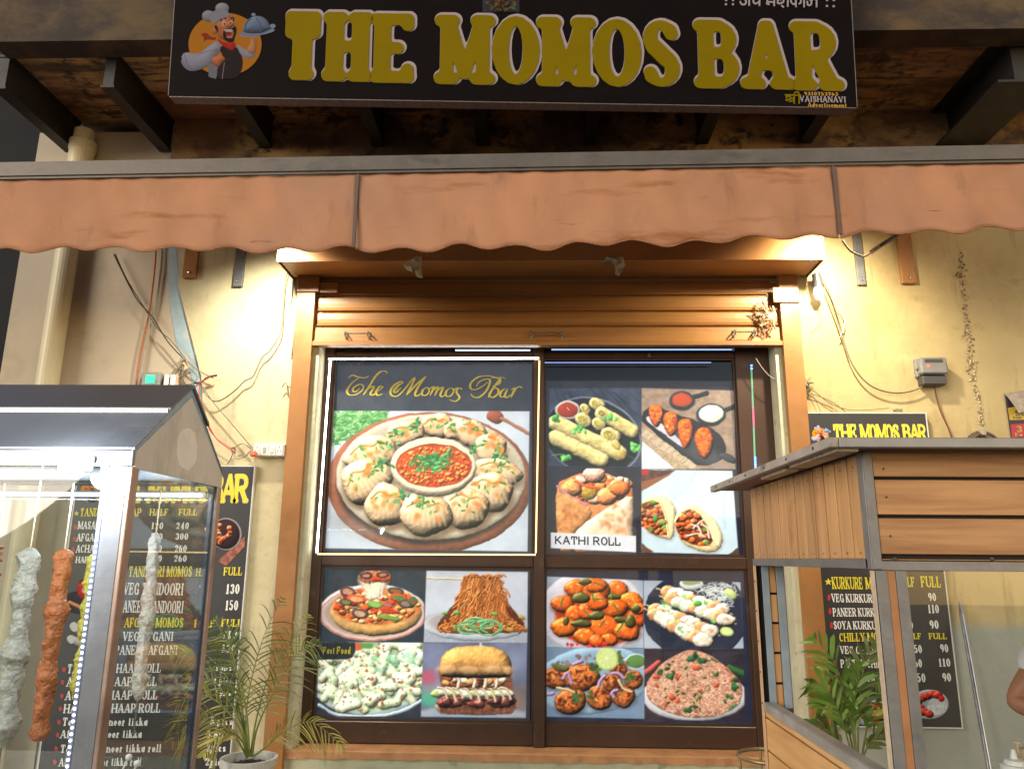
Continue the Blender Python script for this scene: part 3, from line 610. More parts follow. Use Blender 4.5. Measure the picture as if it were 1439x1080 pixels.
# slats: interlocking curved profiles
zs = [Z_(760, y, 0) for y in (396, 415, 437, 458)]
def slat(z1, z0):
    mb = MB(); h = z1-z0; pr = []
    for t, y in [(0, .010), (.05, .008), (.06, -.006), (.12, -.008), (.16, -.006), (.17, .001), (.19, .002), (.24, -.001), (.5, -.003), (.85, -.002), (.92, .002), (.94, .010), (1, .010)]: pr.append((y+.004, z0+h*t))
    n = len(pr); V = []
    for x in (OX0+.002, OX1-.002): V += [(x, y, z) for y, z in pr]
    return mb.add(V, [(i, n+i, n+i+1, i+1) for i in range(n-1)])
full = [Z_(760, 372, 0)] + zs
for a_, b_ in zip(full[:-1], full[1:]): slat(a_, b_).build('slat', m_orange2, sh, smooth=False)
zb = Z_(760, 486, -.01); mb = MB(); h = zs[-1]-zb
pr = [(.016, zs[-1]), (.006, zs[-1]-.006), (-.010, zs[-1]-.012), (-.012, zb+.03), (-.026, zb+.024), (-.030, zb+.02), (-.030, zb), (.02, zb)]
V = []; n = len(pr)
for x in (OX0+.001, OX1-.001): V += [(x, y, z) for y, z in pr]
mb.add(V, [(i, n+i, n+i+1, i+1) for i in range(n-1)]); mb.build('bottom_rail', m_orange2, sh)
def handle(xa, xb, zz, lugs=True):
    mb = MB()
    for x in (xa, xb):
        mb.box((x-.006, -.016, zz-.02), (x+.006, -.012, zz+.02)); mb.tube([(x, -.014, zz-.012), (x, -.05, zz-.010), (x, -.055, zz), (x, -.05, zz+.010), (x, -.014, zz+.012)], .004, 6)
    mb.tube([(xa, -.052, zz), (xb, -.052, zz)], .0035, 6); return mb
for q0, q1, y in ((486, 518, 470), (746, 790, 469), (1032, 1060, 468)):
    handle(X_(q0, y, -.03), X_(q1, y, -.03), Z_(q0, y, -.03)).build('handle', m_chrome, sh)

# ------------------------------------------------------------------ window frame
WY = REC-.03
wn_ = empty('shop_window', ((OX0+OX1)/2, WY, OZ0), 'two by two brown aluminium window under the half open shutter', 'window')
fx0, fx1 = OX0+.032, OX1-.032
xm0, xm1 = X_(750, 760, WY), X_(765, 760, WY); zt0, zt1 = Z_(760, 797, WY), Z_(760, 781, WY); zb1 = Z_(760, 1017, WY)
ztop = Z_(760, 489, WY)
fr = lambda n, a, b, m=m_alu: MB().bbox(a, b, .003).build(n, m, wn_)
lx1 = X_(444, 900, WY); rx0 = X_(1057, 900, WY)
fr('jamb', (fx0, WY, OZ0+.01), (lx1, WY+.06, OZ1)); fr('jamb', (rx0, WY, OZ0+.01), (fx1, WY+.06, OZ1))
fr('mullion', (xm0, WY-.015, OZ0+.006), (xm1, WY+.06, OZ1)); 
zz_head = Z_(760, 497, WY)
for k, (xa, xb) in enumerate(((lx1, xm0), (xm1, rx0))):
    fr('transom', (xa+.001, WY+.004, zt0), (xb-.001, WY+.055, zt1)); fr('bottom_rail', (xa+.001, WY+.004, OZ0+.01), (xb-.001, WY+.055, zb1)); fr('head_rail', (xa+.001, WY+.006, zz_head-.02), (xb-.001, WY+.05, zz_head+.012))
    for (z0, z1) in ((zb1, zt0), (zt1, zz_head-.02), (zz_head+.012, OZ1)):
        MB().box((xa+.002, WY+.030, z0+.001), (xb-.002, WY+.034, z1-.001)).build('pane', m_pane, wn_)
        if z1 != OZ1:
            b = MB(); w_ = .011   # glazing beads
            for (q0, q1) in (((xa+.001, WY+.018, z0+.0), (xa+w_, WY+.029, z1)), ((xb-w_, WY+.018, z0), (xb-.001, WY+.029, z1)), ((xa+w_, WY+.018, z0), (xb-w_, WY+.029, z0+w_)), ((xa+w_, WY+.018, z1-w_), (xb-w_, WY+.029, z1))): b.box(q0, q1)
            b.build('glazing_bead', m_alu, wn_)
MB().box((OX0, WY+.32, OZ0), (OX1, WY+.34, OZ1)).build('room_backing', mat('dark_interior', (.02, .02, .024), .8), wn_)
p = at(912, 499, WY); fr('latch', (p.x-.008, WY-.006, p.z-.012), (p.x+.008, WY+.003, p.z+.012), m_brass)

# ------------------------------------------------------------------ awning
AY = -.85
m_hem = mat('frayed_hem', (.30, .13, .06), .9, var=.35, vs=30, bump=.4)
aw = empty('awning', (0, AY, Z_(720, 230, AY)), 'salmon canvas awning with scalloped valance and grey front bar', 'awning')
zl, zr = Z_(0, 228, AY), Z_(1439, 203, AY); xl, xr = X_(0, 228, AY), X_(1439, 203, AY); sl_ = (zr-zl)/(xr-xl)
bz = lambda x: zl+sl_*(x-xl)
AX0, AX1 = xl-.25, xr+.3
BH = Z_(720, 217, AY)-Z_(720, 241, AY)
mb = MB(); mb.obox((AX0, AY, bz(AX0)-BH), (AX1-AX0, 0, sl_*(AX1-AX0)), (0, .05, 0), (0, 0, BH)); mb.obox((AX0, AY-.008, bz(AX0)-BH*.86), (AX1-AX0, 0, sl_*(AX1-AX0)), (0, .007, 0), (0, 0, BH*.62)); mb.build('front_bar', m_bar, aw)
i = 0
for px in range(85, 1400, 69):
    if 560 < px < 600: continue
    x = X_(px, 226, AY); x2 = X_(px+34, 226, AY)
    mb = MB().obox((x, AY+.012, bz(x)+.001), (x2-x, 0, sl_*(x2-x)), (0, .02, 0), (0, 0, .004)).build('cloth_clip', m_plastic, aw)
seams = [499, 1178]; xs_ = [AX0]+[X_(p, 300, AY) for p in seams]+[AX1]
bot = lambda px: np.interp(px, [0, 480, 720, 960, 1200, 1439], [350, 348, 346, 340, 327, 320])
for k in range(3):
    a0, a1 = xs_[k]+(.004 if k else 0), xs_[k+1]-(.004 if k < 2 else 0); n = int((a1-a0)/.012)+2; V = []; Fc = []; rows = 14
    for i in range(n+1):
        x = a0+(a1-a0)*i/n; q = 752+x*F/3.05; px = 752+x*F/(DIST+AY); zt = bz(x)-BH-.002
        zbm = Z_(px, bot(px), AY)+(.0150*math.cos((px-549.)/88*2*math.pi))+.006*math.sin(px*.031)+.004*math.sin(px*.0083+1)
        for j in range(rows+1):
            t = j/rows; z = zt+(zbm-zt)*t
            y = AY+.012+.006*t*math.sin(x*9+1.5*t)+.004*t*math.sin(x*23)+.010*t*math.cos((px-550)/88*2*math.pi)*.6+.0035*math.sin(x*41+z*17)*math.sin(x*5.3+2)+.005*t*float(vnoise(np.array(x*5.), np.array(z*9.), 3))
            V.append((x, y, z))
    m_ = rows+1
    for i in range(n):
        for j in range(rows): Fc.append((i*m_+j, i*m_+j+1, (i+1)*m_+j+1, (i+1)*m_+j))
    o = MB().add(V, Fc).build('valance', m_canvas, aw, smooth=True)
    MB().tube([Vector(V[i*m_+rows])+Vector((0, -.001, .002)) for i in range(n+1)], .0032, 5).build('hem', m_hem, aw, smooth=True)
    sm = o.modifiers.new('thick', 'SOLIDIFY'); sm.thickness = .003
m_seam = mat('grey_seam_tape', (.11, .075, .06), .7)
for p in seams:
    x = X_(p, 300, AY); zz = Z_(p, 344 if p < 600 else 326, AY); MB().obox((x-.007, AY+.000, zz-.006), (.014, 0, 0), (0, .006, 0), (.0, 0, bz(x)-BH-zz)).build('seam_tape', m_seam, aw)
# cloth running back to the roller, roller, folding arms and wall brackets
RZ = Z_(720, 262, -.1)
MB().add([(AX0, AY+.03, bz(AX0)-.02), (AX1, AY+.03, bz(AX1)-.02), (AX1, -.16, RZ+.04), (AX0, -.16, RZ+.04)], [(0, 1, 2, 3)]).build('canopy', m_canvas, aw)
MB().tube([(AX0+.05, -.14, RZ), (AX1-.05, -.14, RZ)], .045, 14).build('roller', m_canvas, aw)
for (q0, q1, y0, y1, m_) in ((1206, 1217, 400, 300, m_galv), (1268, 1288, 398, 290, m_orange), (256, 275, 390, 290, m_orange), (327, 340, 402, 300, m_galv)):
    a_, b_ = at(q0, y0, -.02), at(q1, y0, -.02); t_ = Z_(q0, y1, -.02); b = MB()
    b.bbox((a_.x, -.024, a_.z), (b_.x, -.001, t_), .002); b.build('wall_bracket', m_, aw)
    b = MB().lathe([(0, -.006), (.007, -.004), (.008, 0)], ((a_.x+b_.x)/2, -.025, a_.z+.03), 8, axis=1); b.build('bolt', m_chrome, aw)
A = [at(1262, 330, -.45), at(1236, 346, -.5), at(1222, 356, -.5)]
MB().tube([at(1330, 300, -.3), A[0], A[1]], .010, 8).build('folding_arm', m_bar, aw)
MB().tube([A[1], A[2]], .011, 8).build('arm_joint', m_chrome, aw)
MB().tube(smooth_path([A[2], at(1212, 360, -.5), at(1195, 352, -.5), at(1184, 338, -.5)]), .0055, 6).build('arm_cable', m_wire_w, aw)
MB().tube([at(345, 338, -.3), at(320, 345, -.32), at(300, 340, -.35)], .009, 8).build('folding_arm', m_bar, aw)

# ------------------------------------------------------------------ name board
SY0 = -.88; o0 = at(237, 134, SY0); tiltv = Vector((0, -.10, 1)).normalized(); rt = (at(1204, 150, SY0)-o0); Wd = rt.length; rt.normalize()
nrm = rt.cross(tiltv).normalized(); nrm = nrm if nrm.y < 0 else -nrm; upv = tiltv
def on_sign(px, py, rise=0):
    d = Vector(ray(px, py)); C0 = Vector(CAM); t = ((o0-C0).dot(nrm)+rise)/d.dot(nrm); return C0+d*t
Hs = 1.02
sg = empty('name_board', tuple(o0+rt*Wd/2), 'large black shop name board with yellow letters hung below the balcony edge', 'sign')
P0 = o0; b = MB(); rr_ = .008
b.obox(P0, rt*Wd, -nrm*.07, upv*Hs); b.build('board', m_sign, sg)
b = MB().obox(P0-upv*.006-nrm*.004, rt*Wd, -nrm*.064, upv*.0055); b.build('bottom_fold', m_signedge, sg)
MB().obox(P0+rt*Wd+rt*.0005, rt*.003, -nrm*.07, upv*Hs).build('side_fold', m_signside, sg); MB().obox(P0-rt*.0035, rt*.003, -nrm*.07, upv*Hs).build('side_fold', m_signside, sg)
LET = [('T', 393, 453, 17, 113), ('H', 455, 519, 18, 115), ('E', 522, 586, 20, 117), ('M', 613, 692, 22, 119), ('O', 692, 757, 22, 121), ('M', 757, 834, 25, 122), ('O', 834, 901, 26, 124), ('S', 902, 957, 27, 125), ('B', 979, 1043, 29, 125), ('A', 1044, 1114, 30, 126), ('R', 1116, 1185, 31, 128)]
def raised(ch, sty, A, ux, uy, w_over_h, depth, nrm, res, grow=0):
    (V, Fc, E), W = glyph(ch, sty, res, w_over_h, grow); mb = MB(); n = len(V)
    P = [A+ux*x+uy*y for x, y in V]
    mb.add([p+nrm*depth for p in P]+P, list(Fc)+[(a_, b_, n+b_, n+a_) for a_, b_ in E]); return mb
for ch, x0, x1, y0, y1 in LET:
    A_ = on_sign(x0, y1, 0); B_ = on_sign(x1, y1, 0); U_ = on_sign(x0+(y1-y0)*-.0, y0, 0)
    h_ = (U_-A_).dot(upv); w_ = (B_-A_).length; pad = .14*h_
    w_over = max(.5, w_/h_)
    o = raised(ch, 'cooper', A_, rt*h_, upv*h_, w_over, .006, nrm, 44).build('letter', m_yel, sg)
    A2 = A_+rt*.006+upv*.007
    raised(ch, 'cooper', A2, rt*h_, upv*h_, w_over, .002, nrm, 40, .022).build('letter_outline', m_whi, o)
# small print on the board
sp_ = lambda px, py, r_=.002: on_sign(px, py, r_)
mb = MB(); text(mb, 'VAISHANAVI', sp_, (1124, 143), (1189, 144.5), 8.5, 'header', 18); mb.build('printed_name', m_whi, sg)
mb = MB(); text(mb, '9310753763', sp_, (1130, 134), (1178, 135), 5, 'header', 16); mb.build('printed_number', mat('amber_print', (.36, .2, .02), .5), sg)
mb = MB(); text(mb, 'Advertisement', sp_, (1135, 150.5), (1190, 151.5), 6.5, 'slab', 16); mb.build('printed_caption', mat('amber_print', (0, 0, 0)), sg)
def strokes2(mb, L, pt, w, rise=.002):                     # flat strokes given in photo places
    for j, s_ in enumerate(L):
        P = smooth_path([(a_, b_, 0) for a_, b_ in s_], 3) if len(s_) > 2 else [Vector((*s_[0], 0)), Vector((*s_[1], 0))]
        V = []
        for i, p in enumerate(P):
            t = (P[min(i+1, len(P)-1)]-P[max(i-1, 0)]); t = t.normalized() if t.length else Vector((1, 0, 0)); nn = Vector((-t.y, t.x, 0))*w/2
            V += [pt(p.x+nn.x, p.y+nn.y, rise+j*.00025), pt(p.x-nn.x, p.y-nn.y, rise+j*.00025)]
        mb.add(V, [(2*i, 2*i+1, 2*i+3, 2*i+2) for i in range(len(P)-1)])
mb = MB()                                                  # the two-syllable Hindi word before the sign maker's name
strokes2(mb, [[(1103, 133.5), (1126, 134)], [(1106, 139), (1105, 136), (1109, 135.5), (1111, 137.5), (1107, 141), (1104, 140)], [(1111, 139), (1116, 138)], [(1116, 134), (1116, 146)], [(1109, 143), (1116, 141)], [(1123, 134), (1123, 146)], [(1116, 133), (1118, 129.5), (1122, 130), (1123, 134)]], sp_, 2.2); mb.build('printed_hindi_word', m_yel, sg)
mb = MB(); z = lambda a_, b_: (1000+a_/6.54, b_/6.54)
def hz(L): return [[z(*p) for p in s_] for s_ in L]
strokes2(mb, hz([[(235, -62), (980, -48)],                               # head line (above the frame of the photo)
    [(345, -60), (345, 56)], [(262, 12), (275, 40), (305, 42), (318, 15), (300, -12), (345, -5)],         # ja
    [(440, -60), (440, 56)], [(385, -55), (398, -20), (382, 10), (400, 36), (440, 18)],                   # ya
    [(575, -58), (575, 60)], [(512, -58), (512, 32)], [(500, 30), (530, 44), (512, 20), (575, 22)],       # ma
    [(640, -56), (635, -20), (610, 5), (612, 35), (660, 20), (655, -8), (628, 0)], [(640, 50), (665, 70)], [(700, -55), (700, 65)],   # haa
    [(775, -54), (775, 68)], [(735, 30), (728, 0), (760, -12), (775, 10), (760, 42), (738, 32)], [(775, -8), (815, -8), (820, 25), (800, 38)], [(850, -52), (850, 70)],  # kaa
    [(965, -50), (965, 70)], [(880, 10), (885, 48), (912, 45), (918, 10), (900, 0)], [(918, 12), (935, -12), (965, 5)]]), sp_, 2.4)
for xx, yy in ((132, 42), (196, 42), (1060, 58), (1122, 60)):
    strokes2(mb, hz([[(xx, -60), (xx+1, 12)], [(xx, yy-10), (xx, yy+8)]]), sp_, 3.0)
mb.build('printed_hindi_line', m_whi, sg)
# small picture at the upper edge of the board
nx, nz = 60, 40; P = np.zeros((nz, nx, 3))
for i in range(nz):
    for j in range(nx): P[i, j] = on_sign(678+52*j/(nx-1), 17-34*i/(nz-1), .0022)
cv = Canvas(P, (678, -17, 1), (60, 55, 60)); cv.ell(704, 0, 12, 12, (90, 30, 25), shade=.6, tex=.5, ts=3)
cv.ox, cv.oy, cv.sc = 0, 0, 1; px, py = proj(P); cv.X, cv.Y = px, py; cv.fix()
cv.rect([(678, -17), (730, -17), (730, 17), (678, 17)], (62, 66, 78), tex=.5, ts=6); cv.setclip()
cv.ell(704, 4, 13, 13, (88, 40, 30), shade=.7, tex=.6, ts=4); cv.ell(704, -8, 9, 10, (110, 80, 40), shade=.5); cv.flecks(26, 704, 6, 24, 9, (120, 100, 60), 1.6); cv.flecks(14, 704, 9, 22, 6, (100, 120, 90), 1.3)
cv.img = cv.img*.6; cv.mesh('printed_picture', m_printm, sg)
# chef emblem
nx, nz = 250, 205; P = np.zeros((nz, nx, 3)); A_, B_, C_ = on_sign(250, 113, .0022), on_sign(391, 113, .0022), on_sign(250, 0, .0022)
hh = (C_-A_).dot(upv); ww = (B_-A_).length; uu, vv = np.meshgrid(np.linspace(0, ww, nx), np.linspace(0, hh, nz))
P = np.array(A_)[None, None]+uu[..., None]*np.array(rt)+vv[..., None]*np.array(upv)
def chef(cv):
    E = cv.ell; Q = cv.poly; Ln = cv.line
    E(633, 520, 428, 368, (165, 105, 20)); cv.alpha *= ((cv.Y < 640) | (cv.X > 780) | (cv.Y-cv.X*.25 < 740)).astype(float)
    # cut the disc under the apron
    Q([(110, 690), (160, 600), (320, 640), (440, 540), (540, 470), (620, 560), (540, 640), (480, 760), (300, 835), (200, 830)], (128, 128, 148), 1, shade=.25)
    Q([(105, 685), (180, 760), (260, 835), (190, 820), (135, 770)], (110, 110, 130), 1)
    Q([(440, 740), (560, 760), (530, 925), (440, 900)], (105, 105, 118)); Q([(560, 560), (640, 520), (760, 540), (830, 640), (845, 760), (805, 890), (700, 925), (535, 925), (545, 780), (620, 680)], (34, 24, 26), 1)
    Q([(770, 510), (850, 570), (900, 590), (1000, 600), (985, 650), (920, 690), (840, 670), (790, 600)], (130, 130, 150), 1, shade=.2)
    Q([(890, 580), (930, 500), (935, 430), (1000, 440), (1000, 600), (950, 640), (900, 610)], (165, 115, 80), 1, shade=.3)
    Q([(900, 420), (1040, 400), (1010, 440), (940, 470)], (160, 110, 75), 1)
    Q([(340, 400), (420, 380), (470, 440), (540, 435), (520, 475), (430, 460), (370, 490), (395, 440)], (130, 40, 22), 1)
    Q([(540, 440), (620, 500), (750, 480), (755, 550), (715, 600), (640, 560), (560, 490)], (160, 32, 26), 1, shade=.2)
    Q([(495, 300), (600, 200), (700, 190), (745, 290), (770, 350), (745, 440), (690, 490), (610, 470), (560, 440), (530, 380)], (160, 92, 55), 1, shade=.35)
    E(508, 365, 34, 40, (165, 95, 62), shade=.3); Q([(505, 300), (545, 300), (555, 390), (530, 360)], (20, 14, 18), 1)
    Q([(605, 380), (640, 330), (720, 335), (755, 300), (775, 360), (745, 450), (740, 490), (690, 500), (620, 470)], (26, 14, 20), 1)
    Q([(630, 365), (665, 350), (725, 355), (740, 390), (720, 440), (690, 450), (650, 430)], (150, 85, 50), 1); Q([(612, 348), (668, 340), (728, 348), (715, 378), (640, 372)], (165, 160, 160), 1); Q([(630, 372), (715, 378), (700, 420), (650, 420)], (120, 35, 28), 1); E(685, 435, 38, 14, (160, 110, 80))
    E(683, 290, 42, 38, (165, 92, 55), shade=.5); E(620, 275, 24, 30, (165, 160, 165)); E(626, 282, 10, 13, (20, 15, 20)); E(706, 262, 17, 24, (160, 155, 160)); E(702, 270, 8, 11, (20, 15, 20))
    Ln([(585, 240), (605, 208), (640, 215)], 20, (24, 16, 20)); Ln([(700, 215), (730, 210), (735, 245)], 14, (24, 16, 20))
    Q([(480, 240), (600, 170), (690, 160), (700, 200), (600, 210), (500, 310)], (122, 122, 138), 1, shade=.2)
    E(440, 190, 78, 68, (120, 120, 136), shade=.35); E(600, 100, 82, 66, (126, 126, 142), shade=.35); Q([(430, 200), (520, 110), (660, 110), (690, 190), (560, 230), (480, 270)], (122, 122, 138), 1)
    Q([(470, 690), (560, 640), (620, 660), (640, 700), (600, 730), (570, 790), (500, 760)], (165, 95, 58), 1, shade=.4)
    E(1010, 385, 212, 34, (118, 130, 155), rot=-9); Q([(830, 380), (850, 290), (920, 205), (1020, 180), (1110, 215), (1165, 300), (1170, 355), (1000, 400)], (92, 106, 135), 1, shade=.5); E(965, 172, 28, 20, (110, 125, 150)); E(1190, 305, 34, 26, (120, 130, 155)); Ln([(870, 370), (880, 280), (930, 220)], 16, (60, 80, 105)); Ln([(1050, 370), (1045, 280), (1000, 220)], 14, (70, 85, 110)); Ln([(805, 388), (900, 412), (1040, 402), (1200, 330)], 16, (100, 116, 148))
    Ln([(625, 730), (600, 920)], 9, (120, 118, 130)); E(655, 700, 7, 7, (80, 60, 60)); E(655, 800, 7, 7, (80, 60, 60)); Ln([(300, 650), (420, 600), (540, 590)], 5, (80, 80, 100)); Ln([(160, 640), (200, 760), (270, 830)], 6, (80, 80, 98))
cv = Canvas(P, (240, 0, 8.306)); chef(cv); em_bright = cv.img.copy(); cv.img = np.clip(cv.img*.84, 0, 255); em = cv.mesh('chef_emblem', m_printm, sg, keep=cv.alpha); em_canvas = cv; A_e, ww_e = A_.copy(), ww
# ------------------------------------------------------------------ posters behind the window
PY = WY+.042; ST_ = .0031
def poster(x0, x1, y0, y1, view, bg, Y=PY):
    cx_, cy_ = (x0+x1)/2, (y0+y1)/2
    P = wall_grid(X_(x0, cy_, Y), X_(x1, cy_, Y), Z_(cx_, y1, Y), Z_(cx_, y0, Y), Y, ST_); c = Canvas(P, view, bg); c.warp(); return c
# --- momos on a plate (upper left)
cv = poster(461, 749, 508, 777, (440, 480, 3.484), (58, 60, 70)); E, Q, Ln, K, FL = cv.ell, cv.poly, cv.line, cv.chunk, cv.flecks
q1 = [(98, 338), (1060, 340), (1050, 1026), (55, 1010)]
cv.rect(q1, (196, 203, 216), tex=.04, ts=200)
for k in range(420):
    a = cv.rs.rand(2); x, y = 90+260*a[0]**1.2, 340+170*a[1]*(1-.6*a[0]); t = cv.rs.rand()*6.28; g_ = cv.rs.rand()
    Ln([(x, y), (x+26*math.cos(t), y+18*math.sin(t))], 9, (60+90*g_, 120+80*g_, 60+70*g_), shade=.4, soft=1.4)
E(892, 366, 44, 32, (150, 84, 62), rot=20, shade=.5); Ln([(925, 375), (990, 410), (1062, 452)], 17, (166, 112, 88), shade=.5)
E(570, 690, 503, 345, (150, 92, 70), shade=.35, R=60, tex=.12, ts=60); E(572, 684, 455, 305, (120, 70, 54), tex=.1, ts=50, soft=4)
E(570, 706, 448, 286, (52, 46, 48), soft=8); E(200, 900, 150, 40, (150, 142, 138), rot=20, soft=30, a=.5)
E(576, 662, 462, 306, (196, 184, 164), shade=.3, R=24, tex=.06, ts=18); E(577, 658, 430, 278, (176, 162, 142), soft=8, tex=.05, ts=25); FL(120, 577, 662, 455, 300, (130, 110, 90), 1.6)
def momo(cx, cy, rx, ry, rot=0, tint=.5, pleat=9):
    rx *= 1.13; ry *= 1.16
    E(cx+6, cy+ry*.25, rx*1.05, ry*.95, (96, 66, 44), rot=rot, soft=8, a=.6)
    E(cx, cy, rx, ry, (226, 190, 150), rot=rot, wob=.05, shade=1.0, R=min(rx, ry)*.9, tex=.06, ts=20, spec=.15)
    q = math.radians(rot); c, s_ = math.cos(q), math.sin(q); W = lambda u, v: (cx+u*rx*c-v*ry*s_, cy+u*rx*s_+v*ry*c)
    for i in range(pleat):                        # pleats fan down from the crest
        u = -.82+1.64*i/(pleat-1); top = W(u*.45, -.55+.2*abs(u)); mid = W(u*.85, .05); end = W(u*.98, .55*(1-abs(u)*.4))
        Ln([top, mid, end], 9, (190, 146, 106), a=.5, soft=5); Ln([(top[0]-5, top[1]), (mid[0]-7, mid[1]), (end[0]-6, end[1])], 9, (242, 214, 180), a=.45, soft=5)
    Ln([W(-.75, -.25), W(-.35, -.62), W(.1, -.5), W(.45, -.66), W(.8, -.2)], 15, (232, 170, 104), shade=.8, a=.9, soft=1.5)
    for _ in range(7):
        u, v = cv.rs.rand()*1.3-.65, cv.rs.rand()*.9-.7; E(*W(u, v), 16*tint+6, 9*tint+4, (222, 112, 36), rot=cv.rs.rand()*180, soft=3.5, a=.55)
    for _ in range(7):
        u, v = cv.rs.rand()*1.2-.6, cv.rs.rand()*.8-.65; g_ = cv.rs.rand(); E(*W(u, v), 11, 5, (50+60*g_, 120+50*g_, 50+40*g_), rot=cv.rs.rand()*180, soft=1.2)
for m_ in [(605, 412, 74, 52, 0, .3), (452, 448, 84, 52, -12, .8), (706, 432, 56, 46, -5, .3), (775, 448, 72, 58, 35, 1), (870, 520, 66, 66, 60, 1), (285, 548, 118, 72, -12, .7), (905, 640, 106, 62, 12, .5), (262, 682, 112, 96, -28, 1.1), (862, 735, 106, 82, 8, .7), (355, 800, 90, 92, 8, .9), (748, 812, 102, 88, 12, .7), (552, 845, 116, 90, 8, .9)]: momo(*m_)
E(588, 622, 214, 142, (110, 88, 70), soft=10, a=.6); E(588, 612, 210, 145, (205, 184, 156), shade=.6, R=50, tex=.04, ts=30); E(588, 602, 206, 132, (228, 212, 188), shade=.15, R=12); E(592, 606, 186, 107, (150, 66, 30)); E(592, 608, 180, 101, (196, 74, 26), tex=.35, ts=16)
for k in range(260):
    a = cv.rs.rand()*6.28; r = math.sqrt(cv.rs.rand()); g_ = cv.rs.rand(); E(592+170*r*math.cos(a), 608+92*r*math.sin(a), 5+9*g_, 4+6*g_, (190+50*g_, 60+60*g_, 20+26*g_), shade=1, spec=.35, rot=g_*180)
for k in range(110):
    a = cv.rs.rand()*6.28; r = cv.rs.rand()**1.1; g_ = cv.rs.rand(); E(575+100*r*math.cos(a), 590+50*r*math.sin(a), 13, 6, (36+70*g_, 100+80*g_, 46+60*g_), rot=g_*180, shade=.6)
for (x, y) in ((375, 508), (500, 400), (800, 520), (925, 572), (310, 610), (430, 745), (530, 785), (405, 440), (650, 552), (345, 585)):
    for k in range(10): g_ = cv.rs.rand(); E(x+cv.rs.randn()*20, y+cv.rs.randn()*13, 13, 6, (40+70*g_, 105+70*g_, 50+60*g_), rot=g_*360, shade=.6)
cv.setclip(); Ln([(55, 1010), (98, 338)], 5, (150, 160, 175), sm=False); cv.finish(); posterA = cv.mesh('food_poster', m_print); recenter(posterA)
tag(posterA, 'dumpling plate poster headed The Momos Bar in gold script', 'poster', 'food posters behind the window glass')
# gold script, drawn as tapering pen strokes
def wp(Y): return lambda px, py, rise=0: at(px, py, Y-rise)
def pen(mb, L, tr, pt, w):
    for j, s_ in enumerate(L):
        P = smooth_path([(a_, b_, 0) for a_, b_ in s_], 7); V = []; n = len(P)
        for i, p in enumerate(P):
            t = (P[min(i+1, n-1)]-P[max(i-1, 0)]).normalized(); k = .42+.85*max(0, abs(t.y)*.9+t.x*.0)*(1 if t.y > 0 or len(s_) < 4 else .55); k *= min(1, .35+4*min(i, n-1-i)/n)
            nn = Vector((-t.y, t.x, 0))*w*k/2; a_ = tr(p.x+nn.x, p.y+nn.y); b_ = tr(p.x-nn.x, p.y-nn.y); V += [pt(*a_, .002+j*.0002), pt(*b_, .002+j*.0002)]
        mb.add(V, [(2*i, 2*i+1, 2*i+3, 2*i+2) for i in range(n-1)])
SC = [ [(148, 152), (175, 134), (215, 146), (262, 152), (290, 138)], [(222, 150), (170, 190), (138, 240), (152, 270), (200, 268), (245, 235), (248, 205), (222, 198), (185, 220), (178, 240), (192, 250), (215, 236), (224, 222)],
 [(420, 122), (405, 106), (370, 110), (330, 150), (290, 215), (250, 272)], [(275, 240), (305, 215), (325, 216), (300, 262), (318, 272), (345, 250)], [(345, 250), (385, 218), (365, 212), (340, 250), (352, 274), (388, 262)],
 [(478, 240), (500, 205), (525, 185), (510, 178), (465, 205), (440, 245), (450, 275), (490, 278), (540, 230), (590, 165), (610, 150)], [(520, 196), (500, 200), (470, 230), (466, 250), (482, 252), (515, 218)], [(612, 148), (590, 200), (552, 272)], [(556, 268), (620, 200), (688, 142)], [(688, 142), (640, 205), (612, 262), (625, 280), (658, 256)],
 [(690, 218), (665, 240), (662, 270), (690, 272), (710, 245), (700, 220), (690, 218)], [(708, 232), (735, 215), (742, 222), (715, 276)], [(728, 250), (760, 218), (772, 222), (748, 278)], [(762, 250), (795, 220), (806, 224), (788, 268), (800, 284), (825, 266)],
 [(856, 222), (830, 245), (828, 276), (856, 280), (880, 250), (872, 226), (856, 222)], [(878, 238), (912, 222), (942, 232)], [(918, 222), (900, 250), (922, 290), (890, 316), (850, 302)],
 [(1245, 160), (1225, 150), (1180, 150), (1120, 138), (1050, 148), (1000, 190), (1002, 228), (1040, 232), (1090, 205), (1120, 180)], [(1040, 212), (1060, 180), (1110, 160), (1135, 175), (1110, 240), (1060, 286), (1018, 284), (1000, 262)], [(1212, 152), (1180, 190), (1140, 250), (1122, 290)], [(1140, 150), (1200, 160), (1200, 190), (1160, 212), (1190, 232), (1190, 262), (1150, 290), (1128, 262), (1150, 238)],
 [(1242, 226), (1215, 245), (1205, 278), (1230, 282), (1256, 232)], [(1258, 228), (1238, 274), (1252, 290), (1280, 266)], [(1282, 236), (1306, 222), (1300, 246), (1280, 290)], [(1296, 262), (1318, 226), (1340, 214), (1360, 222)] ]
mb = MB(); trA = lambda x, y: (460+x/4.962, 500+y/4.962)
pen(mb, [[(x, y) for x, y in s_] for s_ in SC], trA, wp(PY), 13); loc = posterA.location
def child(mb, name, m, par):
    mb.v = [tuple(Vector(v)) for v in mb.v]; return mb.build(name, m, par)
child(mb, 'gold_lettering', m_gold, posterA)
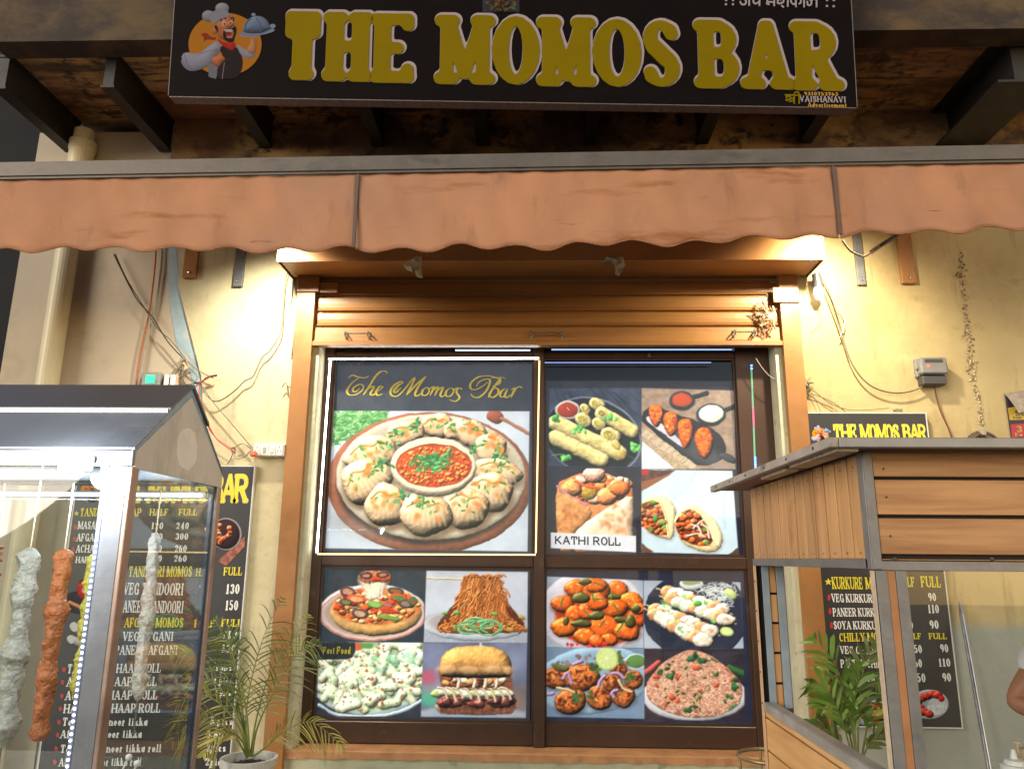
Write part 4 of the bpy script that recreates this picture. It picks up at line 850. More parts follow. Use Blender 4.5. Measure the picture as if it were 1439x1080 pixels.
# --- four dishes (upper right)
cv = poster(764.5, 1040, 535, 783, (760, 500, 3.723), (40, 38, 52)); E, Q, Ln, K, FL = cv.ell, cv.poly, cv.line, cv.chunk, cv.flecks
cv.rect([(45, 170), (525, 167), (525, 580), (40, 575)], (58, 64, 86), tex=.25, ts=40)
for k in range(60): x = 40+cv.rs.rand()*480; Ln([(x, 160+cv.rs.rand()*60), (x+90, 240+cv.rs.rand()*80)], 4, (34, 38, 56), a=.6)
E(272, 420, 262, 200, (120, 128, 150), rot=18); E(268, 420, 254, 192, (26, 27, 36), rot=18, soft=3)
def roll(p0, p1, w, hole=True):
    c = (212, 194, 132); Ln([(p0[0]+4, p0[1]+10), (p1[0]+4, p1[1]+10)], w, (16, 16, 20), soft=5, a=.6, sm=False); Ln([p0, p1], w, c, sm=False, shade=.9, tex=.14, ts=18, R=w*.5)
    for k in range(9): t = cv.rs.rand(); E(p0[0]+(p1[0]-p0[0])*t+cv.rs.randn()*w*.15, p0[1]+(p1[1]-p0[1])*t+cv.rs.randn()*w*.15, 12, 6, (178, 150, 84), rot=30, soft=3, a=.5)
    if hole: E(*p0, w*.48, w*.42, (222, 206, 146), rot=30, shade=.4); E(*p0, w*.30, w*.26, (150, 128, 58), rot=30, tex=.5, ts=7); FL(14, *p0, w*.26, w*.22, (200, 190, 90), 3)
E(140, 282, 66, 50, (190, 186, 186), shade=.3, R=14); E(140, 282, 54, 40, (160, 54, 32), shade=.25, tex=.1); Ln([(136, 270), (144, 282)], 4, (240, 200, 190))
roll((285, 248), (310, 262), 62); roll((228, 270), (236, 290), 48); roll((320, 300), (480, 395), 74, False); E(320, 298, 34, 26, (222, 206, 146), rot=25, shade=.4); E(322, 298, 20, 14, (150, 128, 58), rot=25, tex=.5, ts=7)
roll((212, 330), (235, 345), 68); roll((298, 350), (310, 362), 62); roll((352, 412), (380, 425), 84)
roll((75, 350), (415, 512), 82, False); roll((78, 428), (320, 545), 78, False); E(418, 515, 30, 24, (190, 160, 90), rot=40, shade=.5, tex=.2); Q([(355, 450), (395, 430), (425, 480), (400, 500)], (196, 172, 104), 1, shade=.5)
for x, y in ((70, 325), (200, 390), (355, 320), (490, 482), (135, 532), (505, 475)):
    for k in range(7): g_ = cv.rs.rand(); E(x+cv.rs.randn()*14, y+cv.rs.randn()*9, 14, 10, (70+50*g_, 150+50*g_, 66+40*g_), rot=g_*300, shade=.5)
Ln([(60, 520), (110, 512), (135, 530)], 4, (110, 170, 90)); Ln([(455, 520), (510, 548)], 3, (90, 90, 105))
# chicken on a black platter
cv.rect([(527, 167), (1010, 180), (1020, 592), (527, 590)], (146, 122, 108), tex=.16, ts=22)
for k in range(150): x, y = 527+cv.rs.rand()*480, 170+cv.rs.rand()*420; Ln([(x, y), (x+30, y+3)], 2, (120, 98, 84), a=.5)
Q([(527, 415), (720, 590), (527, 592)], (205, 212, 222)); Q([(527, 372), (560, 372), (840, 592), (700, 592), (527, 445)], (170, 146, 122), tex=.3, ts=5)
for k in range(90): t = cv.rs.rand(); x, y = 535+270*t, 400+180*t; Ln([(x-14, y+10), (x+14, y-12)], 3, (205, 190, 168), a=.6)
Q([(527, 300), (560, 268), (590, 262), (880, 360), (950, 420), (975, 500), (940, 550), (870, 575), (800, 565), (527, 350)], (34, 33, 42), 1, shade=.4, R=16); Q([(930, 515), (960, 500), (1020, 530), (1020, 570), (960, 545)], (52, 52, 62), 1, shade=.8)
Q([(545, 330), (600, 380), (640, 400), (680, 440), (740, 480), (760, 470), (640, 360), (560, 310)], (206, 200, 214), 1); E(800, 470, 200, 60, (150, 148, 160), rot=35, soft=12, a=.25)
for cx, cy, rx, ry, rot in ((603, 312, 44, 62, -8), (680, 356, 45, 68, 4), (757, 405, 47, 82, 6), (857, 455, 54, 88, 2)):
    Q([(cx-rx, cy-ry*.55), (cx-rx*.5, cy-ry*.95), (cx+rx*.5, cy-ry*.95), (cx+rx, cy-ry*.4), (cx+rx*.85, cy+ry*.3), (cx+rx*.2, cy+ry*1.0), (cx-rx*.25, cy+ry*.95), (cx-rx*.8, cy+ry*.3)], (222, 98, 24), 2, shade=1, R=34, tex=.32, ts=9, edge=.35)
    FL(34, cx, cy-ry*.1, rx*.75, ry*.75, (160, 58, 12), 4, a=.7); FL(30, cx-4, cy-ry*.15, rx*.7, ry*.7, (250, 150, 70), 3, a=.7)
def pan(cx, cy, rx, ry, col, h):
    Ln(h, 24, (30, 32, 42), shade=.8, sm=False); E(cx, cy+8, rx, ry, (20, 22, 30), soft=3); E(cx, cy, rx, ry, (42, 45, 56), shade=.5, R=10); E(cx, cy-2, rx-12, ry-10, [c*.8 for c in col]); E(cx, cy, rx-16, ry-13, col, shade=.12, tex=.04)
pan(738, 230, 66, 46, (176, 66, 36), [(795, 215), (868, 194)]); pan(890, 302, 76, 56, (214, 218, 206), [(955, 285), (1012, 262)])
# kathi roll
cv.rect([(72, 588), (490, 588), (490, 1022), (75, 1022)], (40, 38, 52)); Q([(80, 668), (130, 640), (210, 615), (265, 590), (335, 610), (470, 660), (484, 710), (470, 1022), (90, 1022)], (206, 130, 82), 1, shade=.3, R=60, tex=.12, ts=30)
E(282, 700, 196, 76, (196, 96, 50), tex=.25, ts=12)
for k in range(46):
    a = cv.rs.rand()*6.28; r = math.sqrt(cv.rs.rand()); x, y = 285+175*r*math.cos(a), 690+68*r*math.sin(a); g_ = cv.rs.rand(); K(x, y, 18+14*g_, [(232, 128, 66), (216, 84, 36), (240, 160, 110), (206, 110, 60), (232, 190, 170)][k % 5], shade=1, tex=.2, ts=8, spec=.2, edge=.2)
E(252, 722, 40, 28, (152, 122, 44), shade=.6, tex=.3); K(160, 690, 52, (236, 150, 90), shade=1, tex=.3, ts=9); K(280, 622, 48, (238, 176, 158), shade=.9, tex=.2); K(345, 735, 52, (238, 140, 84), shade=1, tex=.25, spec=.2); K(420, 690, 46, (226, 110, 50), shade=1, tex=.2)
Ln([(85, 680), (160, 740), (240, 775)], 14, (186, 130, 150), shade=.5); Ln([(180, 655), (240, 680), (300, 690)], 14, (224, 96, 40), shade=.7)
Q([(78, 680), (110, 710), (200, 760), (275, 800), (250, 870), (170, 922), (170, 1022), (88, 1022), (80, 860)], (216, 146, 90), 1, shade=.5, R=40, tex=.2, ts=22); FL(30, 150, 860, 80, 80, (160, 88, 40), 7, a=.4, soft=3)
Q([(170, 925), (260, 850), (380, 775), (478, 718), (484, 800), (476, 1022), (160, 1022)], (240, 204, 176), 1, shade=.55, R=50, tex=.08, ts=40); FL(26, 390, 850, 80, 80, (196, 112, 66), 9, a=.45, soft=4)
cv.rect([(52, 922), (498, 940), (498, 1026), (52, 1004)], (214, 214, 224))
# wraps
cv.rect([(527, 592), (1002, 600), (1034, 1038), (527, 1026)], (196, 212, 224), tex=.05, ts=120); Q([(527, 592), (705, 598), (600, 650), (527, 710)], (84, 52, 48), tex=.3, ts=20); Q([(527, 660), (690, 610), (560, 690), (527, 705)], (140, 84, 56)); E(545, 606, 24, 16, (170, 40, 30)); Ln([(820, 600), (760, 690), (700, 740)], 10, (172, 190, 205), a=.7, soft=4); Ln([(990, 610), (960, 780), (965, 900)], 12, (170, 190, 208), a=.7, soft=5); Q([(527, 975), (590, 1026), (527, 1026)], (96, 66, 48), tex=.4, ts=8); Q([(1034, 1000), (980, 1038), (1036, 1038)], (90, 60, 46))
def wrap(pts_out, pts_in, seed):
    Q([(x+8, y+10) for x, y in pts_out], (150, 160, 170), 1, soft=6, a=.6); Q(pts_out, (232, 210, 160), 1, shade=.55, R=26, tex=.06, ts=22); Q(pts_in, (120, 52, 26), 1, tex=.3, ts=10)
    cv.setclip(pts_in); xs = [p[0] for p in pts_in]; ys = [p[1] for p in pts_in]
    for k in range(70):
        x, y = min(xs)+cv.rs.rand()*(max(xs)-min(xs)), min(ys)+cv.rs.rand()*(max(ys)-min(ys)); g_ = cv.rs.rand(); K(x, y, 9+13*g_, [(206, 92, 40), (178, 66, 28), (226, 130, 74), (120, 50, 24), (190, 84, 44)][k % 5] if k % 14 else (110, 140, 60), shade=1, tex=.25, ts=6, spec=.25)
    cv.clip = None
wrap([(525, 745), (600, 722), (670, 740), (712, 800), (706, 850), (690, 960), (640, 955), (527, 905)], [(527, 770), (585, 752), (622, 770), (650, 850), (664, 935), (600, 935), (527, 890)], 1)
Q([(612, 752), (660, 752), (712, 800), (690, 955), (662, 960), (655, 860)], (236, 214, 166), 1, shade=.5, R=20); Ln([(625, 760), (660, 850), (672, 950)], 5, (190, 158, 108))
wrap([(692, 880), (720, 810), (790, 772), (850, 800), (920, 870), (958, 940), (935, 1020), (850, 1028), (740, 985)], [(700, 880), (735, 815), (790, 798), (835, 830), (880, 910), (905, 985), (820, 995), (735, 960)], 2)
Q([(820, 785), (870, 815), (930, 880), (952, 935), (940, 1010), (905, 990), (880, 900)], (238, 218, 172), 1, shade=.5, R=22)
for k in range(4): Ln([(860+k*14, 980+k*10), (905+k*6, 985+k*12)], 4, (190, 160, 110))
for a_, b_ in (((785, 880), (840, 930)), ((760, 940), (860, 945)), ((800, 900), (850, 860)), ((840, 880), (880, 950))): Ln([a_, ((a_[0]+b_[0])/2+10, (a_[1]+b_[1])/2-14), b_], 9, (236, 206, 196), shade=.6)
E(598, 848, 14, 18, (60, 150, 70), shade=.6); E(635, 870, 26, 18, (150, 150, 80), shade=.6); E(572, 900, 14, 10, (80, 150, 60)); E(855, 905, 12, 9, (110, 150, 60))
cv.setclip(); cv.finish(); posterB = cv.mesh('food_poster', m_print); recenter(posterB); tag(posterB, 'poster of spring rolls, orange chicken, wraps and a roll, marked KATHI ROLL', 'poster', 'food posters behind the window glass')
mb = MB(); tB = lambda x, y: (760+x/3.723, 500+y/3.723); text(mb, 'KATHI ROLL', wp(PY), tB(74, 984), tB(418, 992), 12, 'sans', 22, rise=.002); child(mb, 'dish_name', mat('navy_print', (.02, .02, .05), .5), posterB)
# --- fast food (lower left)
cv = poster(443.5, 745, 796, 1015, (430, 780, 4.0), (48, 50, 60)); E, Q, Ln, K, FL = cv.ell, cv.poly, cv.line, cv.chunk, cv.flecks
cv.rect([(85, 85), (668, 85), (660, 487), (80, 482)], (46, 56, 66), tex=.12, ts=60)
E(375, 322, 305, 162, (214, 202, 198), shade=.35, R=30); E(375, 330, 296, 150, (214, 120, 100)); E(375, 328, 288, 143, (222, 208, 202)); E(376, 326, 276, 134, (180, 150, 140), soft=5)
E(392, 318, 258, 134, (214, 164, 100), shade=.7, R=40, tex=.12, ts=26); E(394, 286, 246, 104, (204, 112, 60), tex=.35, ts=18, soft=3)
for k in range(170): a = cv.rs.rand()*6.28; r = math.sqrt(cv.rs.rand()); g_ = cv.rs.rand(); K(394+236*r*math.cos(a), 284+92*r*math.sin(a), 9+12*g_, [(226, 170, 104), (200, 78, 40), (232, 190, 140), (190, 60, 30), (216, 140, 80)][k % 5], shade=.9, tex=.2, ts=7)
def ring(cx, cy, rx, ry, col, inn):
    E(cx, cy, rx, ry, col, shade=.7, R=8, rot=8); E(cx, cy, rx*.66, ry*.6, inn, tex=.2, ts=6, rot=8)
for cx, cy, rx, ry, c1, c2 in ((235, 205, 44, 28, (96, 54, 52), (190, 140, 110)), (285, 245, 56, 24, (206, 72, 36), (220, 160, 110)), (225, 262, 40, 20, (84, 56, 60), (120, 130, 70)), (305, 325, 50, 28, (78, 62, 60), (196, 150, 120)), (390, 276, 46, 22, (96, 150, 60), (150, 180, 90)), (460, 280, 30, 16, (150, 80, 80), (180, 110, 100)), (505, 200, 46, 22, (66, 60, 52), (150, 90, 50)), (520, 236, 52, 24, (206, 70, 36), (90, 130, 60)), (560, 272, 44, 22, (70, 66, 66), (150, 120, 110)), (465, 310, 52, 18, (200, 60, 34), (190, 70, 40)), (470, 352, 66, 15, (110, 140, 60), (120, 150, 70)), (600, 256, 26, 26, (76, 96, 56), (120, 90, 60))): ring(cx, cy, rx, ry, c1, c2)
Q([(290, 150), (330, 200), (345, 260), (390, 245), (430, 225), (460, 160), (470, 120), (380, 95), (300, 110)], (236, 214, 188), 1, shade=.35, R=40, tex=.2, ts=9, soft=7); Q([(292, 120), (320, 88), (400, 80), (470, 96), (482, 128), (450, 158), (400, 146), (350, 162), (305, 146)], (196, 120, 78), 1, shade=.6, tex=.3, ts=9, soft=2); FL(30, 385, 118, 80, 24, (190, 80, 44), 7); E(340, 112, 36, 18, (70, 40, 42), shade=.7, R=6); E(340, 112, 22, 9, (190, 140, 120)); E(430, 108, 34, 18, (80, 50, 48), shade=.7, R=6); E(432, 108, 20, 9, (190, 130, 100)); E(398, 130, 24, 10, (206, 64, 32), shade=.6)
for k in range(26): x = 315+130*cv.rs.rand(); Ln([(x, 150), (x*.7+385*.3, 235)], 3, (250, 236, 214), a=.6)
# noodles
cv.rect([(677, 85), (1247, 92), (1243, 490), (662, 487)], (196, 198, 210), tex=.05, ts=80); Q([(662, 420), (1243, 430), (1243, 490), (662, 487)], (170, 172, 184), tex=.1, ts=14); Ln([(677, 128), (900, 132)], 12, (206, 190, 150), sm=False, shade=.6); E(955, 392, 300, 88, (206, 212, 222), shade=.4, R=40); E(955, 372, 290, 66, (170, 160, 160), soft=5)
def noodle(p, w, g_): Ln(p, w, (150+66*g_, 78+52*g_, 28+40*g_), shade=1.1, soft=1, spec=.12)
Q([(880, 118), (1100, 118), (1112, 240), (1190, 330), (1236, 395), (1190, 436), (960, 440), (780, 436), (722, 400), (790, 320), (862, 240)], (96, 46, 20), 1, tex=.3, ts=14)
for k in range(520):
    a = cv.rs.rand(); t = cv.rs.rand(); sp = 60+200*max(0, t-.35); x = 985+(a-.5)*2*(105+max(0, t-.45)*270); y = 235+185*t; n_ = 4; ph = cv.rs.rand()*6; th = cv.rs.rand()*3.1
    noodle([(x+math.cos(th)*(i-1.5)*14+math.sin(ph+i*2.4)*11, y+math.sin(th)*(i-1.5)*9+math.cos(ph+i*2.)*6) for i in range(n_)], 10.5, cv.rs.rand())
for k in range(150):
    u = cv.rs.rand()*2-1; x = 992+u*100; ph = cv.rs.rand()*6; ln = 110+cv.rs.rand()*150
    noodle([(x+u*2.2*i*i*.8+math.sin(ph+i*2.3)*11, 118+ln*i/6) for i in range(7)], 10, cv.rs.rand()**.8)
for k in range(16): x = 880+230*cv.rs.rand(); noodle([(x-16, 122), (x, 106+6*cv.rs.rand()), (x+16, 120)], 9, cv.rs.rand())
for k in range(16):
    cx, cy, r_ = 900+150*cv.rs.rand(), 372+44*cv.rs.rand(), 20+34*cv.rs.rand(); a = cv.rs.rand()*6; g_ = cv.rs.rand(); Ln([(cx+r_*1.5*math.cos(a+i*.7), cy+r_*.8*math.sin(a+i*.7)) for i in range(6)], 9, (60+90*g_, 140+60*g_, 80+70*g_), shade=.9)
for x, y in ((780, 324), (848, 320), (838, 405), (1215, 350), (1150, 418), (1060, 330)): E(x, y, 20, 12, (120, 160, 80) if x < 1100 else (180, 140, 60), rot=x % 70, shade=.7)
# creamy pasta
cv.rect([(75, 487), (660, 490), (645, 905), (58, 903)], (48, 52, 62)); E(350, 690, 330, 210, (196, 210, 216), shade=.3, R=26); E(350, 676, 316, 205, (176, 196, 160), tex=.2, ts=40); Q([(75, 487), (660, 490), (655, 700), (60, 700)], (180, 196, 162), tex=.2, ts=36)
for k in range(120):
    x, y = 70+580*cv.rs.rand(), 500+350*(k/120.); th = cv.rs.rand()*3.14; ln = 46; g_ = cv.rs.rand()
    if (y-676)/205 > .1 and ((x-350)/300)**2+((y-676)/185)**2 > 1: continue
    p0, p1 = (x-ln*math.cos(th), y-ln*.6*math.sin(th)), (x+ln*math.cos(th), y+ln*.6*math.sin(th)); Ln([(p0[0]+3, p0[1]+9), (p1[0]+3, p1[1]+9)], 42, (112, 136, 100), soft=5, a=.5, sm=False)
    Ln([p0, p1], 50, (196+30*g_, 208+20*g_, 170+26*g_), sm=False, shade=.7, R=26, tex=.05, ts=14, spec=.08)
    if k % 3 == 0: E(*p1, 17, 14, (204, 212, 170), shade=.5); E(*p1, 8, 6, (120, 136, 86))
FL(90, 355, 680, 290, 190, (178, 84, 48), 5, a=.85); FL(120, 355, 680, 290, 190, (70, 84, 56), 2.2, a=.8); FL(14, 480, 600, 160, 60, (110, 190, 150), 12, a=.5, soft=3)
E(285, 510, 40, 22, (206, 96, 60), soft=3); E(345, 505, 40, 16, (90, 150, 80), soft=3); Ln([(75, 840), (180, 893), (340, 906), (520, 880), (650, 812)], 20, (196, 210, 222), shade=.5)
Q([(58, 486), (275, 486), (275, 540), (262, 572), (235, 584), (66, 584)], (40, 42, 48))
# burger
cv.rect([(660, 490), (1243, 490), (1236, 912), (645, 906)], (108, 112, 138), tex=.3, ts=150)
E(1160, 600, 120, 90, (150, 156, 184), soft=40, a=.7); E(690, 682, 44, 36, (214, 84, 104), soft=16); E(770, 640, 60, 60, (140, 140, 170), soft=30, a=.6); E(690, 800, 66, 44, (84, 168, 140), soft=14); E(1150, 830, 110, 80, (150, 110, 84), soft=40, a=.8); Q([(645, 870), (760, 850), (1236, 880), (1236, 912), (645, 906)], (176, 170, 176), soft=6); E(720, 745, 70, 30, (160, 150, 160), soft=14, a=.7)
E(950, 880, 260, 26, (150, 170, 190), soft=4); Q([(720, 830), (800, 815), (1130, 820), (1180, 850), (1150, 895), (800, 895), (740, 880)], (196, 168, 140), 1, shade=.6, tex=.2, ts=12)
Q([(745, 640), (1150, 640), (1165, 760), (1180, 860), (1150, 890), (760, 890), (735, 820), (760, 740)], (120, 70, 52), tex=.5, ts=12, soft=3); Q([(770, 668), (1140, 668), (1130, 700), (780, 700)], (206, 150, 110), 1, shade=.6)
for k in range(60): x = 755+400*cv.rs.rand(); K(x, 800+38*cv.rs.rand(), 24, (92+30*cv.rs.rand(), 50, 44), shade=1.1, tex=.4, ts=7, spec=.35)
for k in range(12): x = 740+36*k; K(x, 768+16*cv.rs.rand(), 34, (204, 206, 176) if k % 3 else (170, 186, 120), shade=.8, tex=.12, sq=.6)
for k in range(9): x = 770+45*k+10*cv.rs.rand(); Ln([(x-34, 742), (x, 756), (x+20, 800+24*cv.rs.rand())], 15, (222, 190, 164), shade=.8, spec=.15)
Q([(785, 706), (860, 690), (1060, 694), (1105, 712), (1080, 745), (800, 740)], (196, 88, 44), 1, shade=.8, R=18); 
for k in range(40): x = 780+340*cv.rs.rand(); K(x, 680+40*cv.rs.rand(), 21, [(214, 150, 96), (236, 206, 170), (196, 100, 60)][k % 3], shade=.9)
for x in (860, 950, 1010, 1075): Ln([(x-20, 680), (x, 700), (x-4, 738)], 20, (228, 200, 180), shade=.8)
Q([(752, 668), (752, 580), (800, 522), (950, 500), (1095, 518), (1150, 580), (1164, 655), (1140, 686), (960, 690), (780, 684)], (206, 150, 82), 1, shade=1.0, R=90, tex=.14, ts=30, spec=.1)
for (a_, b_, c__) in ((775, 640, 60), (900, 645, 66), (1035, 640, 60), (1120, 645, 30)): E(a_+20, b_, c__, 26, (222, 170, 120), soft=5, shade=.4, a=.75)
for x in (848, 970, 1098): Ln([(x-8, 612), (x, 640), (x, 668)], 6, (160, 104, 60), a=.8, soft=2)
Ln([(980, 490), (979, 516)], 12, (210, 205, 200), sm=False)
cv.setclip(); cv.finish(); posterC = cv.mesh('food_poster', m_print); recenter(posterC); tag(posterC, 'poster of pizza, noodles, creamy pasta and a burger, marked Fast Food', 'poster', 'food posters behind the window glass')
mb = MB(); tC = lambda x, y: (430+x/4, 780+y/4); text(mb, 'Fast', wp(PY), tC(94, 552), tC(160, 553), 10, 'round', 22, rise=.002); text(mb, 'Food', wp(PY), tC(172, 553), tC(250, 554), 10.5, 'round', 22, rise=.002); child(mb, 'dish_name', m_yel2, posterC)
# --- indian dishes (lower right)
cv = poster(764.5, 1054, 796, 1018, (750, 780, 4.0), (40, 42, 62)); E, Q, Ln, K, FL = cv.ell, cv.poly, cv.line, cv.chunk, cv.flecks
cv.rect([(75, 118), (614, 140), (618, 520), (68, 515)], (168, 176, 190), tex=.08, ts=60); E(330, 320, 300, 240, (214, 206, 218), shade=.25, R=40); E(350, 340, 262, 196, (206, 196, 206), soft=8)
E(370, 340, 250, 170, (190, 62, 20), tex=.25, ts=20, soft=4)
CH = [(235, 185, 62), (470, 190, 62), (355, 200, 76), (160, 275, 66), (545, 255, 62), (575, 350, 66), (235, 330, 62), (300, 310, 56), (455, 300, 74), (345, 165, 60), (175, 400, 72), (395, 405, 86), (525, 425, 74), (285, 450, 60), (420, 475, 50), (360, 262, 60), (590, 300, 44), (350, 480, 44)]
for cx, cy, r_ in CH: E(cx+4, cy+14, r_, r_*.7, (110, 28, 8), soft=7, a=.6); K(cx, cy, r_*.92, (226, 90+20*cv.rs.rand(), 22), n=6, shade=1, R=r_*.55, tex=.16, ts=16, spec=.4, edge=.25); FL(5, cx-r_*.2, cy-r_*.25, r_*.5, r_*.3, (255, 190, 120), 5, a=.7)
for cx, cy, rx, ry in ((275, 240, 46, 26), (355, 340, 42, 22), (268, 382, 50, 20), (452, 232, 36, 16), (490, 360, 34, 18), (570, 300, 26, 22), (290, 148, 34, 14), (182, 368, 16, 22), (545, 370, 26, 30)): K(cx, cy, rx, (78, 76, 34), sq=ry/rx, shade=1, spec=.35)
for a_, b_ in (((330, 215), (340, 260)), ((450, 275), (478, 315)), ((280, 305), (320, 335)), ((340, 150), (385, 165)), ((370, 400), (395, 365)), ((470, 430), (505, 380)), ((345, 245), (385, 240)), ((150, 290), (165, 235)), ((440, 200), (435, 250))): Ln([a_, b_], 9, (90, 120, 40), sm=False, shade=.8)
FL(14, 300, 500, 120, 10, (206, 40, 40), 6)
cv.rect([(617, 140), (1162, 150), (1180, 522), (620, 522)], (168, 176, 194)); E(915, 335, 300, 245, (38, 42, 62), shade=.15, R=16); Q([(620, 440), (720, 522), (620, 522)], (176, 184, 200)); E(885, 160, 66, 34, (206, 212, 214), shade=.5, R=14); E(885, 150, 50, 18, (150, 160, 110))
for k in range(70):
    cx, cy, r_ = 1030+80*cv.rs.randn()*.6, 225+46*cv.rs.randn()*.8, 12+24*cv.rs.rand(); a = cv.rs.rand()*6; Ln([(cx+r_*1.4*math.cos(a+i*.8), cy+r_*.8*math.sin(a+i*.8)) for i in range(5)], 5, (196+30*cv.rs.rand(), 202+20*cv.rs.rand(), 214), a=.85, shade=.4)
for a_, b_ in (((690, 185), (1115, 328)), ((708, 228), (1138, 382)), ((622, 275), (1046, 448)), ((620, 298), (998, 508))):
    Ln([a_, b_], 8, (216, 190, 150), sm=False, shade=.8); n_ = 8
    for i in range(n_):
        t = .17+.70*i/(n_-1); x, y = a_[0]+(b_[0]-a_[0])*t, a_[1]+(b_[1]-a_[1])*t; g_ = cv.rs.rand(); E(x+4, y+12, 42, 28, (22, 22, 34), soft=6, a=.5); K(x, y, 40+8*g_, (222, 206, 190) if i % 3 else (206, 150, 104), n=7, shade=.9, R=26, tex=.14, ts=14, spec=.12)
        if cv.rs.rand() < .6: E(x+8, y-6, 16, 8, (190, 116, 66), soft=4, a=.7, rot=30)
FL(16, 860, 330, 190, 110, (110, 180, 90), 8, a=.8); E(920, 268, 24, 16, (96, 176, 72), shade=.5); E(1108, 215, 38, 22, (196, 210, 130), rot=40, shade=.4); E(1085, 428, 38, 27, (190, 206, 110), rot=12, shade=.3, R=8); E(1085, 428, 28, 19, (214, 224, 160), rot=12)
cv.rect([(68, 515), (620, 522), (623, 917), (64, 905)], (120, 140, 166)); E(330, 700, 330, 190, (158, 184, 206), rot=-8, shade=.35, R=34); E(335, 690, 292, 150, (144, 170, 194), rot=-8, soft=8)
E(575, 598, 66, 48, (196, 206, 214), shade=.3, R=10); E(575, 594, 55, 38, (92, 132, 70), shade=.2)
FL(60, 330, 640, 220, 80, (120, 80, 60), 9, a=.6)
for cx, cy, r_ in ((125, 690, 72), (265, 680, 92), (205, 820, 88), (375, 800, 74), (480, 640, 52), (500, 790, 66), (440, 715, 52), (560, 690, 56)):
    E(cx+6, cy+18, r_, r_*.75, (52, 40, 48), soft=9, a=.6); K(cx, cy, r_*.95, (198, 104, 48), n=6, sq=.88, shade=1, R=r_*.5, tex=.3, ts=13, edge=.3, spec=.15); FL(16, cx, cy, r_*.7, r_*.6, (84, 32, 18), 6, el=2.6, a=.8); FL(9, cx-8, cy-8, r_*.5, r_*.4, (236, 150, 84), 5, a=.7)
for p_ in ([(165, 690), (190, 660), (215, 720)], [(360, 740), (375, 700), (400, 675)], [(450, 800), (440, 770), (470, 755)], [(440, 665), (480, 665), (510, 690)], [(75, 780), (110, 775)], [(225, 610), (270, 590)]): Ln(p_, 19, (176, 140, 176), shade=.8)
for p_ in ([(130, 745), (180, 755), (238, 770)], [(480, 700), (500, 745), (550, 765)], [(500, 570), (470, 610)]): Ln(p_, 15, (222, 186, 140), shade=.8)
Q([(90, 605), (150, 610), (210, 625), (190, 655), (130, 650)], (104, 96, 56), 1, shade=.7, tex=.3); 
for x, y in ((345, 640), (240, 795), (330, 790), (540, 690), (480, 570)): FL(12, x, y, 26, 30, (70, 96, 50), 8)
E(412, 580, 62, 66, (196, 208, 120), rot=-20, shade=.3, R=8); E(412, 578, 51, 54, (206, 218, 140), rot=-20); 
for k in range(9): a = k*.698; Ln([(412, 578), (412+46*math.cos(a), 578+48*math.sin(a))], 3, (226, 232, 180), sm=False)
E(408, 575, 7, 8, (240, 240, 210))
cv.rect([(622, 525), (1180, 525), (1186, 932), (624, 920)], (46, 38, 50), tex=.25, ts=60); Ln([(620, 660), (650, 640), (700, 600)], 28, (190, 80, 76), shade=.7); Ln([(1100, 630), (1150, 650), (1190, 665)], 34, (50, 96, 50), shade=.7); E(905, 790, 300, 140, (206, 204, 210), shade=.4, R=24)
Q([(628, 770), (640, 700), (720, 600), (830, 540), (900, 528), (980, 550), (1080, 620), (1160, 700), (1178, 770), (1150, 850), (1040, 905), (880, 915), (740, 880), (650, 820)], (190, 128, 104), 1, tex=.25, ts=14, shade=.25, R=60)
cv2 = [(632, 770), (645, 705), (722, 605), (830, 545), (900, 533), (978, 555), (1078, 625), (1155, 702), (1172, 770), (1146, 845), (1038, 898), (880, 908), (742, 873), (656, 815)]
cv.setclip(cv2)
for k in range(1700):
    x, y = 630+545*cv.rs.rand(), 530+380*cv.rs.rand(); t = cv.rs.randn()*.7+.4; g_ = cv.rs.rand(); l_n = 12+8*cv.rs.rand(); Ln([(x, y), (x+l_n*math.cos(t), y+l_n*math.sin(t))], 5.2, (196+46*g_, 140+60*g_, 112+62*g_), sm=False, shade=.9, soft=.8)
    if k % 9 == 0: Ln([(x+4, y+6), (x+4+l_n*math.cos(t), y+6+l_n*math.sin(t))], 3.6, (110, 56, 40), sm=False, a=.7)
FL(30, 905, 720, 240, 160, (54, 84, 44), 7, el=1.9, shade=.5); FL(12, 905, 720, 240, 160, (196, 84, 56), 9, shade=.6)
for x, y in ((775, 680), (945, 592), (1125, 740), (1100, 795), (1125, 865), (880, 585), (915, 560), (705, 655), (870, 862), (1135, 690)): FL(4, x, y, 14, 12, (50, 96, 56), 11, shade=.6)
E(912, 636, 24, 14, (206, 90, 62), shade=.6); E(690, 680, 20, 14, (200, 84, 64), shade=.6); E(780, 800, 22, 16, (206, 84, 48), shade=.6)
for x, y in ((980, 745), (1000, 665), (915, 790), (902, 710)): Ln([(x+15*math.cos(i*1.05), y+15*math.sin(i*1.05)) for i in range(7)], 5, (96, 100, 50))
cv.setclip(); cv.finish(); posterD = cv.mesh('food_poster', m_print); recenter(posterD); tag(posterD, 'poster of chilli chicken, skewers, tandoori pieces and fried rice, lower right', 'poster', 'food posters behind the window glass')

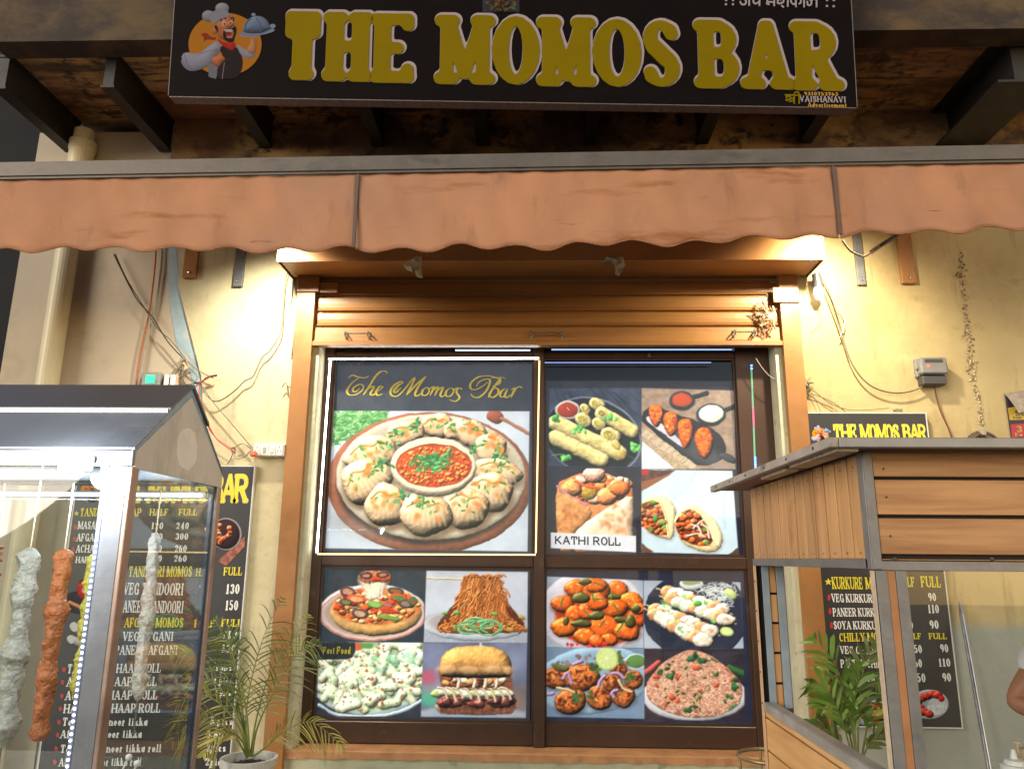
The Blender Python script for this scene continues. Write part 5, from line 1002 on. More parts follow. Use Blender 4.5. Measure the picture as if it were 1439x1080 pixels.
# ------------------------------------------------------------------ light strips in the window
LY = WY-.022
def strip(label, segs, m, w=.0055, cat='light strip', Y=WY-.022, dots=None, nm='led_strip'):
    a_ = at(*segs[0][0], Y); t = empty(nm, (a_.x, Y, a_.z), label, cat)
    for (p, q) in segs:
        A_, B_ = at(*p, Y), at(*q, Y); MB().obox(A_+Vector((-w/2, .004, -w/2)), B_-A_, (0, .003, 0), (w, 0, w) if False else ((w, 0, 0) if abs(B_.z-A_.z) > abs(B_.x-A_.x) else (0, 0, w))).build('strip_base', m_plastic, t)
        d = (B_-A_); n = int(d.length/.0105) if dots is None else int(d.length/dots)
        mb = MB()
        for i in range(n):
            c = A_+d*((i+.5)/n); h = w*.42; mb.box((c.x-h, Y+.0005, c.z-h), (c.x+h, Y+.0035, c.z+h))
        o = mb.build('led_chips', m, t); tag(o, kind='stuff')
    return t
strip('bright white light strip round the gold script poster, top and left edges', [((462, 504), (757, 503)), ((464, 506), (445, 776))], e_white, .010, dots=.0085)
strip('dim golden light strip below and right of the gold script poster', [((446, 778), (753, 779)), ((758, 506), (753, 776))], e_gold, .008, dots=.009)
strip('thin blue light strip along the top of the KATHI ROLL pane', [((766, 509), (1000, 509))], emis('blue_white_led', (.25, .35, 1), .8), .005)
LY = WY-.006
tg = strip('green and blue light strip down the right side of the KATHI ROLL pane', [((1056, 512), (1062, 668))], e_green, .009, Y=LY)
for (ya, yb, m_) in ((511, 520, e_blue), (572, 600, e_pink), (641, 664, e_blue)):
    A_, B_ = at(1056+(ya-512)*.04, ya, LY), at(1056+(yb-512)*.04, yb, LY); mb = MB(); n = max(2, int((A_.z-B_.z)/.012))
    for i in range(n): c = A_+(B_-A_)*((i+.5)/n); mb.box((c.x-.0045, LY-.003, c.z-.0035), (c.x+.0045, LY+.001, c.z+.0035))
    mb.build('coloured_chips', m_, tg)
tt = empty('tube_light', tuple(at(600, 491, WY+.10)), 'slim bluish tube light behind the narrow pane at the window top', 'tube light')
A_, B_ = at(640, 492, WY+.10), at(745, 492, WY+.10); MB().tube([A_, B_], .004, 8).build('tube', emis('tube_dim', (.5, .65, 1), 1.5), tt); A_, B_ = at(775, 491, WY+.10), at(1045, 491, WY+.10); MB().tube([A_, B_], .004, 8).build('tube', emis('tube_dim2', (.35, .5, .9), .8), tt)

# ------------------------------------------------------------------ torn tape, loose knot of wire, hook
def scrap(name, label, pts, Y, m, cat, seed):
    rs = random.Random(seed); cx_ = sum(p[0] for p in pts)/len(pts); cy_ = sum(p[1] for p in pts)/len(pts); V = [tuple(at(cx_, cy_, Y-.02))]
    for p in pts: q = at(p[0], p[1], Y); V.append((q.x, Y-rs.uniform(.0, .03), q.z))
    for p in pts: q = at((p[0]+cx_)/2+rs.uniform(-2, 2), (p[1]+cy_)/2+rs.uniform(-2, 2), Y); V.append((q.x, Y-rs.uniform(.0, .035), q.z))
    n = len(pts); Fc = []
    for i in range(n): j = (i+1) % n; Fc += [(1+i, 1+j, 1+n+j), (1+i, 1+n+j, 1+n+i), (1+n+i, 1+n+j, 0)]
    o = MB().add(V, Fc).build(name, m); sm = o.modifiers.new('t', 'SOLIDIFY'); sm.thickness = .0008; recenter(o); tag(o, label, cat); return o
m_tape = mat('yellowed_clear_tape', (.50, .44, .27), .35, var=.25, vs=40)
scrap('torn_tape', 'crumpled torn tape scrap stuck under the hood, the left of two', [(566, 372), (578, 366), (586, 361), (594, 363), (593, 376), (594, 391), (586, 389), (581, 385), (572, 380)], -.262, m_tape, 'tape', 3)
scrap('torn_tape', 'thin curled strip of torn tape stuck under the hood, the right of two', [(844, 374), (851, 364), (866, 362), (875, 363), (878, 373), (874, 382), (869, 391), (864, 386), (868, 378), (864, 371), (854, 369)], -.262, m_tape, 'tape', 8)
kn = empty('wire_knot', tuple(at(1076, 446, -.05)), 'tangled knot of old wire and cord hanging at the right end of the shutter', 'wire knot'); rs = random.Random(5)
for k in range(9):
    c = at(1078+rs.uniform(-6, 6), 440+rs.uniform(-12, 18), -.05); P = [(c.x+rs.gauss(0, .018), -.05+rs.gauss(0, .012), c.z+rs.gauss(0, .028)) for _ in range(7)]
    MB().tube(smooth_path(P, 5, True), .0022, 5, closed=True).build('cord_loop', [m_wire_w, m_wire_b, mat('orange_cord', (.5, .2, .06), .6)][k % 3], kn)
MB().tube(smooth_path([at(1086, 430, -.05), at(1089, 442, -.06), at(1087, 455, -.06), at(1090, 462, -.05)]), .005, 6).build('cord_end', m_wire_w, kn)
hk = empty('wall_hook', tuple(at(405, 543, 0)), 'small rusty metal hook in the bright wall beside the left guide rail', 'hook')
MB().tube([at(404, 543, .005), at(404, 543, -.03)], .004, 6).build('shank', m_brass, hk); MB().tube(smooth_path([at(396, 544, -.03), at(401, 538, -.03), at(405, 543, -.035), at(410, 544, -.03)]), .003, 6).build('hook_bend', m_brass, hk)

# ------------------------------------------------------------------ wires
def cable(label, pts, r, m, Y=-.02, end=None, name='cable', group=None, Ys=None):
    P = [at(x, y, (Ys[i] if Ys else Y)) for i, (x, y) in enumerate(pts)]; o = MB().tube(smooth_path(P, 6), r, 6).build(name, m); recenter(o); tag(o, label, 'cable', group); return o
cable('dark wire pair slanting from the valance down to the wire joint, upper strand', [(160, 357), (170, 378), (192, 420), (214, 445), (236, 480), (262, 508)], .0035, m_wire, -.03)
cable('second dark strand crossing the slanting wire on the beige wall', [(162, 357), (178, 392), (200, 428), (222, 462), (240, 478), (262, 505), (278, 520), (300, 531)], .0030, m_wire_b, -.025)
cable('olive wire looping down from the hood across the lit wall to the junction', [(405, 380), (400, 400), (397, 440), (394, 468), (380, 492), (368, 503), (356, 528), (344, 535), (334, 545), (322, 555), (308, 563), (298, 562), (288, 552), (283, 540)], .0035, m_wire_b, -.03)
cable('cream wire hanging beside the left guide rail', [(414, 380), (410, 410), (408, 440), (412, 470), (409, 500)], .004, m_wire_w, -.012)
cable('taut dark wire from the junction down to the orange plug', [(283, 540), (300, 565), (324, 593), (356, 631)], .0032, m_wire_b, -.03)
cable('red wire drooping from the junction to the twisted knot, outer strand', [(282, 538), (280, 555), (288, 580), (295, 600), (306, 618), (326, 633)], .0030, m_wire_r, -.035)
cable('red wire drooping behind the gable to the twisted knot, inner strand', [(276, 562), (284, 575), (292, 598), (304, 615), (325, 630)], .0028, m_wire_r, -.028)
cable('black cable end sticking out of the taped splice', [(272, 538), (282, 537), (292, 530), (305, 527)], .0050, m_wire, -.035)
cable('short red jumper under the taped splice', [(272, 545), (284, 536), (296, 529)], .0032, m_wire_r, -.042)
cable('grey wire from the twisted knot looping into the orange plug', [(328, 634), (333, 644), (345, 640), (352, 633), (357, 632)], .0045, m_wire_w, -.03)
cable('thin wire arching from the twisted knot over to the socket board', [(328, 630), (335, 625), (342, 623), (350, 628), (356, 635)], .0022, m_wire_b, -.025)
cable('loose wire tails hanging under the twisted knot', [(328, 634), (324, 645), (319, 652)], .0025, m_wire_b, -.03)
cable('brown conduit wire running down the beige wall to the green display meter', [(219, 340), (218, 370), (211, 430), (203, 470), (196, 505), (191, 545)], .0050, mat('rust_red_wire', (.42, .14, .06), .6, var=.3, vs=30), -.01)
cable('cream conduit beside the brown wire on the beige wall', [(227, 340), (226, 372), (218, 430), (207, 475), (201, 510), (196, 545)], .0062, m_wire_w, -.006)
jn = empty('wire_joint', tuple(at(260, 513, -.02)), 'frayed taped wire joint on a wooden peg above the cabinet ridge', 'wire joint'); rs = random.Random(2)
for k in range(7): c = at(258+rs.uniform(-7, 7), 512+rs.uniform(-9, 9), -.03); MB().tube(smooth_path([(c.x+rs.gauss(0, .022), -.03+rs.gauss(0, .008), c.z+rs.gauss(0, .022)) for _ in range(4)], 4), .0028, 5).build('wire_loop', [m_wire_w, m_wire_b][k % 2], jn)
MB().tube(smooth_path([at(266, 517, -.03), at(277, 528, -.04), at(272, 538, -.05), at(262, 540, -.05)]), .003, 5).build('wire_loop', m_wire_b, jn)
a_ = at(262, 512, -.02); MB().bbox((a_.x-.02, -.03, a_.z-.035), (a_.x+.004, -.002, a_.z+.028), .004).build('peg', mat('pale_wood_peg', (.55, .42, .26), .8), jn)
MB().tube([at(256, 515, -.01), at(246, 545, -.01)], .007, 6).build('peg_cord', m_wire_w, jn)
tw = empty('twisted_wire_knot', tuple(at(328, 632, -.03)), 'small twisted knot of red and olive wires left of the socket board', 'wire knot'); c = at(328, 632, -.03)
for k in range(4): MB().tube(smooth_path([(c.x+.012*math.cos(q+k), -.03+.006*math.sin(2*q+k), c.z+.014*math.sin(q+k*.6)) for q in (0, 1.25, 2.5, 3.75, 5)], 5, True), .0022, 5, closed=True).build('wire_loop', [m_wire_b, m_wire_r][k % 2], tw)
# right side
cable('thick grey cable hanging from the lamp holder down to the electricity meter', [(1146, 384), (1158, 405), (1172, 440), (1186, 480), (1196, 508), (1212, 532), (1232, 546), (1258, 552), (1282, 549), (1300, 541)], .0042, m_wire_b, -.03)
cable('second grey cable beside it, from the lamp holder to the wall clip', [(1150, 382), (1166, 412), (1178, 445), (1186, 476)], .0040, m_wire_b, -.022)
cable('cream tie wound round the hanging grey cables', [(1176, 430), (1184, 440), (1187, 455), (1183, 468), (1180, 474)], .0030, m_wire_w, -.035)
cable('red and black flex dropping from the electricity meter', [(1313, 541), (1316, 558), (1322, 578), (1332, 600), (1340, 622)], .0036, mat('maroon_flex', (.16, .03, .025), .5), -.02)
cable('thin wire running from the guide rail over the small name board', [(1128, 540), (1142, 548), (1166, 566), (1190, 575), (1215, 576), (1250, 573)], .0022, m_wire_b, -.02)
cable('lower thin wire sagging behind the small name board', [(1126, 552), (1140, 553), (1160, 560), (1175, 568), (1190, 580)], .0022, m_wire_b, -.018)
cable('short thin wire sticking down beside the right guide rail', [(1136, 545), (1145, 560), (1154, 580)], .0016, m_wire_b, -.02)
cable('pair of fine wires across the right window reveal', [(1062, 503), (1072, 518), (1084, 530), (1094, 533)], .0022, m_wire_w, .03)
ca = empty('wire_joint', tuple(at(1136, 545, -.02)), 'frayed bundle of thin wire ends beside the right guide rail', 'wire joint'); rs = random.Random(9)
for k in range(8): c = at(1133+rs.uniform(-5, 5), 545+rs.uniform(-8, 8), -.02); MB().tube(smooth_path([(c.x+rs.gauss(0, .018), -.02+rs.gauss(0, .006), c.z+rs.gauss(0, .018)) for _ in range(4)], 4), .0016, 5).build('wire_loop', m_wire_b, ca)
cl = empty('wall_plug', tuple(at(1262, 574, 0)), 'small cream wall plug with wire ends above the small name board', 'plug'); c = at(1258, 574, -.01); MB().bbox((c.x-.012, -.018, c.z-.008), (c.x+.01, -.001, c.z+.008), .004).build('plug_body', m_wire_w, cl); MB().bbox((c.x+.014, -.02, c.z-.008), (c.x+.035, -.001, c.z+.006), .005).build('plug_body', m_wire_w, cl)
co = empty('cable_coil', tuple(at(1380, 610, -.02)), 'coil of dark cable hung on a nail at the far right wall', 'cable coil'); c = at(1382, 628, -.02)
for k in range(5): MB().tube([(c.x+(.088-.005*k)*math.cos(q/12*math.pi), -.02-.006*k, c.z+(.080-.004*k)*math.sin(q/12*math.pi)) for q in range(24)], .0045, 6, closed=True).build('coil_turn', [m_wire, mat('brown_cable', (.20, .10, .05), .5)][k % 2], co)
p = at(1379, 606, -.03); MB().bbox((p.x-.010, -.055, p.z-.022), (p.x+.012, -.001, p.z+.012), .003).build('clip', m_wire_w, co)

# ------------------------------------------------------------------ meters and sockets
mt = empty('electricity_meter', tuple(at(1310, 540, 0)), 'grey electricity meter with red light on the right wall', 'meter')
a_, b_ = at(1294, 541, -.05), at(1327, 503, -.05); xm = (a_.x+b_.x)/2; zm = b_.z-(b_.z-a_.z)*.62
MB().bbox((a_.x-.004, -.03, zm-.008), (b_.x+.004, -.001, b_.z+.004), .006).build('back_case', m_grey, mt); MB().bbox((a_.x, -.075, zm), (b_.x, -.031, b_.z), .008).build('body', m_grey, mt)
MB().bbox((a_.x+.008, -.062, a_.z), (b_.x-.008, -.002, zm-.003), .006).build('terminal_cover', m_dark, mt); MB().box((a_.x+.022, -.0765, b_.z-.03), (b_.x-.024, -.0752, b_.z-.012)).build('display', m_dark, mt)
c = at(1305, 514, -.078); MB().lathe([(0, -.004), (.005, -.003), (.006, 0)], (c.x, -.0755, c.z), 10, axis=1).build('indicator', e_red, mt)
for s_ in (-1, 1): MB().lathe([(0, 0), (.008, 0), (.008, .02), (0, .02)], (xm+s_*.066, -.05, b_.z-.055), 10, axis=1).build('mounting_lug', m_galv, mt)
ml = empty('energy_meter', tuple(at(212, 545, 0)), 'grey meter with a glowing green display above the left cabinet', 'meter')
a_, b_ = at(198, 546, -.04), at(227, 523, -.04); MB().bbox((a_.x, -.05, a_.z-.04), (b_.x, -.001, b_.z), .006).build('body', m_grey, ml); q0, q1 = at(204, 538, -.052), at(218, 527, -.052); MB().box((q0.x, -.0525, q0.z), (q1.x, -.0505, q1.z)).build('display', e_lcd, ml)
fb = empty('fuse_box', tuple(at(245, 545, 0)), 'cream fuse board right of the green display meter', 'fuse box'); a_, b_ = at(228, 546, -.03), at(250, 524, -.03); MB().bbox((a_.x+.002, -.03, a_.z-.04), (b_.x, -.001, b_.z), .003).build('board', mat('dirty_cream_board', (.45, .36, .25), .7, var=.25, vs=20), fb)
for k in range(2): MB().bbox((a_.x+.012+.034*k, -.05, a_.z+.01), (a_.x+.036+.034*k, -.031, b_.z-.012), .003).build('fuse', m_plastic, fb)
so_ = empty('socket_board', tuple(at(377, 632, 0)), 'white switch and socket board with an orange plug beside the left guide rail', 'socket'); a_, b_ = at(355, 641, -.045), at(398, 623, -.045)
MB().bbox((a_.x, -.045, a_.z), (b_.x+.008, -.001, b_.z), .004).build('back_box', m_plastic, so_); xs2 = np.linspace(a_.x+.004, b_.x+.004, 5)
for k in range(4):
    MB().bbox((xs2[k]+.001, -.052, a_.z+.004), (xs2[k+1]-.001, -.0455, b_.z-.004), .002).build('module', m_plastic, so_); xc = (xs2[k]+xs2[k+1])/2; zc = (a_.z+b_.z)/2
    if k in (0, 3):
        mb = MB()
        for dx, dz in ((0, .014), (-.008, -.006), (.008, -.006)): mb.lathe([(0, -.0005), (.003, -.0003), (.003, 0)], (xc+dx, -.0525, zc+dz), 8, axis=1)
        mb.build('socket_hole', m_dark, so_)
    else: MB().bbox((xc-.008, -.057, zc-.014), (xc+.008, -.0525, zc+.014), .003).build('switch', mat('grey_switch', (.35, .36, .32), .4) if k == 1 else m_plastic, so_)
o = MB().bbox((a_.x-.004, -.085, a_.z-.004), (a_.x+.030, -.0535, a_.z+.024), .007).build('plug', mat('orange_plug', (.75, .16, .08), .4)); recenter(o); tag(o, 'orange three pin plug pushed into the left socket of the white board', 'plug')

# ------------------------------------------------------------------ lamps at both ends of the hood
def bulb_lamp(label, px, py, Y, tgt, power, size=1.35, blend=.7, col=(1, .93, .78)):
    p = at(px, py, Y); t = empty('spot_lamp', tuple(p), label, 'lamp'); d = (Vector(tgt)-p).normalized()
    mb = MB(); mb.lathe([(0, .06), (.03, .055), (.035, .03), (.05, 0), (.046, 0), (.03, .028)], (0, 0, 0), 18); q = d.to_track_quat('-Z', 'Y').to_matrix(); mb.v = [tuple(p+q @ Vector(v)) for v in mb.v]; mb.build('housing', m_dark, t, smooth=True)
    mb = MB(); mb.lathe([(0, .002), (.044, .002)], (0, 0, 0), 18); mb.v = [tuple(p+q @ Vector(v)) for v in mb.v]; mb.build('lens', emis('lamp_lens', (1, .92, .75), 12), t)
    MB().tube([p-d*.05, Vector((p.x, p.y, p.z+.16))], .006, 6).build('stem', m_bar, t)
    L_ = bpy.data.lights.new('lamp_light', 'SPOT'); L_.energy = power; L_.spot_size = size; L_.spot_blend = blend; L_.shadow_soft_size = .03; L_.color = col
    o = bpy.data.objects.new('lamp_light', L_); link(o); o.parent = t; o.location = d*.02; o.rotation_euler = d.to_track_quat('-Z', 'Y').to_euler(); return t
bulb_lamp('left spot lamp hidden behind the valance at the hood end, lighting the wall', 372, 318, -.46, at(396, 580, 0), LP1 := 44, 2.5, 1.0)
bulb_lamp('right spot lamp hidden behind the valance at the hood end, lighting the hood and wall', 1182, 312, -.50, at(1130, 470, 0), LP2 := 50, 2.5, 1.0, (1, .88, .62))
lh = empty('lamp_holder', tuple(at(1148, 392, -.06)), 'glossy black lamp holder under the right end of the hood with a plastic wrapped bulb', 'lamp'); p = at(1147, 385, -.07); q = at(1150, 404, -.07); r_ = at(1151, 420, -.07)
MB().tube([p, q], [.022, .028], 14).build('holder', m_dark, lh); MB().tube([p+Vector((.0, -.02, .004)), q+Vector((.004, -.026, 0))], .004, 6).build('clip', m_chrome, lh)
MB().tube([q, q+(r_-q)*.5, r_], [.020, .027, .012], 12).build('bulb', emis('frosted_bulb', (1, .9, .7), 4), lh)
rs = random.Random(3); mb = MB()
for k in range(14): c = at(1152+rs.uniform(-6, 10), 415+rs.uniform(-10, 16), -.09); mb.add([(c.x+rs.gauss(0, .012), c.y+rs.gauss(0, .01), c.z+rs.gauss(0, .014)) for _ in range(3)], [(0, 1, 2)])
mb.build('plastic_wrap', m_lens, lh); MB().tube([at(1146, 446, -.08), at(1158, 432, -.09)], .0022, 5).build('wrap_tie', m_wire_b, lh)
# ------------------------------------------------------------------ menu boards on the wall
def menu_board(label, xl_t, yt, xr_t, xl_b, yb, xr_b, Y):
    x0 = (X_(xl_t, yt, Y)+X_(xl_b, yb, Y))/2; x1 = (X_(xr_t, yt, Y)+X_(xr_b, yb, Y))/2; zt = Z_((xl_t+xr_t)/2, yt, Y); zb = Z_((xl_b+xr_b)/2, yb, Y)
    t = empty('menu_board', ((x0+x1)/2, Y, zb), label, 'menu'); MB().box((x0, Y, zb), (x1, Y+.02, zt)).build('panel', m_menu, t)
    mb = MB(); w = .006
    mb.box((x0-w, Y-.002, zb-w), (x0-.0005, Y+.022, zt+w)); mb.box((x1+.0005, Y-.002, zb-w), (x1+w, Y+.022, zt+w)); mb.box((x0, Y-.002, zt+.0005), (x1, Y+.022, zt+w)); mb.box((x0, Y-.002, zb-w), (x1, Y+.022, zb-.0005)); mb.build('edge_strip', m_edge, t)
    return t, (x0, x1, zb, zt)
MY = -.03
mR, bR = menu_board('right menu board listing kurkure and chilly momos, behind the wooden stall', 1137, 581, 1304, 1168, 1020, 1347, MY)
pm = wp(MY)
def lines(par, L, mats):
    for key, rows in L.items():
        mb = MB()
        for r in rows:
            s_, x0, y0, x1, y1, h = r[:6]; text(mb, s_, pm, (x0, y0), (x1, y1), h, r[6] if len(r) > 6 else 'slab', r[7] if len(r) > 7 else 17)
        mb.build('lettering', mats[key], par)
lines(mR, {'y': [('KURKURE', 1170, 827, 1213, 827.5, 17), ('MOMOS', 1217, 827.5, 1256, 828, 17), ('HALF', 1262, 824, 1286, 824.3, 14), ('FULL', 1295, 824.5, 1323, 825, 15.5), ('CHILLY MOMOS', 1180, 901, 1256, 900, 12), ('HALF', 1270, 897.5, 1295, 897.5, 8.5), ('FULL', 1306, 897.5, 1331, 897.5, 8.5)],
 'w': [('VEG KURKURE', 1169, 845.5, 1232, 846.5, 12), ('50', 1267, 845, 1278, 845, 12), ('90', 1305, 844, 1316, 844, 11.5), ('PANEER KURKURE', 1171, 865.5, 1246, 866, 12), ('60', 1269, 864, 1279.5, 864, 12), ('110', 1304.5, 861, 1320, 861, 12),
       ('SOYA KURKURE', 1172, 883.5, 1244, 884, 11.5), ('50', 1272, 884, 1283.5, 884, 12), ('90', 1307, 883, 1319.5, 883, 12), ('VEG CHILLY', 1181, 918, 1238, 919, 11), ('50', 1285, 917, 1296, 917, 11.5), ('90', 1322, 916, 1333, 916, 11.5),
       ('PANEER CHILLY', 1182, 937.5, 1250, 938, 11.5), ('60', 1285.5, 937, 1296, 937, 11.5), ('110', 1319.5, 936, 1336, 936, 11.5), ('SOYA CHILLY', 1186, 957, 1248, 957.5, 11.5), ('50', 1289, 958, 1301, 958, 12.5), ('90', 1325, 957, 1337, 957, 12)]}, {'y': m_yel2, 'w': m_whi2})
mb = MB()
for ch_, x0, x1 in (('T', 1172, 1183), ('H', 1183, 1195), ('E', 1195, 1205), ('M', 1210, 1224), ('O', 1223, 1233), ('M', 1233, 1247), ('O', 1246, 1256), ('S', 1256, 1265), ('B', 1270, 1281), ('A', 1280, 1293), ('R', 1292, 1303)): text(mb, ch_, pm, (x0, 619), (x1, 619), 23, 'header', 24)
mb.build('title_lettering', m_yel2, mR)
mb = MB()
for ch_, x0, x1 in (('T', 1172, 1183), ('H', 1183, 1195), ('E', 1195, 1205), ('M', 1210, 1224), ('O', 1223, 1233), ('M', 1233, 1247), ('O', 1246, 1256), ('S', 1256, 1265), ('B', 1270, 1281), ('A', 1280, 1293), ('R', 1292, 1303)): text(mb, ch_, pm, (x0, 619), (x1, 619), 23, 'header', 24, rise=.0008, grow=.02)
mb.build('title_shadow', mat('pale_lemon_print', (.55, .52, .25), .5), mR)
def flat_shape(par, name, pts, m, rise=.0016, pt=pm): MB().add([pt(x, y, rise) for x, y in pts], [tuple(range(len(pts)))]).build(name, m, par)
def star(cx, cy, r): return [(cx+(r if k % 2 == 0 else r*.42)*math.sin(k*math.pi/5), cy-(r if k % 2 == 0 else r*.42)*math.cos(k*math.pi/5)) for k in range(10)]
def dot(cx, cy, rx, ry): return [(cx+rx*math.cos(k*math.pi/6), cy+ry*math.sin(k*math.pi/6)) for k in range(12)]
flat_shape(mR, 'printed_star', star(1164, 817, 5.5), m_yel2)
for x, y in ((1165, 839), (1166.5, 858), (1168.5, 878), (1171, 913), (1173, 931), (1175, 951)): flat_shape(mR, 'bullet', dot(x, y, 2.2, 4.6), m_red)
# emblem on the menu boards: the same print at a small size
def small_emblem(par, xa, xb, yb, Y):
    src = em.data; n = len(src.vertices); a = np.empty(n*3); src.vertices.foreach_get('co', a); a = a.reshape(-1, 3)+np.array(sg.location)
    u = (a-np.array(A_e)) @ np.array(rt); v = (a-np.array(A_e)) @ np.array(upv); x0, x1 = X_(xa, yb, Y), X_(xb, yb, Y); k = (x1-x0)/ww_e
    me = src.copy(); c4 = np.ones((n, 4), 'f'); c4[:, :3] = lin(np.clip(em_bright.reshape(-1, 3)*1.25, 0, 255)); me.color_attributes['print'].data.foreach_set('color', c4.ravel()); b_ = np.stack([x0+u*k, np.full(n, Y-.0018), Z_(xa, yb, Y)+v*k], -1)-np.array(par.location); me.vertices.foreach_set('co', b_.ravel().astype('f')); o = bpy.data.objects.new('chef_emblem', me); link(o); o.parent = par
small_emblem(mR, 1140, 1171, 622, MY)
def dish(par, x0, y0, x1, y1, fn, Y=MY, res=.0026):
    P = wall_grid(X_((x0), (y0+y1)/2, Y), X_(x1, (y0+y1)/2, Y), Z_((x0+x1)/2, y1, Y), Z_((x0+x1)/2, y0, Y), Y-.0018, res); c = Canvas(P, (0, 0, 1)); fn(c); c.mesh('printed_dish', m_printm, par, keep=c.alpha)
def d1(c):
    c.ell(1306, 989, 27.5, 21, (190, 192, 196), shade=.3, R=5); c.ell(1306, 989, 24, 18, (160, 165, 172)); c.ell(1317, 992, 14, 12, (196, 202, 210), tex=.2, ts=4)
    for x, y in ((1290, 985), (1296, 980), (1303, 977), (1311, 975), (1318, 976), (1292, 994), (1298, 1000), (1306, 1003)): c.chunk(x, y, 6.2, (196, 52, 36), shade=1, tex=.3, ts=3, spec=.3)
    c.ell(1323, 981, 4.5, 4.5, (196, 30, 34), shade=.6)
dish(mR, 1276, 964, 1336, 1013, d1)
def d2(c):
    c.ell(1229, 1002, 30, 20, (160, 170, 186), shade=.4, R=6); c.ell(1229, 1000, 24, 14, (120, 60, 44), tex=.4, ts=4)
    for k in range(9): c.chunk(1212+36*c.rs.rand(), 993+14*c.rs.rand(), 6, (196, 120, 70), shade=1, tex=.3, ts=3)
dish(mR, 1196, 978, 1262, 1018, d2)
def d3(c): c.ell(1180, 782, 20, 15, (170, 150, 140), shade=.4, R=4); c.ell(1180, 781, 15, 10, (170, 60, 40), tex=.3, ts=4)
dish(mR, 1156, 764, 1204, 798, d3)
mL, bL = menu_board('left menu board listing tandoori and afgani dishes, behind the glass cabinet', 106, 655, 354, 55, 1120, 321, MY)
lines(mL, {'y': [('TANDOORI', 112, 725, 160, 725, 11.5), ('CHAAP', 163, 725, 198, 725, 11), ('HALF', 210, 724, 236, 724, 9.5), ('FULL', 251, 724, 277, 724, 9.5), ('TANDOORI MOMOS', 180, 810, 269, 810, 15), ('HALF', 275, 809, 299, 809, 11.5), ('FULL', 314, 808, 340, 808, 11.5),
        ('AFGANI MOMOS', 174, 881, 257, 881, 13.5), ('HALF', 273, 881, 301, 881, 11), ('FULL', 311, 880, 340, 880, 10.5)],
 'w': [('MASALA CHAAP', 109, 743, 176, 743, 11), ('120', 212, 743, 229, 743, 9.5), ('240', 247, 743, 265, 743, 9.5), ('AFGANI CHAAP', 107, 760, 176, 760, 11), ('150', 211, 758, 228, 758, 9.5), ('300', 246, 758, 264, 758, 9.5), ('ACHARI CHAAP', 106, 776, 176, 776, 11), ('130', 210, 775, 227, 775, 9.5), ('260', 245, 775, 262, 775, 9.5), ('HARYALI CHAAP', 106, 790.5, 176, 790.5, 9), ('130', 210, 789, 227, 789, 9.5), ('260', 244, 789, 262, 789, 9.5),
       ('VEG TANDOORI', 173, 835, 257, 836, 17), ('70', 279, 834, 290, 834, 13), ('130', 317, 834, 336, 834, 14), ('PANEER TANDOORI', 166, 860, 257, 861, 17), ('80', 278, 857, 290, 857, 13), ('150', 316, 857, 334, 857, 14), ('VEG AFGANI', 172, 900, 243, 900, 13), ('60', 276, 899, 288, 899, 11), ('110', 313, 897, 333, 897, 11),
       ('PANEER AFGANI', 161, 919.5, 249, 919.5, 13.5), ('70', 275, 918, 287, 918, 11), ('130', 311, 916, 331, 916, 11), ('TANDOORI CHAAP ROLL', 94, 945.5, 226, 944.5, 13), ('AFGANI CHAAP ROLL', 93, 964, 220, 963, 13), ('ACHARI CHAAP ROLL', 91, 983, 221, 982, 13), ('HARYALI CHAAP ROLL', 89, 1001.5, 225, 1000.5, 13),
       ('Tandoori paneer tikka', 87, 1019, 207, 1019, 11.5), ('Afghani paneer tikka', 84, 1036.5, 199, 1036, 11.5), ('Tandoori paneer tikka roll', 84, 1057, 226, 1056, 11.5), ('Afghani paneer tikka roll', 82, 1076, 198, 1075, 11.5),
       ('5 pics', 295, 1018, 326, 1018, 11), ('5 pics', 290, 1036.5, 321, 1036.5, 11), ('2pics', 289, 1055.5, 317, 1055.5, 11), ('2pics', 288, 1075, 316, 1075, 11), ('1 pics', 303, 942, 325, 942, 9), ('1 pics', 300, 960, 325, 960, 9), ('1 pics', 302, 977, 324, 977, 9)]}, {'y': m_yel2, 'w': m_whi2})
tl = [('T', 133, 149), ('H', 149, 167), ('E', 167, 182), ('E', 182, 198), ('M', 206, 227), ('O', 226, 242), ('M', 241, 262), ('O', 261, 277), ('S', 276, 291), ('B', 296, 311), ('A', 309, 330), ('R', 328, 348)]
tl = [('T', 150, 165), ('H', 165, 182), ('E', 182, 198), ('M', 206, 227), ('O', 226, 242), ('M', 241, 262), ('O', 261, 277), ('S', 276, 291), ('B', 296, 312), ('A', 310, 330), ('R', 328, 348)]
mb = MB(); [text(mb, c_n, pm, (a_, 706), (b_, 706), 40, 'header', 26) for c_n, a_, b_ in tl]; mb.build('title_lettering', m_yel2, mL)
mb = MB(); [text(mb, c_n, pm, (a_, 706), (b_, 706), 40, 'header', 26, rise=.0008, grow=.02) for c_n, a_, b_ in tl]; mb.build('title_shadow', mat('pale_lemon_print', (0, 0, 0)), mL)
flat_shape(mL, 'printed_star', star(107.5, 721, 4), m_yel2)
for x, y in ((106, 740), (105, 757), (103, 772), (90, 940), (88, 958), (87, 977), (85, 995), (83, 1014), (81, 1032), (79, 1051), (77, 1070)): flat_shape(mL, 'bullet', dot(x, y, 2.6, 3.6), m_red)
small_emblem(mL, 108, 150, 706, MY)
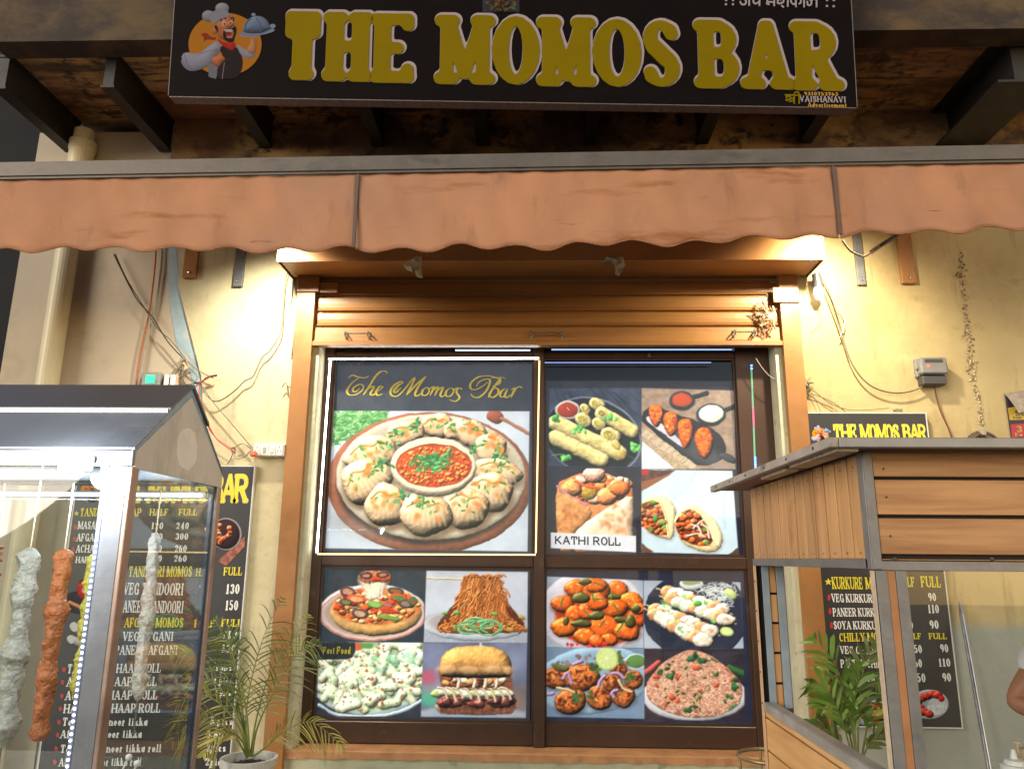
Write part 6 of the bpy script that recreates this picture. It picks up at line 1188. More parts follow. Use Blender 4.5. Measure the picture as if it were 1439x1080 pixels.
def d4(c):
    c.poly([(305, 788), (345, 752), (344, 768), (318, 795)], (150, 96, 84), tex=.3, ts=4); c.ell(318, 750, 22, 23, (150, 140, 146), shade=.2, R=3); c.ell(317, 750, 20, 21, (58, 44, 48), shade=.3)
    for k in range(30): a = c.rs.rand()*6.28; r = math.sqrt(c.rs.rand()); c.ell(312+14*r*math.cos(a), 750+15*r*math.sin(a), 3.6, 3.2, [(196, 84, 50), (214, 120, 80), (206, 150, 110)][k % 3], shade=1); c.ell(312+14*r*math.cos(a), 750+15*r*math.sin(a), 1.2, 1.1, (110, 44, 30))
    c.ell(296, 744, 9, 6, (206, 170, 140), shade=.8)
dish(mL, 282, 722, 348, 800, d4)
def d5(c):
    c.ell(112, 846, 26, 16, (44, 42, 46)); c.poly([(108, 816), (131, 814), (130, 842), (110, 842)], (176, 30, 36), 1, shade=.5); c.ell(122, 829, 7, 5, (206, 170, 176)); c.ell(121, 817, 10, 4, (120, 24, 28)); c.line([(98, 846), (120, 856)], 5, (196, 130, 84), shade=.6)
    c.line([(104, 880), (126, 895)], 13, (176, 168, 166), shade=.7, sm=False); c.line([(100, 898), (124, 908)], 13, (168, 160, 158), shade=.7, sm=False); c.ell(104, 880, 5, 7, (196, 190, 188)); c.ell(100, 898, 4, 6, (196, 190, 188))
dish(mL, 80, 808, 140, 918, d5)
# far right poster, its corner peeled
fp = empty('flyer', tuple(at(1430, 640, -.006)), 'torn black, yellow and red flyer on the far right wall, its top corner peeling', 'flyer'); FY = -.006; pf = wp(FY)
zt_, zb_ = Z_(1411, 552, FY), Z_(1420, 690, FY); x0_ = X_(1411, 555, FY)+.005; MB().prism([(x0_, FY, zb_), (x0_+.5, FY, zb_), (x0_+.5, FY, zt_-.02), (x0_+.15, FY, zt_-.10), (x0_, FY, zt_)], (0, .003, 0)).build('sheet', mat('black_flyer', (.03, .02, .03), .5), fp)
flat_shape(fp, 'printed_panel', [(1416, 573), (1428, 571), (1450, 572), (1450, 589), (1419, 590)], mat('ochre_print', (.50, .34, .04), .5), .001, pf); flat_shape(fp, 'printed_panel', [(1420, 596), (1452, 594), (1454, 612), (1422, 615)], mat('crimson_print', (.40, .03, .06), .5), .001, pf); flat_shape(fp, 'printed_panel', [(1422, 620), (1455, 618), (1455, 640), (1424, 642)], mat('grey_print', (.25, .22, .24), .5), .001, pf)
mb = MB(); text(mb, 'SU', pf, (1427, 584), (1444, 584), 8, 'sans', 16, rise=.002); text(mb, 'FOR', pf, (1424, 588.5), (1436, 588.5), 3.5, 'sans', 14, rise=.002); mb.build('lettering', m_dark, fp)
mb = MB(); text(mb, '3', pf, (1429, 607), (1437, 607), 9, 'sans', 18, rise=.002); text(mb, 'Fa', pf, (1427, 612.5), (1437, 612.5), 4.5, 'slab', 14, rise=.002); mb.build('lettering', mat('ochre_print', (0, 0, 0)), fp)
P_ = [pf(1411, 553, .002), pf(1450, 546, .01), pf(1455, 575, .03), pf(1432, 580, .035), pf(1424, 568, .02), pf(1418, 560, .008)]; MB().add(P_, [tuple(range(6))]).build('peeled_corner', mat('grey_paper_back', (.36, .30, .24), .9, var=.25, vs=40, bump=.4), fp)

# ------------------------------------------------------------------ left: glass kebab cabinet
CXR = -1.11; CYF, CYB = -1.85, -1.25; CYM = (CYF+CYB)/2; CXL = -2.25; ZB = 1.79; ZE = Z_(100, 628, CYF); ZR = Z_(265, 543, CYM)
cb = empty('kebab_cabinet', ((CXL+CXR)/2, CYM, 0), 'steel and glass food cabinet with a gabled roof and LED strips, at the left', 'cabinet')
def cx_at(px, py, Y): return X_(px, py, Y)
# roof: lower slopes, ridge cap in two facets overhanging to the right, gable
zk = Z_(237, 574, CYF+.17); sl2 = (ZR-ZE)/(CYM-CYF); yk = CYF+.17; zk0 = ZE+(yk-CYF)*sl2
MB().prism([(CXL, CYF-.004, ZE), (CXL, yk+.03, zk0+.03*sl2), (CXL, yk+.03, zk0+.03*sl2-.006), (CXL, CYF-.004, ZE-.006)], (CXR-CXL, 0, 0)).build('roof_sheet', m_dsteel, cb)
MB().prism([(CXL, CYB+.004, ZE), (CXL, 2*CYM-yk-.03, zk0+.03*sl2), (CXL, 2*CYM-yk-.03, zk0+.03*sl2-.006), (CXL, CYB+.004, ZE-.006)][::-1], (CXR-CXL, 0, 0)).build('roof_sheet', m_dsteel, cb)
for s_ in (1, -1):
    Yk = CYM+s_*(yk-CYM-.01); Zk = zk0-.004+.012; MB().prism([(CXL-.02, Yk, Zk), (CXL-.02, CYM, ZR+.006), (CXL-.02, CYM, ZR-.004), (CXL-.02, Yk, Zk-.009)][::s_], (CXR+.006-CXL+.02, 0, 0)).build('ridge_cap', mat('charcoal_sheet', (.16, .168, .18), .32, .6, var=.12, vs=2, bump=.03), cb)
MB().box((CXL, yk-.014, zk0-.008), (CXR, yk-.008, zk0+.004)).build('cap_lip', m_chrome, cb)
g0, g1 = ZB-.004, ZR-.035
MB().prism([(CXR-.002, CYF+.004, g0), (CXR-.002, CYB-.004, g0), (CXR-.002, CYB-.004, ZE-.02), (CXR-.002, CYM, g1), (CXR-.002, CYF+.004, ZE-.01)], (.004, 0, 0)).build('gable_panel', m_steelL, cb)
mb = MB()
for s_ in (1, -1):
    ye = CYM-s_*(CYM-CYF); mb.prism([(CXR-.012, ye, ZE), (CXR-.012, CYM, ZR), (CXR-.012, CYM, g1-.03), (CXR-.012, ye, ZE-.05)][::s_], (.009, 0, 0))
mb.build('gable_film_edge', m_bsteel, cb)
cpt = MB(); cc = Vector((CXR+.0025, CYM+.005, (g0+g1)/2-.035)); rs = random.Random(4); V = [tuple(cc+Vector((0, .072*math.cos(k*math.pi/10)*(1+rs.uniform(-.06, .06)), .068*math.sin(k*math.pi/10)*(1+rs.uniform(-.06, .06))))) for k in range(20)]; cpt.add(V, [tuple(range(20))]).build('worn_label_patch', mat('dull_label_patch', (.80, .77, .72), .8, var=.06, vs=20), cb)
MB().bbox((CXL, CYF-.006, ZB+.001), (CXR-.001, CYF+.004, ZE-.008), .002).build('front_fascia', m_dsteel, cb); MB().bbox((CXL, CYB-.004, ZB+.001), (CXR-.001, CYB+.004, ZE-.008), .002).build('rear_fascia', m_dsteel, cb)
MB().box((CXL+.01, CYF+.012, ZB+.006), (CXR-.006, CYB-.012, ZB+.010)).build('ceiling_sheet', mat('mirror_ceiling', (.22, .28, .36), .18, .85, var=.05), cb)
PW = .052; ZF = .78
xpl = X_(152, 660, CYF)
pz = lambda n, a, b, m: MB().bbox(a, b, .002).build(n, m, cb)
pz('front_post', (xpl, CYF-.004, ZF), (CXR-.012, CYF+.0, ZB), m_dsteel); pz('post_flange', (CXR-.012, CYF-.004, ZF), (CXR, CYF+.035, ZB), mat('reflection_tinted_steel', (.36, .27, .24), .35, .7, var=.25, vs=8)); pz('front_post_lining', (xpl+.02, CYF+.003, ZF), (CXR-.014, CYF+.02, ZB), m_steel)  # flange tint paints a reddish reflection into the steel colour
pz('post_flange', (CXR-.006, CYB-.028, ZF), (CXR, CYB+.004, ZB), mat('reflection_tinted_steel', (0, 0, 0))); pz('rear_post', (CXR-.04, CYB-.004, ZF), (CXR-.007, CYB, ZB), mat('dark_blue_film', (.02, .05, .09), .3, var=.2, vs=10)); pz('rear_post_lining', (CXR-.016, CYB-.050, ZF), (CXR-.0065, CYB-.029, ZB), mat('dark_blue_film', (0, 0, 0)))
pz('front_post', (CXL, CYF-.004, ZF), (CXL+.05, CYF+.03, ZB), m_dsteel); pz('rear_post', (CXL, CYB-.03, ZF), (CXL+.05, CYB+.004, ZB), m_dsteel)
pz('counter_body', (CXL, CYF, .12), (CXR, CYB, ZF-.02), m_steel); pz('counter_top', (CXL-.01, CYF-.01, ZF-.019), (CXR+.01, CYB+.01, ZF-.001), m_steel)
for x in (CXL+.05, CXR-.05):
    for y in (CYF+.05, CYB-.05): MB().lathe([(0, 0), (.05, 0), (.06, .02), (.06, .10), (.05, .12), (0, .12)], (0, 0, 0), 14, axis=0).build('wheel', m_dark, cb).location = (0, 0, 0)
ws = [o for o in scene.objects if o.name.split('.')[0] == 'wheel']; k = 0
for x in (CXL+.08, CXR-.10):
    for y in (CYF+.08, CYB-.08): ws[k].location = (x+.06, y, .0+.06) - Vector(cb.location) if False else Vector((x-cb.location.x, y-cb.location.y, .06)); k += 1
for o in ws:
    for v in o.data.vertices: v.co = Vector(v.co)+cb.location if False else v.co
    n_ = len(o.data.vertices); a = np.empty(n_*3, 'f'); o.data.vertices.foreach_get('co', a); a = a.reshape(-1, 3)+np.array(cb.location, 'f'); a -= a.mean(0); o.data.vertices.foreach_set('co', a.ravel())
MB().box((CXR-.0085, CYF+.037, ZF), (CXR-.0045, CYB-.052, ZB)).build('side_glass', m_cab, cb); MB().box((CXL+.052, CYF+.004, ZF), (xpl-.002, CYF+.008, ZB)).build('front_glass', m_pane, cb); MB().box((CXL+.052, CYB-.010, ZF), (CXR-.042, CYB-.006, ZB)).build('rear_glass', m_pane, cb)
for k, (za, col) in enumerate(((ZB-.03, 0),)): pz('top_rail', (CXL+.05, CYB-.022, za-.012), (CXR-.042, CYB-.012, za+.012), m_steel)
MB().tube([(CXL+.1, CYM, ZB-.015), (CXR-.02, CYM, ZB-.015)], .005, 8).build('hanging_rail', m_chrome, cb)
MB().tube([(CXL+.1, CYB-.03, ZB-.032), (CXR-.06, CYB-.03, ZB-.032)], .0055, 8).build('inner_tube_light', e_tube, cb)
# LED strips of the cabinet and the lit spot lamp in its top rail
def chips(par, A_, B_, pitch, h, m, name='led_chips'):
    d = Vector(B_)-Vector(A_); n = int(d.length/pitch); mb = MB()
    for i in range(n): c = Vector(A_)+d*((i+.5)/n); mb.add([(c.x+h*math.cos(q*math.pi/4), c.y-.0012, c.z+h*math.sin(q*math.pi/4)) for q in range(8)], [tuple(range(8))])
    o = mb.build(name, m, par); tag(o, kind='stuff')
xa_ = xpl-.004; MB().box((xa_-.006, CYF-.0055, ZF), (xa_+.006, CYF-.0005, ZB-.01)).build('led_strip_base', mat('blue_grey_strip_base', (.12, .15, .24), .5), cb); chips(cb, (xa_, CYF-.006, ZB-.012), (xa_, CYF-.006, ZF), .0150, .0033, e_dot)
zz_ = Z_(60, 652, CYF); MB().box((CXL+.05, CYF-.0085, zz_-.004), (xa_, CYF-.0065, zz_+.004)).build('led_strip_base', m_dsteel, cb); chips(cb, (CXL+.05, CYF-.0088, zz_), (xa_, CYF-.0088, zz_), .0112, .0028, emis('warm_led_chip', (1, .88, .75), 3.5))
lp = at(105, 651, CYF-.02); mb = MB().bbox((lp.x-.050, CYF-.018, lp.z-.022), (lp.x+.050, CYF-.0095, lp.z+.022), .004); mb.build('spot_lamp_body', m_chrome, cb)
mb = MB().lathe([(0, 0), (.03, .0)], (0, 0, 0), 24, axis=1); mb.v = [(lp.x+v[0]*1.5, CYF-.0185, lp.z+v[2]*.8) for v in mb.v]; mb.build('spot_lamp_lens', e_lamp, cb)
lq = at(144, 652, CYF-.02); mb = MB().lathe([(0, 0), (.009, 0)], (0, 0, 0), 12, axis=1); mb.v = [(lq.x+v[0]*1.3, CYF-.0125, lq.z+v[2]*.8) for v in mb.v]; mb.build('small_lamp_lens', emis('small_lamp', (1, .95, .85), 12), cb)
L_ = bpy.data.lights.new('lamp_light', 'POINT'); L_.energy = 9; L_.shadow_soft_size = .04; L_.color = (.92, .96, 1); o = bpy.data.objects.new('lamp_light', L_); link(o); o.parent = cb; o.location = Vector((lp.x, CYF-.13, lp.z-.02))-cb.location
L_ = bpy.data.lights.new('strip_light', 'AREA'); L_.shape = 'RECTANGLE'; L_.size = .8; L_.size_y = .02; L_.energy = 1.8; L_.color = (.85, .93, 1); o = bpy.data.objects.new('strip_light', L_); link(o); o.parent = cb; o.location = Vector(((CXL+CXR)/2+.15, CYB-.05, ZB-.045))-cb.location
# kebabs on skewers
def kebab(label, top, bot, wpx, m, seed, Y, rod_top=None, rod_bot=None):
    a_, b_ = at(*top, Y), at(*bot, Y); w = wpx*(DIST+Y)/F/2*.80; x = (a_.x+b_.x)/2; t = empty('kebab_skewer', (x, Y, b_.z), label, 'kebab', 'kebabs hanging on skewers in the cabinet')
    rs = random.Random(seed); n = 110; m_ = 22; V = []; Fc = []; H = a_.z-b_.z; ph = rs.random()*6
    offs = [rs.uniform(-.12, .12) for _ in range(9)]
    for i in range(n+1):
        u = i/n; z = b_.z+H*u; sw = np.interp(u, np.linspace(0, 1, 9), offs); env = min(1, (u/.05)**.5 if u < .05 else 1, ((1-u)/.045)**.5 if u > .955 else 1)
        lump = .78+.24*abs(math.sin(u*math.pi*3.1+ph))+.10*math.sin(u*38+ph)
        for k in range(m_):
            q = 2*math.pi*k/m_; nz_ = float(vnoise(np.array(2.2*math.cos(q)+5+seed), np.array(2.2*math.sin(q)+u*26), seed)); nf = float(vnoise(np.array(5*math.cos(q)+5), np.array(5*math.sin(q)+u*60+seed), seed+2))
            r = w*env*(lump+sw)*(.56+.50*nz_+.38*nf); V.append((x+.35*sw*w+r*math.cos(q), Y+r*math.sin(q), z))
    for i in range(n):
        for k in range(m_): Fc.append((i*m_+k, i*m_+(k+1) % m_, (i+1)*m_+(k+1) % m_, (i+1)*m_+k))
    Fc += [tuple(range(m_))[::-1], tuple(n*m_+k for k in range(m_))]
    MB().add(V, Fc).build('coated_meat', m, t, smooth=True)
    MB().tube([(x, Y, a_.z-.02), (x, Y, ZB-.015)], .0032, 6).build('skewer_rod', m_chrome, t); MB().tube([(x, Y, b_.z+.02), (x, Y, b_.z-.10)], .003, 6).build('skewer_tip', m_chrome, t)
m_kw = mat('white_marinade', (.38, .38, .33), .42, var=.22, vs=34, bump=.7, bs=120, stain=[((.20, .18, .13), 40, .56, .70)]); m_ko = mat('orange_marinade', (.40, .12, .03), .35, var=.3, vs=34, bump=.8, bs=120, stain=[((.30, .07, .02), 40, .55, .7)]); m_kg = mat('yellow_green_marinade', (.44, .40, .05), .45, var=.25, vs=34, bump=.8, bs=120, stain=[((.26, .24, .03), 40, .58, .7)]); m_kp = mat('pale_marinade', (.62, .58, .52), .45, var=.22, vs=34, bump=.8, bs=120, stain=[((.50, .32, .18), 30, .55, .7)])
kebab('orange coated kebab cut off by the left edge of the picture', (-6, 766), (-18, 830), 26, m_ko, 3, CYM)
kebab('thick white coated kebab, leftmost whole one in the cabinet', (43, 768), (2, 1050), 34, m_kw, 5, CYM-.02)
kebab('orange red coated kebab between the white and the yellow green one', (91, 770), (54, 1042), 29, m_ko, 8, CYM)
kebab('yellow green coated kebab right behind the dotted LED strip', (138, 775), (107, 990), 26, m_kg, 12, CYM+.02)
kebab('whitish kebab seen through the side glass, rightmost of all', (213, 747), (200, 985), 22, m_kp, 17, CYM+.13)
tg_ = empty('tongs_stand', tuple(at(180, 1100, CYM+.1)), 'pair of white tipped sticks standing in the cabinet at the picture bottom', 'sticks')
for a_, b_ in (((181, 1063), (168, 1090)), ((193, 1072), (180, 1100)), ((212, 1086), (200, 1110))):
    p, q = at(*a_, CYM+.1), at(*b_, CYM+.1); MB().tube([p, q, q+(q-p)*3], .0028, 6).build('stick', m_plastic, tg_); MB().lathe([(0, -.010), (.007, -.008), (.0105, 0), (.008, .007), (0, .010)], tuple(p), 12).build('white_tip', m_plastic, tg_, smooth=True)
p = at(110, 1052, CYM-.05); o = MB().lathe([(0, -.012), (.012, -.01), (.018, 0), (.013, .012), (0, .015)], tuple(p), 14).build('white_garnish', m_plastic, smooth=True); recenter(o); tag(o, 'small white lump under the yellow green kebab', 'garnish')

# ------------------------------------------------------------------ right: wooden stall
SX = .815; SYF, SYB = -2.0, -.98; SXR = 2.35; zr0 = Z_(1218, 640, SYF)+.012; zp0 = Z_(1218, 797, SYF); zp1 = zr0-.004; zs1 = 1.062
st = empty('wooden_stall', ((SX+SXR)/2, (SYF+SYB)/2, 0), 'food stall clad in honey coloured planks with grey metal angles, at the right', 'stall')
RXL = SX-.115; RYF = SYF-.10; RYB = -.86
MB().bbox((RXL, RYF, zr0), (SXR+.1, RYB, zr0+.006), .001).build('roof_sheet', mat('red_brown_ply', (.20, .085, .045), .6, var=.2, vs=6, stain=[((.13, .06, .04), 5, .55, .7)]), st)
e = MB(); e.bbox((RXL-.004, RYF-.004, zr0-.006), (RXL+.02, RYB, zr0+.018), .002); e.build('roof_edge_board', m_roofedge, st); MB().bbox((RXL+.021, RYF-.004, zr0-.006), (SXR+.1, RYF+.018, zr0+.018), .002).build('roof_edge_board', mat('grey_angle_edge', (.28, .275, .27), .5, .4, var=.2, vs=10), st)
MB().obox((RXL+.024, RYF+.02, zr0-.012), (.05, 0, 0), (0, .35, .0), (0, 0, .010)).build('ply_strip', m_plyedge, st)
MB().obox((RXL+.03, RYF+.42, zr0-.014), (.035, 0, 0), (0, .25, 0), (0, 0, .012)).build('ply_strip', m_plyedge, st)
for yy in np.linspace(RYF+.1, RYB-.1, 6): MB().lathe([(0, -.002), (.004, -.0015), (.005, 0)], (RXL-.005, yy, zr0+.006), 8, axis=0).build('rivet', m_dark, st)
# side: backing, twelve upright planks, bottom angle
MB().box((SX+.016, SYF+.01, zp0+.002), (SX+.020, SYB-.002, zp1)).build('side_backing', m_black, st)
n = 12; y0, y1 = SYF+.022, SYB-.003; wv = (y1-y0)/n; rs = random.Random(6)
base = None
for k in range(n):
    a_ = y0+k*wv; mb = MB().bbox((0, -wv/2+.005, 0), (.013, wv/2-.005, zp1-zp0-.022), .0012)
    if base is None:
        me_ = mb.build('plank', m_woodS, None); base = me_; base.parent = st
    else:
        c = base.copy(); link(c); c.parent = st; base_c = c
    ob = base if k == 0 else c; ob.location = Vector((SX+.0015+rs.uniform(-.0006, .0006), a_+wv/2, zp0+.021))-st.location
MB().bbox((SX-.003, SYF+.02, zp0-.003), (SX-.0005, SYB, zp0+.021), .0008).build('bottom_angle', m_galv, st)
# front planks
xf0 = SX+.045; zf = [Z_(1300, y, SYF) for y in (640, 670, 673.5, 723.5, 727.5, 779)]
MB().box((SX+.024, SYF+.014, zp0+.002), (SXR, SYF+.018, zp1)).build('front_backing', m_black, st)
for (za, zb_2) in ((zp1, zf[1]), (zf[2], zf[3]), (zf[4], zf[5]), (zf[5]-.010, zp0+.017)): MB().bbox((xf0-.022, SYF, zb_2+.001), (SXR, SYF+.012, za-.001), .0015).build('front_plank', m_woodF, st)
MB().bbox((SX+.020, SYF-.004, zp0-.006), (SXR, SYF-.0015, zp0+.016), .0008).build('bottom_angle', m_galv, st)
for px in (1256, 1392): p = at(px, 785, SYF); MB().lathe([(0, -.003), (.004, -.002), (.005, 0)], (p.x, SYF-.005, p.z), 8, axis=1).build('rivet', m_dark, st)
MB().bbox((SX-.003, SYF-.004, zp0-.004), (SX+.0, SYF+.03, zp1), .0008).build('corner_angle', m_galv, st); MB().bbox((SX+.0005, SYF-.0045, zp0-.004), (SX+.022, SYF-.002, zp1), .0008).build('corner_angle', m_galv, st)
for k in range(12):
    yy = y0+(k+.5)*wv
    for zz in (zp0+.035, zp1-.03): MB().lathe([(0, -.0012), (.0022, -.0008), (.0028, 0)], (SX+.0008, yy, zz), 6, axis=0).build('screw', m_dark, st)
for xx in (SX+.05, SX+.42, SX+.80, SX+1.2):
    for zz in (zf[1]+.02, (zf[2]+zf[3])/2, (zf[4]+zf[5])/2): MB().lathe([(0, -.0012), (.0026, -.0008), (.0032, 0)], (xx, SYF-.0005, zz), 6, axis=1).build('screw', m_dark, st)
# front corner post and the far one
def post(x, y, z0, z1, face_w, parent):
    MB().bbox((x-.002, y, z0), (x+.000, y+.024, z1), .0006).build('ply_edge', m_plyedge, parent)
    MB().bbox((x+.001, y-.003, z0), (x+.028, y-.0005, z1), .0006).build('metal_angle', m_galv, parent); MB().bbox((x+.0285, y-.001, z0), (x+.048, y+.006, z1), .0006).build('wood_infill', mat('red_wood_infill', (.36, .16, .065), .5, var=.2, vs=10), parent); MB().bbox((x+.0485, y-.003, z0), (x+.074, y-.0005, z1), .0006).build('metal_angle', m_galv, parent)
    MB().bbox((x+.001, y+.007, z0), (x+.074, y+.03, z1), .001).build('post_core', m_black, parent)
post(SX+.004, SYF, .15, zp0-.007, 0, st); post(SXR-.08, SYF, .15, zp0-.007, 0, st)
# rear left post: metal strips with short planks between
bx = SX; 
MB().bbox((bx-.003, SYB-.030, .15), (bx+.0, SYB-.001, zp0-.004), .0006).build('ply_edge', mat('pale_wood_strip', (.50, .33, .18), .6, var=.15, vs=20), st)
for xa, xb in ((bx+.020, bx+.045), (bx+.072, bx+.100)): MB().bbox((xa, SYB-.028, zs1-.02), (xb, SYB-.024, zp0-.004), .0006).build('metal_angle', m_bsteel if False else mat('blue_grey_strip', (.25, .31, .38), .4, .3, var=.15, vs=12), st)
zz = zp0-.004
hh2 = (zp0-zs1)/4.6
while zz > zs1-.01: MB().bbox((bx+.0455, SYB-.022, max(zs1-.02, zz-hh2+.008)), (bx+.0715, SYB-.012, zz), .001).build('short_plank', m_woodS, st); zz -= hh2
MB().box((bx+.004, SYB-.010, zs1-.02), (bx+.1, SYB-.006, zp0-.004)).build('post_backing', m_black, st)
for k in range(5): MB().lathe([(0, -.003), (.003, -.002), (.004, 0)], (bx-.0035, SYB-.015, zp0-.06-.105*k), 8, axis=0).build('rivet', m_dark, st)
# lower side wall: top angle, long planks
ztop2 = zs1; MB().bbox((SX-.004, SYF+.025, ztop2-.028), (SX+.0, SYB-.03, ztop2), .0008).build('sill_angle', mat('pale_galvanised', (.42, .42, .41), .42, .5, var=.2, vs=10, stain=[((.28, .26, .24), 10, .58, .7)]), st); MB().bbox((SX+.001, SYF+.025, ztop2-.003), (SX+.036, SYB-.03, ztop2+.001), .0008).build('sill_angle', mat('pale_galvanised', (0, 0, 0)), st)
MB().box((SX+.016, SYF+.03, .15), (SX+.020, SYB-.004, ztop2-.004)).build('side_backing', m_black, st)
zc = ztop2-.029
for hp in (.022, .108, .112, .112, .112, .112, .112, .112):
    MB().bbox((SX+.002, SYF+.03, zc-hp+.003), (SX+.015, SYB-.004, zc-.003), .0015).build('long_plank', m_woodL, st); zc -= hp
MB().box((SX+.08, SYF+.01, .15), (SXR, SYF+.03, .80)).build('front_lower_panel', m_woodF, st); MB().bbox((SX+.022, SYF+.032, .84), (SXR, SYB-.35, .865), .003).build('counter_top', m_steel, st)
MB().box((SX+.08, SYF+.002, .866), (SXR-.085, SYF+.006, zp0-.008)).build('front_glass', m_pane, st)
for (x, y) in ((SXR-.02, SYB-.03),): MB().bbox((x, y, .15), (x+.03, y+.03, zp0), .001).build('metal_angle', m_galv, st)
for x in (SX+.12, SXR-.12):
    for y in (SYF+.12, SYB-.12): MB().lathe([(0, 0), (.06, .0), (.075, .01), (.075, .04), (.06, .05), (0, .05)], (x, y, .075), 16, axis=0).build('castor', m_dark, st)

# ------------------------------------------------------------------ palms
def palm(name, label, base, pot_r, pot_h, fronds, leaf_m, big, pot_m, zrim):
    x, y, _ = base; t = empty(name, (x, y, zrim-pot_h), label, 'potted palm'); R = pot_r; H = pot_h; z0 = zrim-H
    MB().lathe([(0, z0), (R*.72, z0), (R*.94, z0+H*.85), (R*1.02, z0+H*.86), (R*1.04, z0+H), (R*.93, z0+H), (R*.90, z0+H*.84), (0, z0+H*.84)], (x, y, 0), 28).build('pot', pot_m, t, smooth=False)
    rs = random.Random(int(abs(x)*100)); mb = MB()
    for k in range(60): a = rs.random()*6.28; r = rs.random()*R*.85; s_ = rs.uniform(.004, .012); mb.add([(x+r*math.cos(a)+rs.gauss(0, s_), y+r*math.sin(a)+rs.gauss(0, s_), z0+H*.85+rs.uniform(0, .012)) for _ in range(4)], [(0, 1, 2), (0, 2, 3), (1, 2, 3)])
    mb.add([(x+R*.9*math.cos(k*.4189), y+R*.9*math.sin(k*.4189), z0+H*.845) for k in range(15)], [tuple(range(15))]); mb.build('soil', m_soil, t)
    for fi, (pts, yo, lf, m_) in enumerate(fronds):
        P = [at(px, py, y+yo*(i/(len(pts)-1))) for i, (px, py) in enumerate(pts)]; S = smooth_path(P, 9); L = len(S); mb = MB(); mb.m = 0; mb.tube(S, [max(.0012, .0055*(1-i/L)) for i in range(L)], 5); mb.m = 1
        start = .32 if not big else .38; nl = 24 if not big else 13
        for i in range(nl):
            u = start+(1-start)*i/(nl-1); q = min(L-2, int(u*(L-1))); p = S[q]; d = (S[min(q+1, L-1)]-S[max(q-1, 0)]).normalized(); side = d.cross(Vector((0, 1, 0))).normalized()
            if side.length < .1: side = Vector((1, 0, 0))
            ln = lf*(math.sin(math.pi*(.18+.78*(u-start)/(1-start))))*rs.uniform(.82, 1.12)
            for s_ in (-1, 1):
                if rs.random() < (.16 if not big else .12): continue
                out = (d*(rs.uniform(.75, 1.0)+(.45 if big else 0))+side*s_*rs.uniform(.7, 1.0)+Vector((0, rs.uniform(-.5, .3), 0))).normalized(); w = (.0030 if not big else .0095)*rs.uniform(.8, 1.2); V = []; n_ = 6
                wd = out.cross(Vector((0, 1, 0))).normalized(); wd = (wd+Vector((0, rs.uniform(-.9, .9), 0))).normalized()
                for j in range(n_+1):
                    v = j/n_; c = p+out*ln*v+Vector((0, 0, -1))*ln*(.42 if not big else .38)*v*v*rs.uniform(.9, 1.1); ww2 = w*(math.sin(math.pi*min(1, .12+.88*v))**.6 if v < 1 else .05); V += [c-wd*ww2, c+Vector((0, 0, -.25*ww2)), c+wd*ww2]
                mb.add(V, [(3*j+k, 3*j+k+1, 3*j+k+4, 3*j+k+3) for j in range(n_) for k in (0, 1)])
        mb.build('frond', [m_stem, m_], t, smooth=True)
    return t
ly, lg, lb = m_leafy, m_leaf, m_leafb
zrim = Z_(350, 1063, -.42)
palm('areca_palm', 'feathery areca palm in a round white pot left of the window', at(350, 1063, -.42), .115, .22, [
 ([(352, 1062), (345, 1020), (352, 960), (372, 890), (398, 838)], .05, .20, lg), ([(350, 1062), (342, 1010), (332, 950), (318, 900), (300, 868)], .1, .18, lg), ([(354, 1062), (362, 1020), (390, 960), (420, 915), (452, 905)], -.1, .17, lg),
 ([(348, 1062), (335, 1020), (305, 985), (275, 975), (245, 990)], -.05, .17, ly), ([(349, 1062), (338, 1005), (318, 950), (280, 915), (240, 920)], .12, .19, lg), ([(347, 1062), (330, 1035), (300, 1010), (270, 1012), (240, 1040)], -.12, .15, ly),
 ([(356, 1062), (372, 1050), (400, 1026), (440, 1015), (486, 1052)], -.15, .15, ly), ([(352, 1062), (360, 1010), (378, 950), (410, 900), (435, 862)], .15, .16, ly),
 ([(348, 1062), (340, 1040), (322, 1028), (300, 1040), (285, 1062)], -.2, .11, ly), ([(350, 1062), (346, 1000), (330, 930), (322, 905), (310, 890)], -.05, .15, lg), ([(350, 1062), (338, 1015), (316, 975), (296, 955), (262, 950)], .05, .17, lg)], lg, False, m_pot, zrim)
zrim2 = Z_(1190, 1095, -.32)
palm('leafy_palm', 'broad leaved green palm in a pot behind the stall, in front of the right menu', at(1200, 1095, -.32), .13, .25, [
 ([(1205, 1095), (1200, 1040), (1190, 985), (1172, 930), (1142, 892)], .03, .20, lb), ([(1206, 1095), (1206, 1030), (1208, 975), (1216, 930), (1228, 900)], .06, .20, lg),
 ([(1203, 1095), (1192, 1040), (1178, 1000), (1160, 965), (1140, 958)], -.06, .17, lb), ([(1208, 1095), (1215, 1040), (1225, 1000), (1242, 965), (1262, 955)], .05, .19, lb), ([(1202, 1095), (1188, 1060), (1172, 1035), (1156, 1020), (1142, 1022)], -.08, .15, lg),
 ([(1207, 1095), (1214, 1060), (1226, 1040), (1240, 1030), (1252, 1032)], -.05, .14, lg), ([(1204, 1095), (1198, 1050), (1188, 1010), (1176, 985), (1150, 990)], .06, .17, lb), ([(1204, 1095), (1202, 1040), (1200, 1000), (1205, 960), (1212, 930)], -.1, .15, lb)], lb, True, mat('terracotta_pot', (.30, .13, .07), .8, var=.2, vs=10, bump=.2), zrim2)
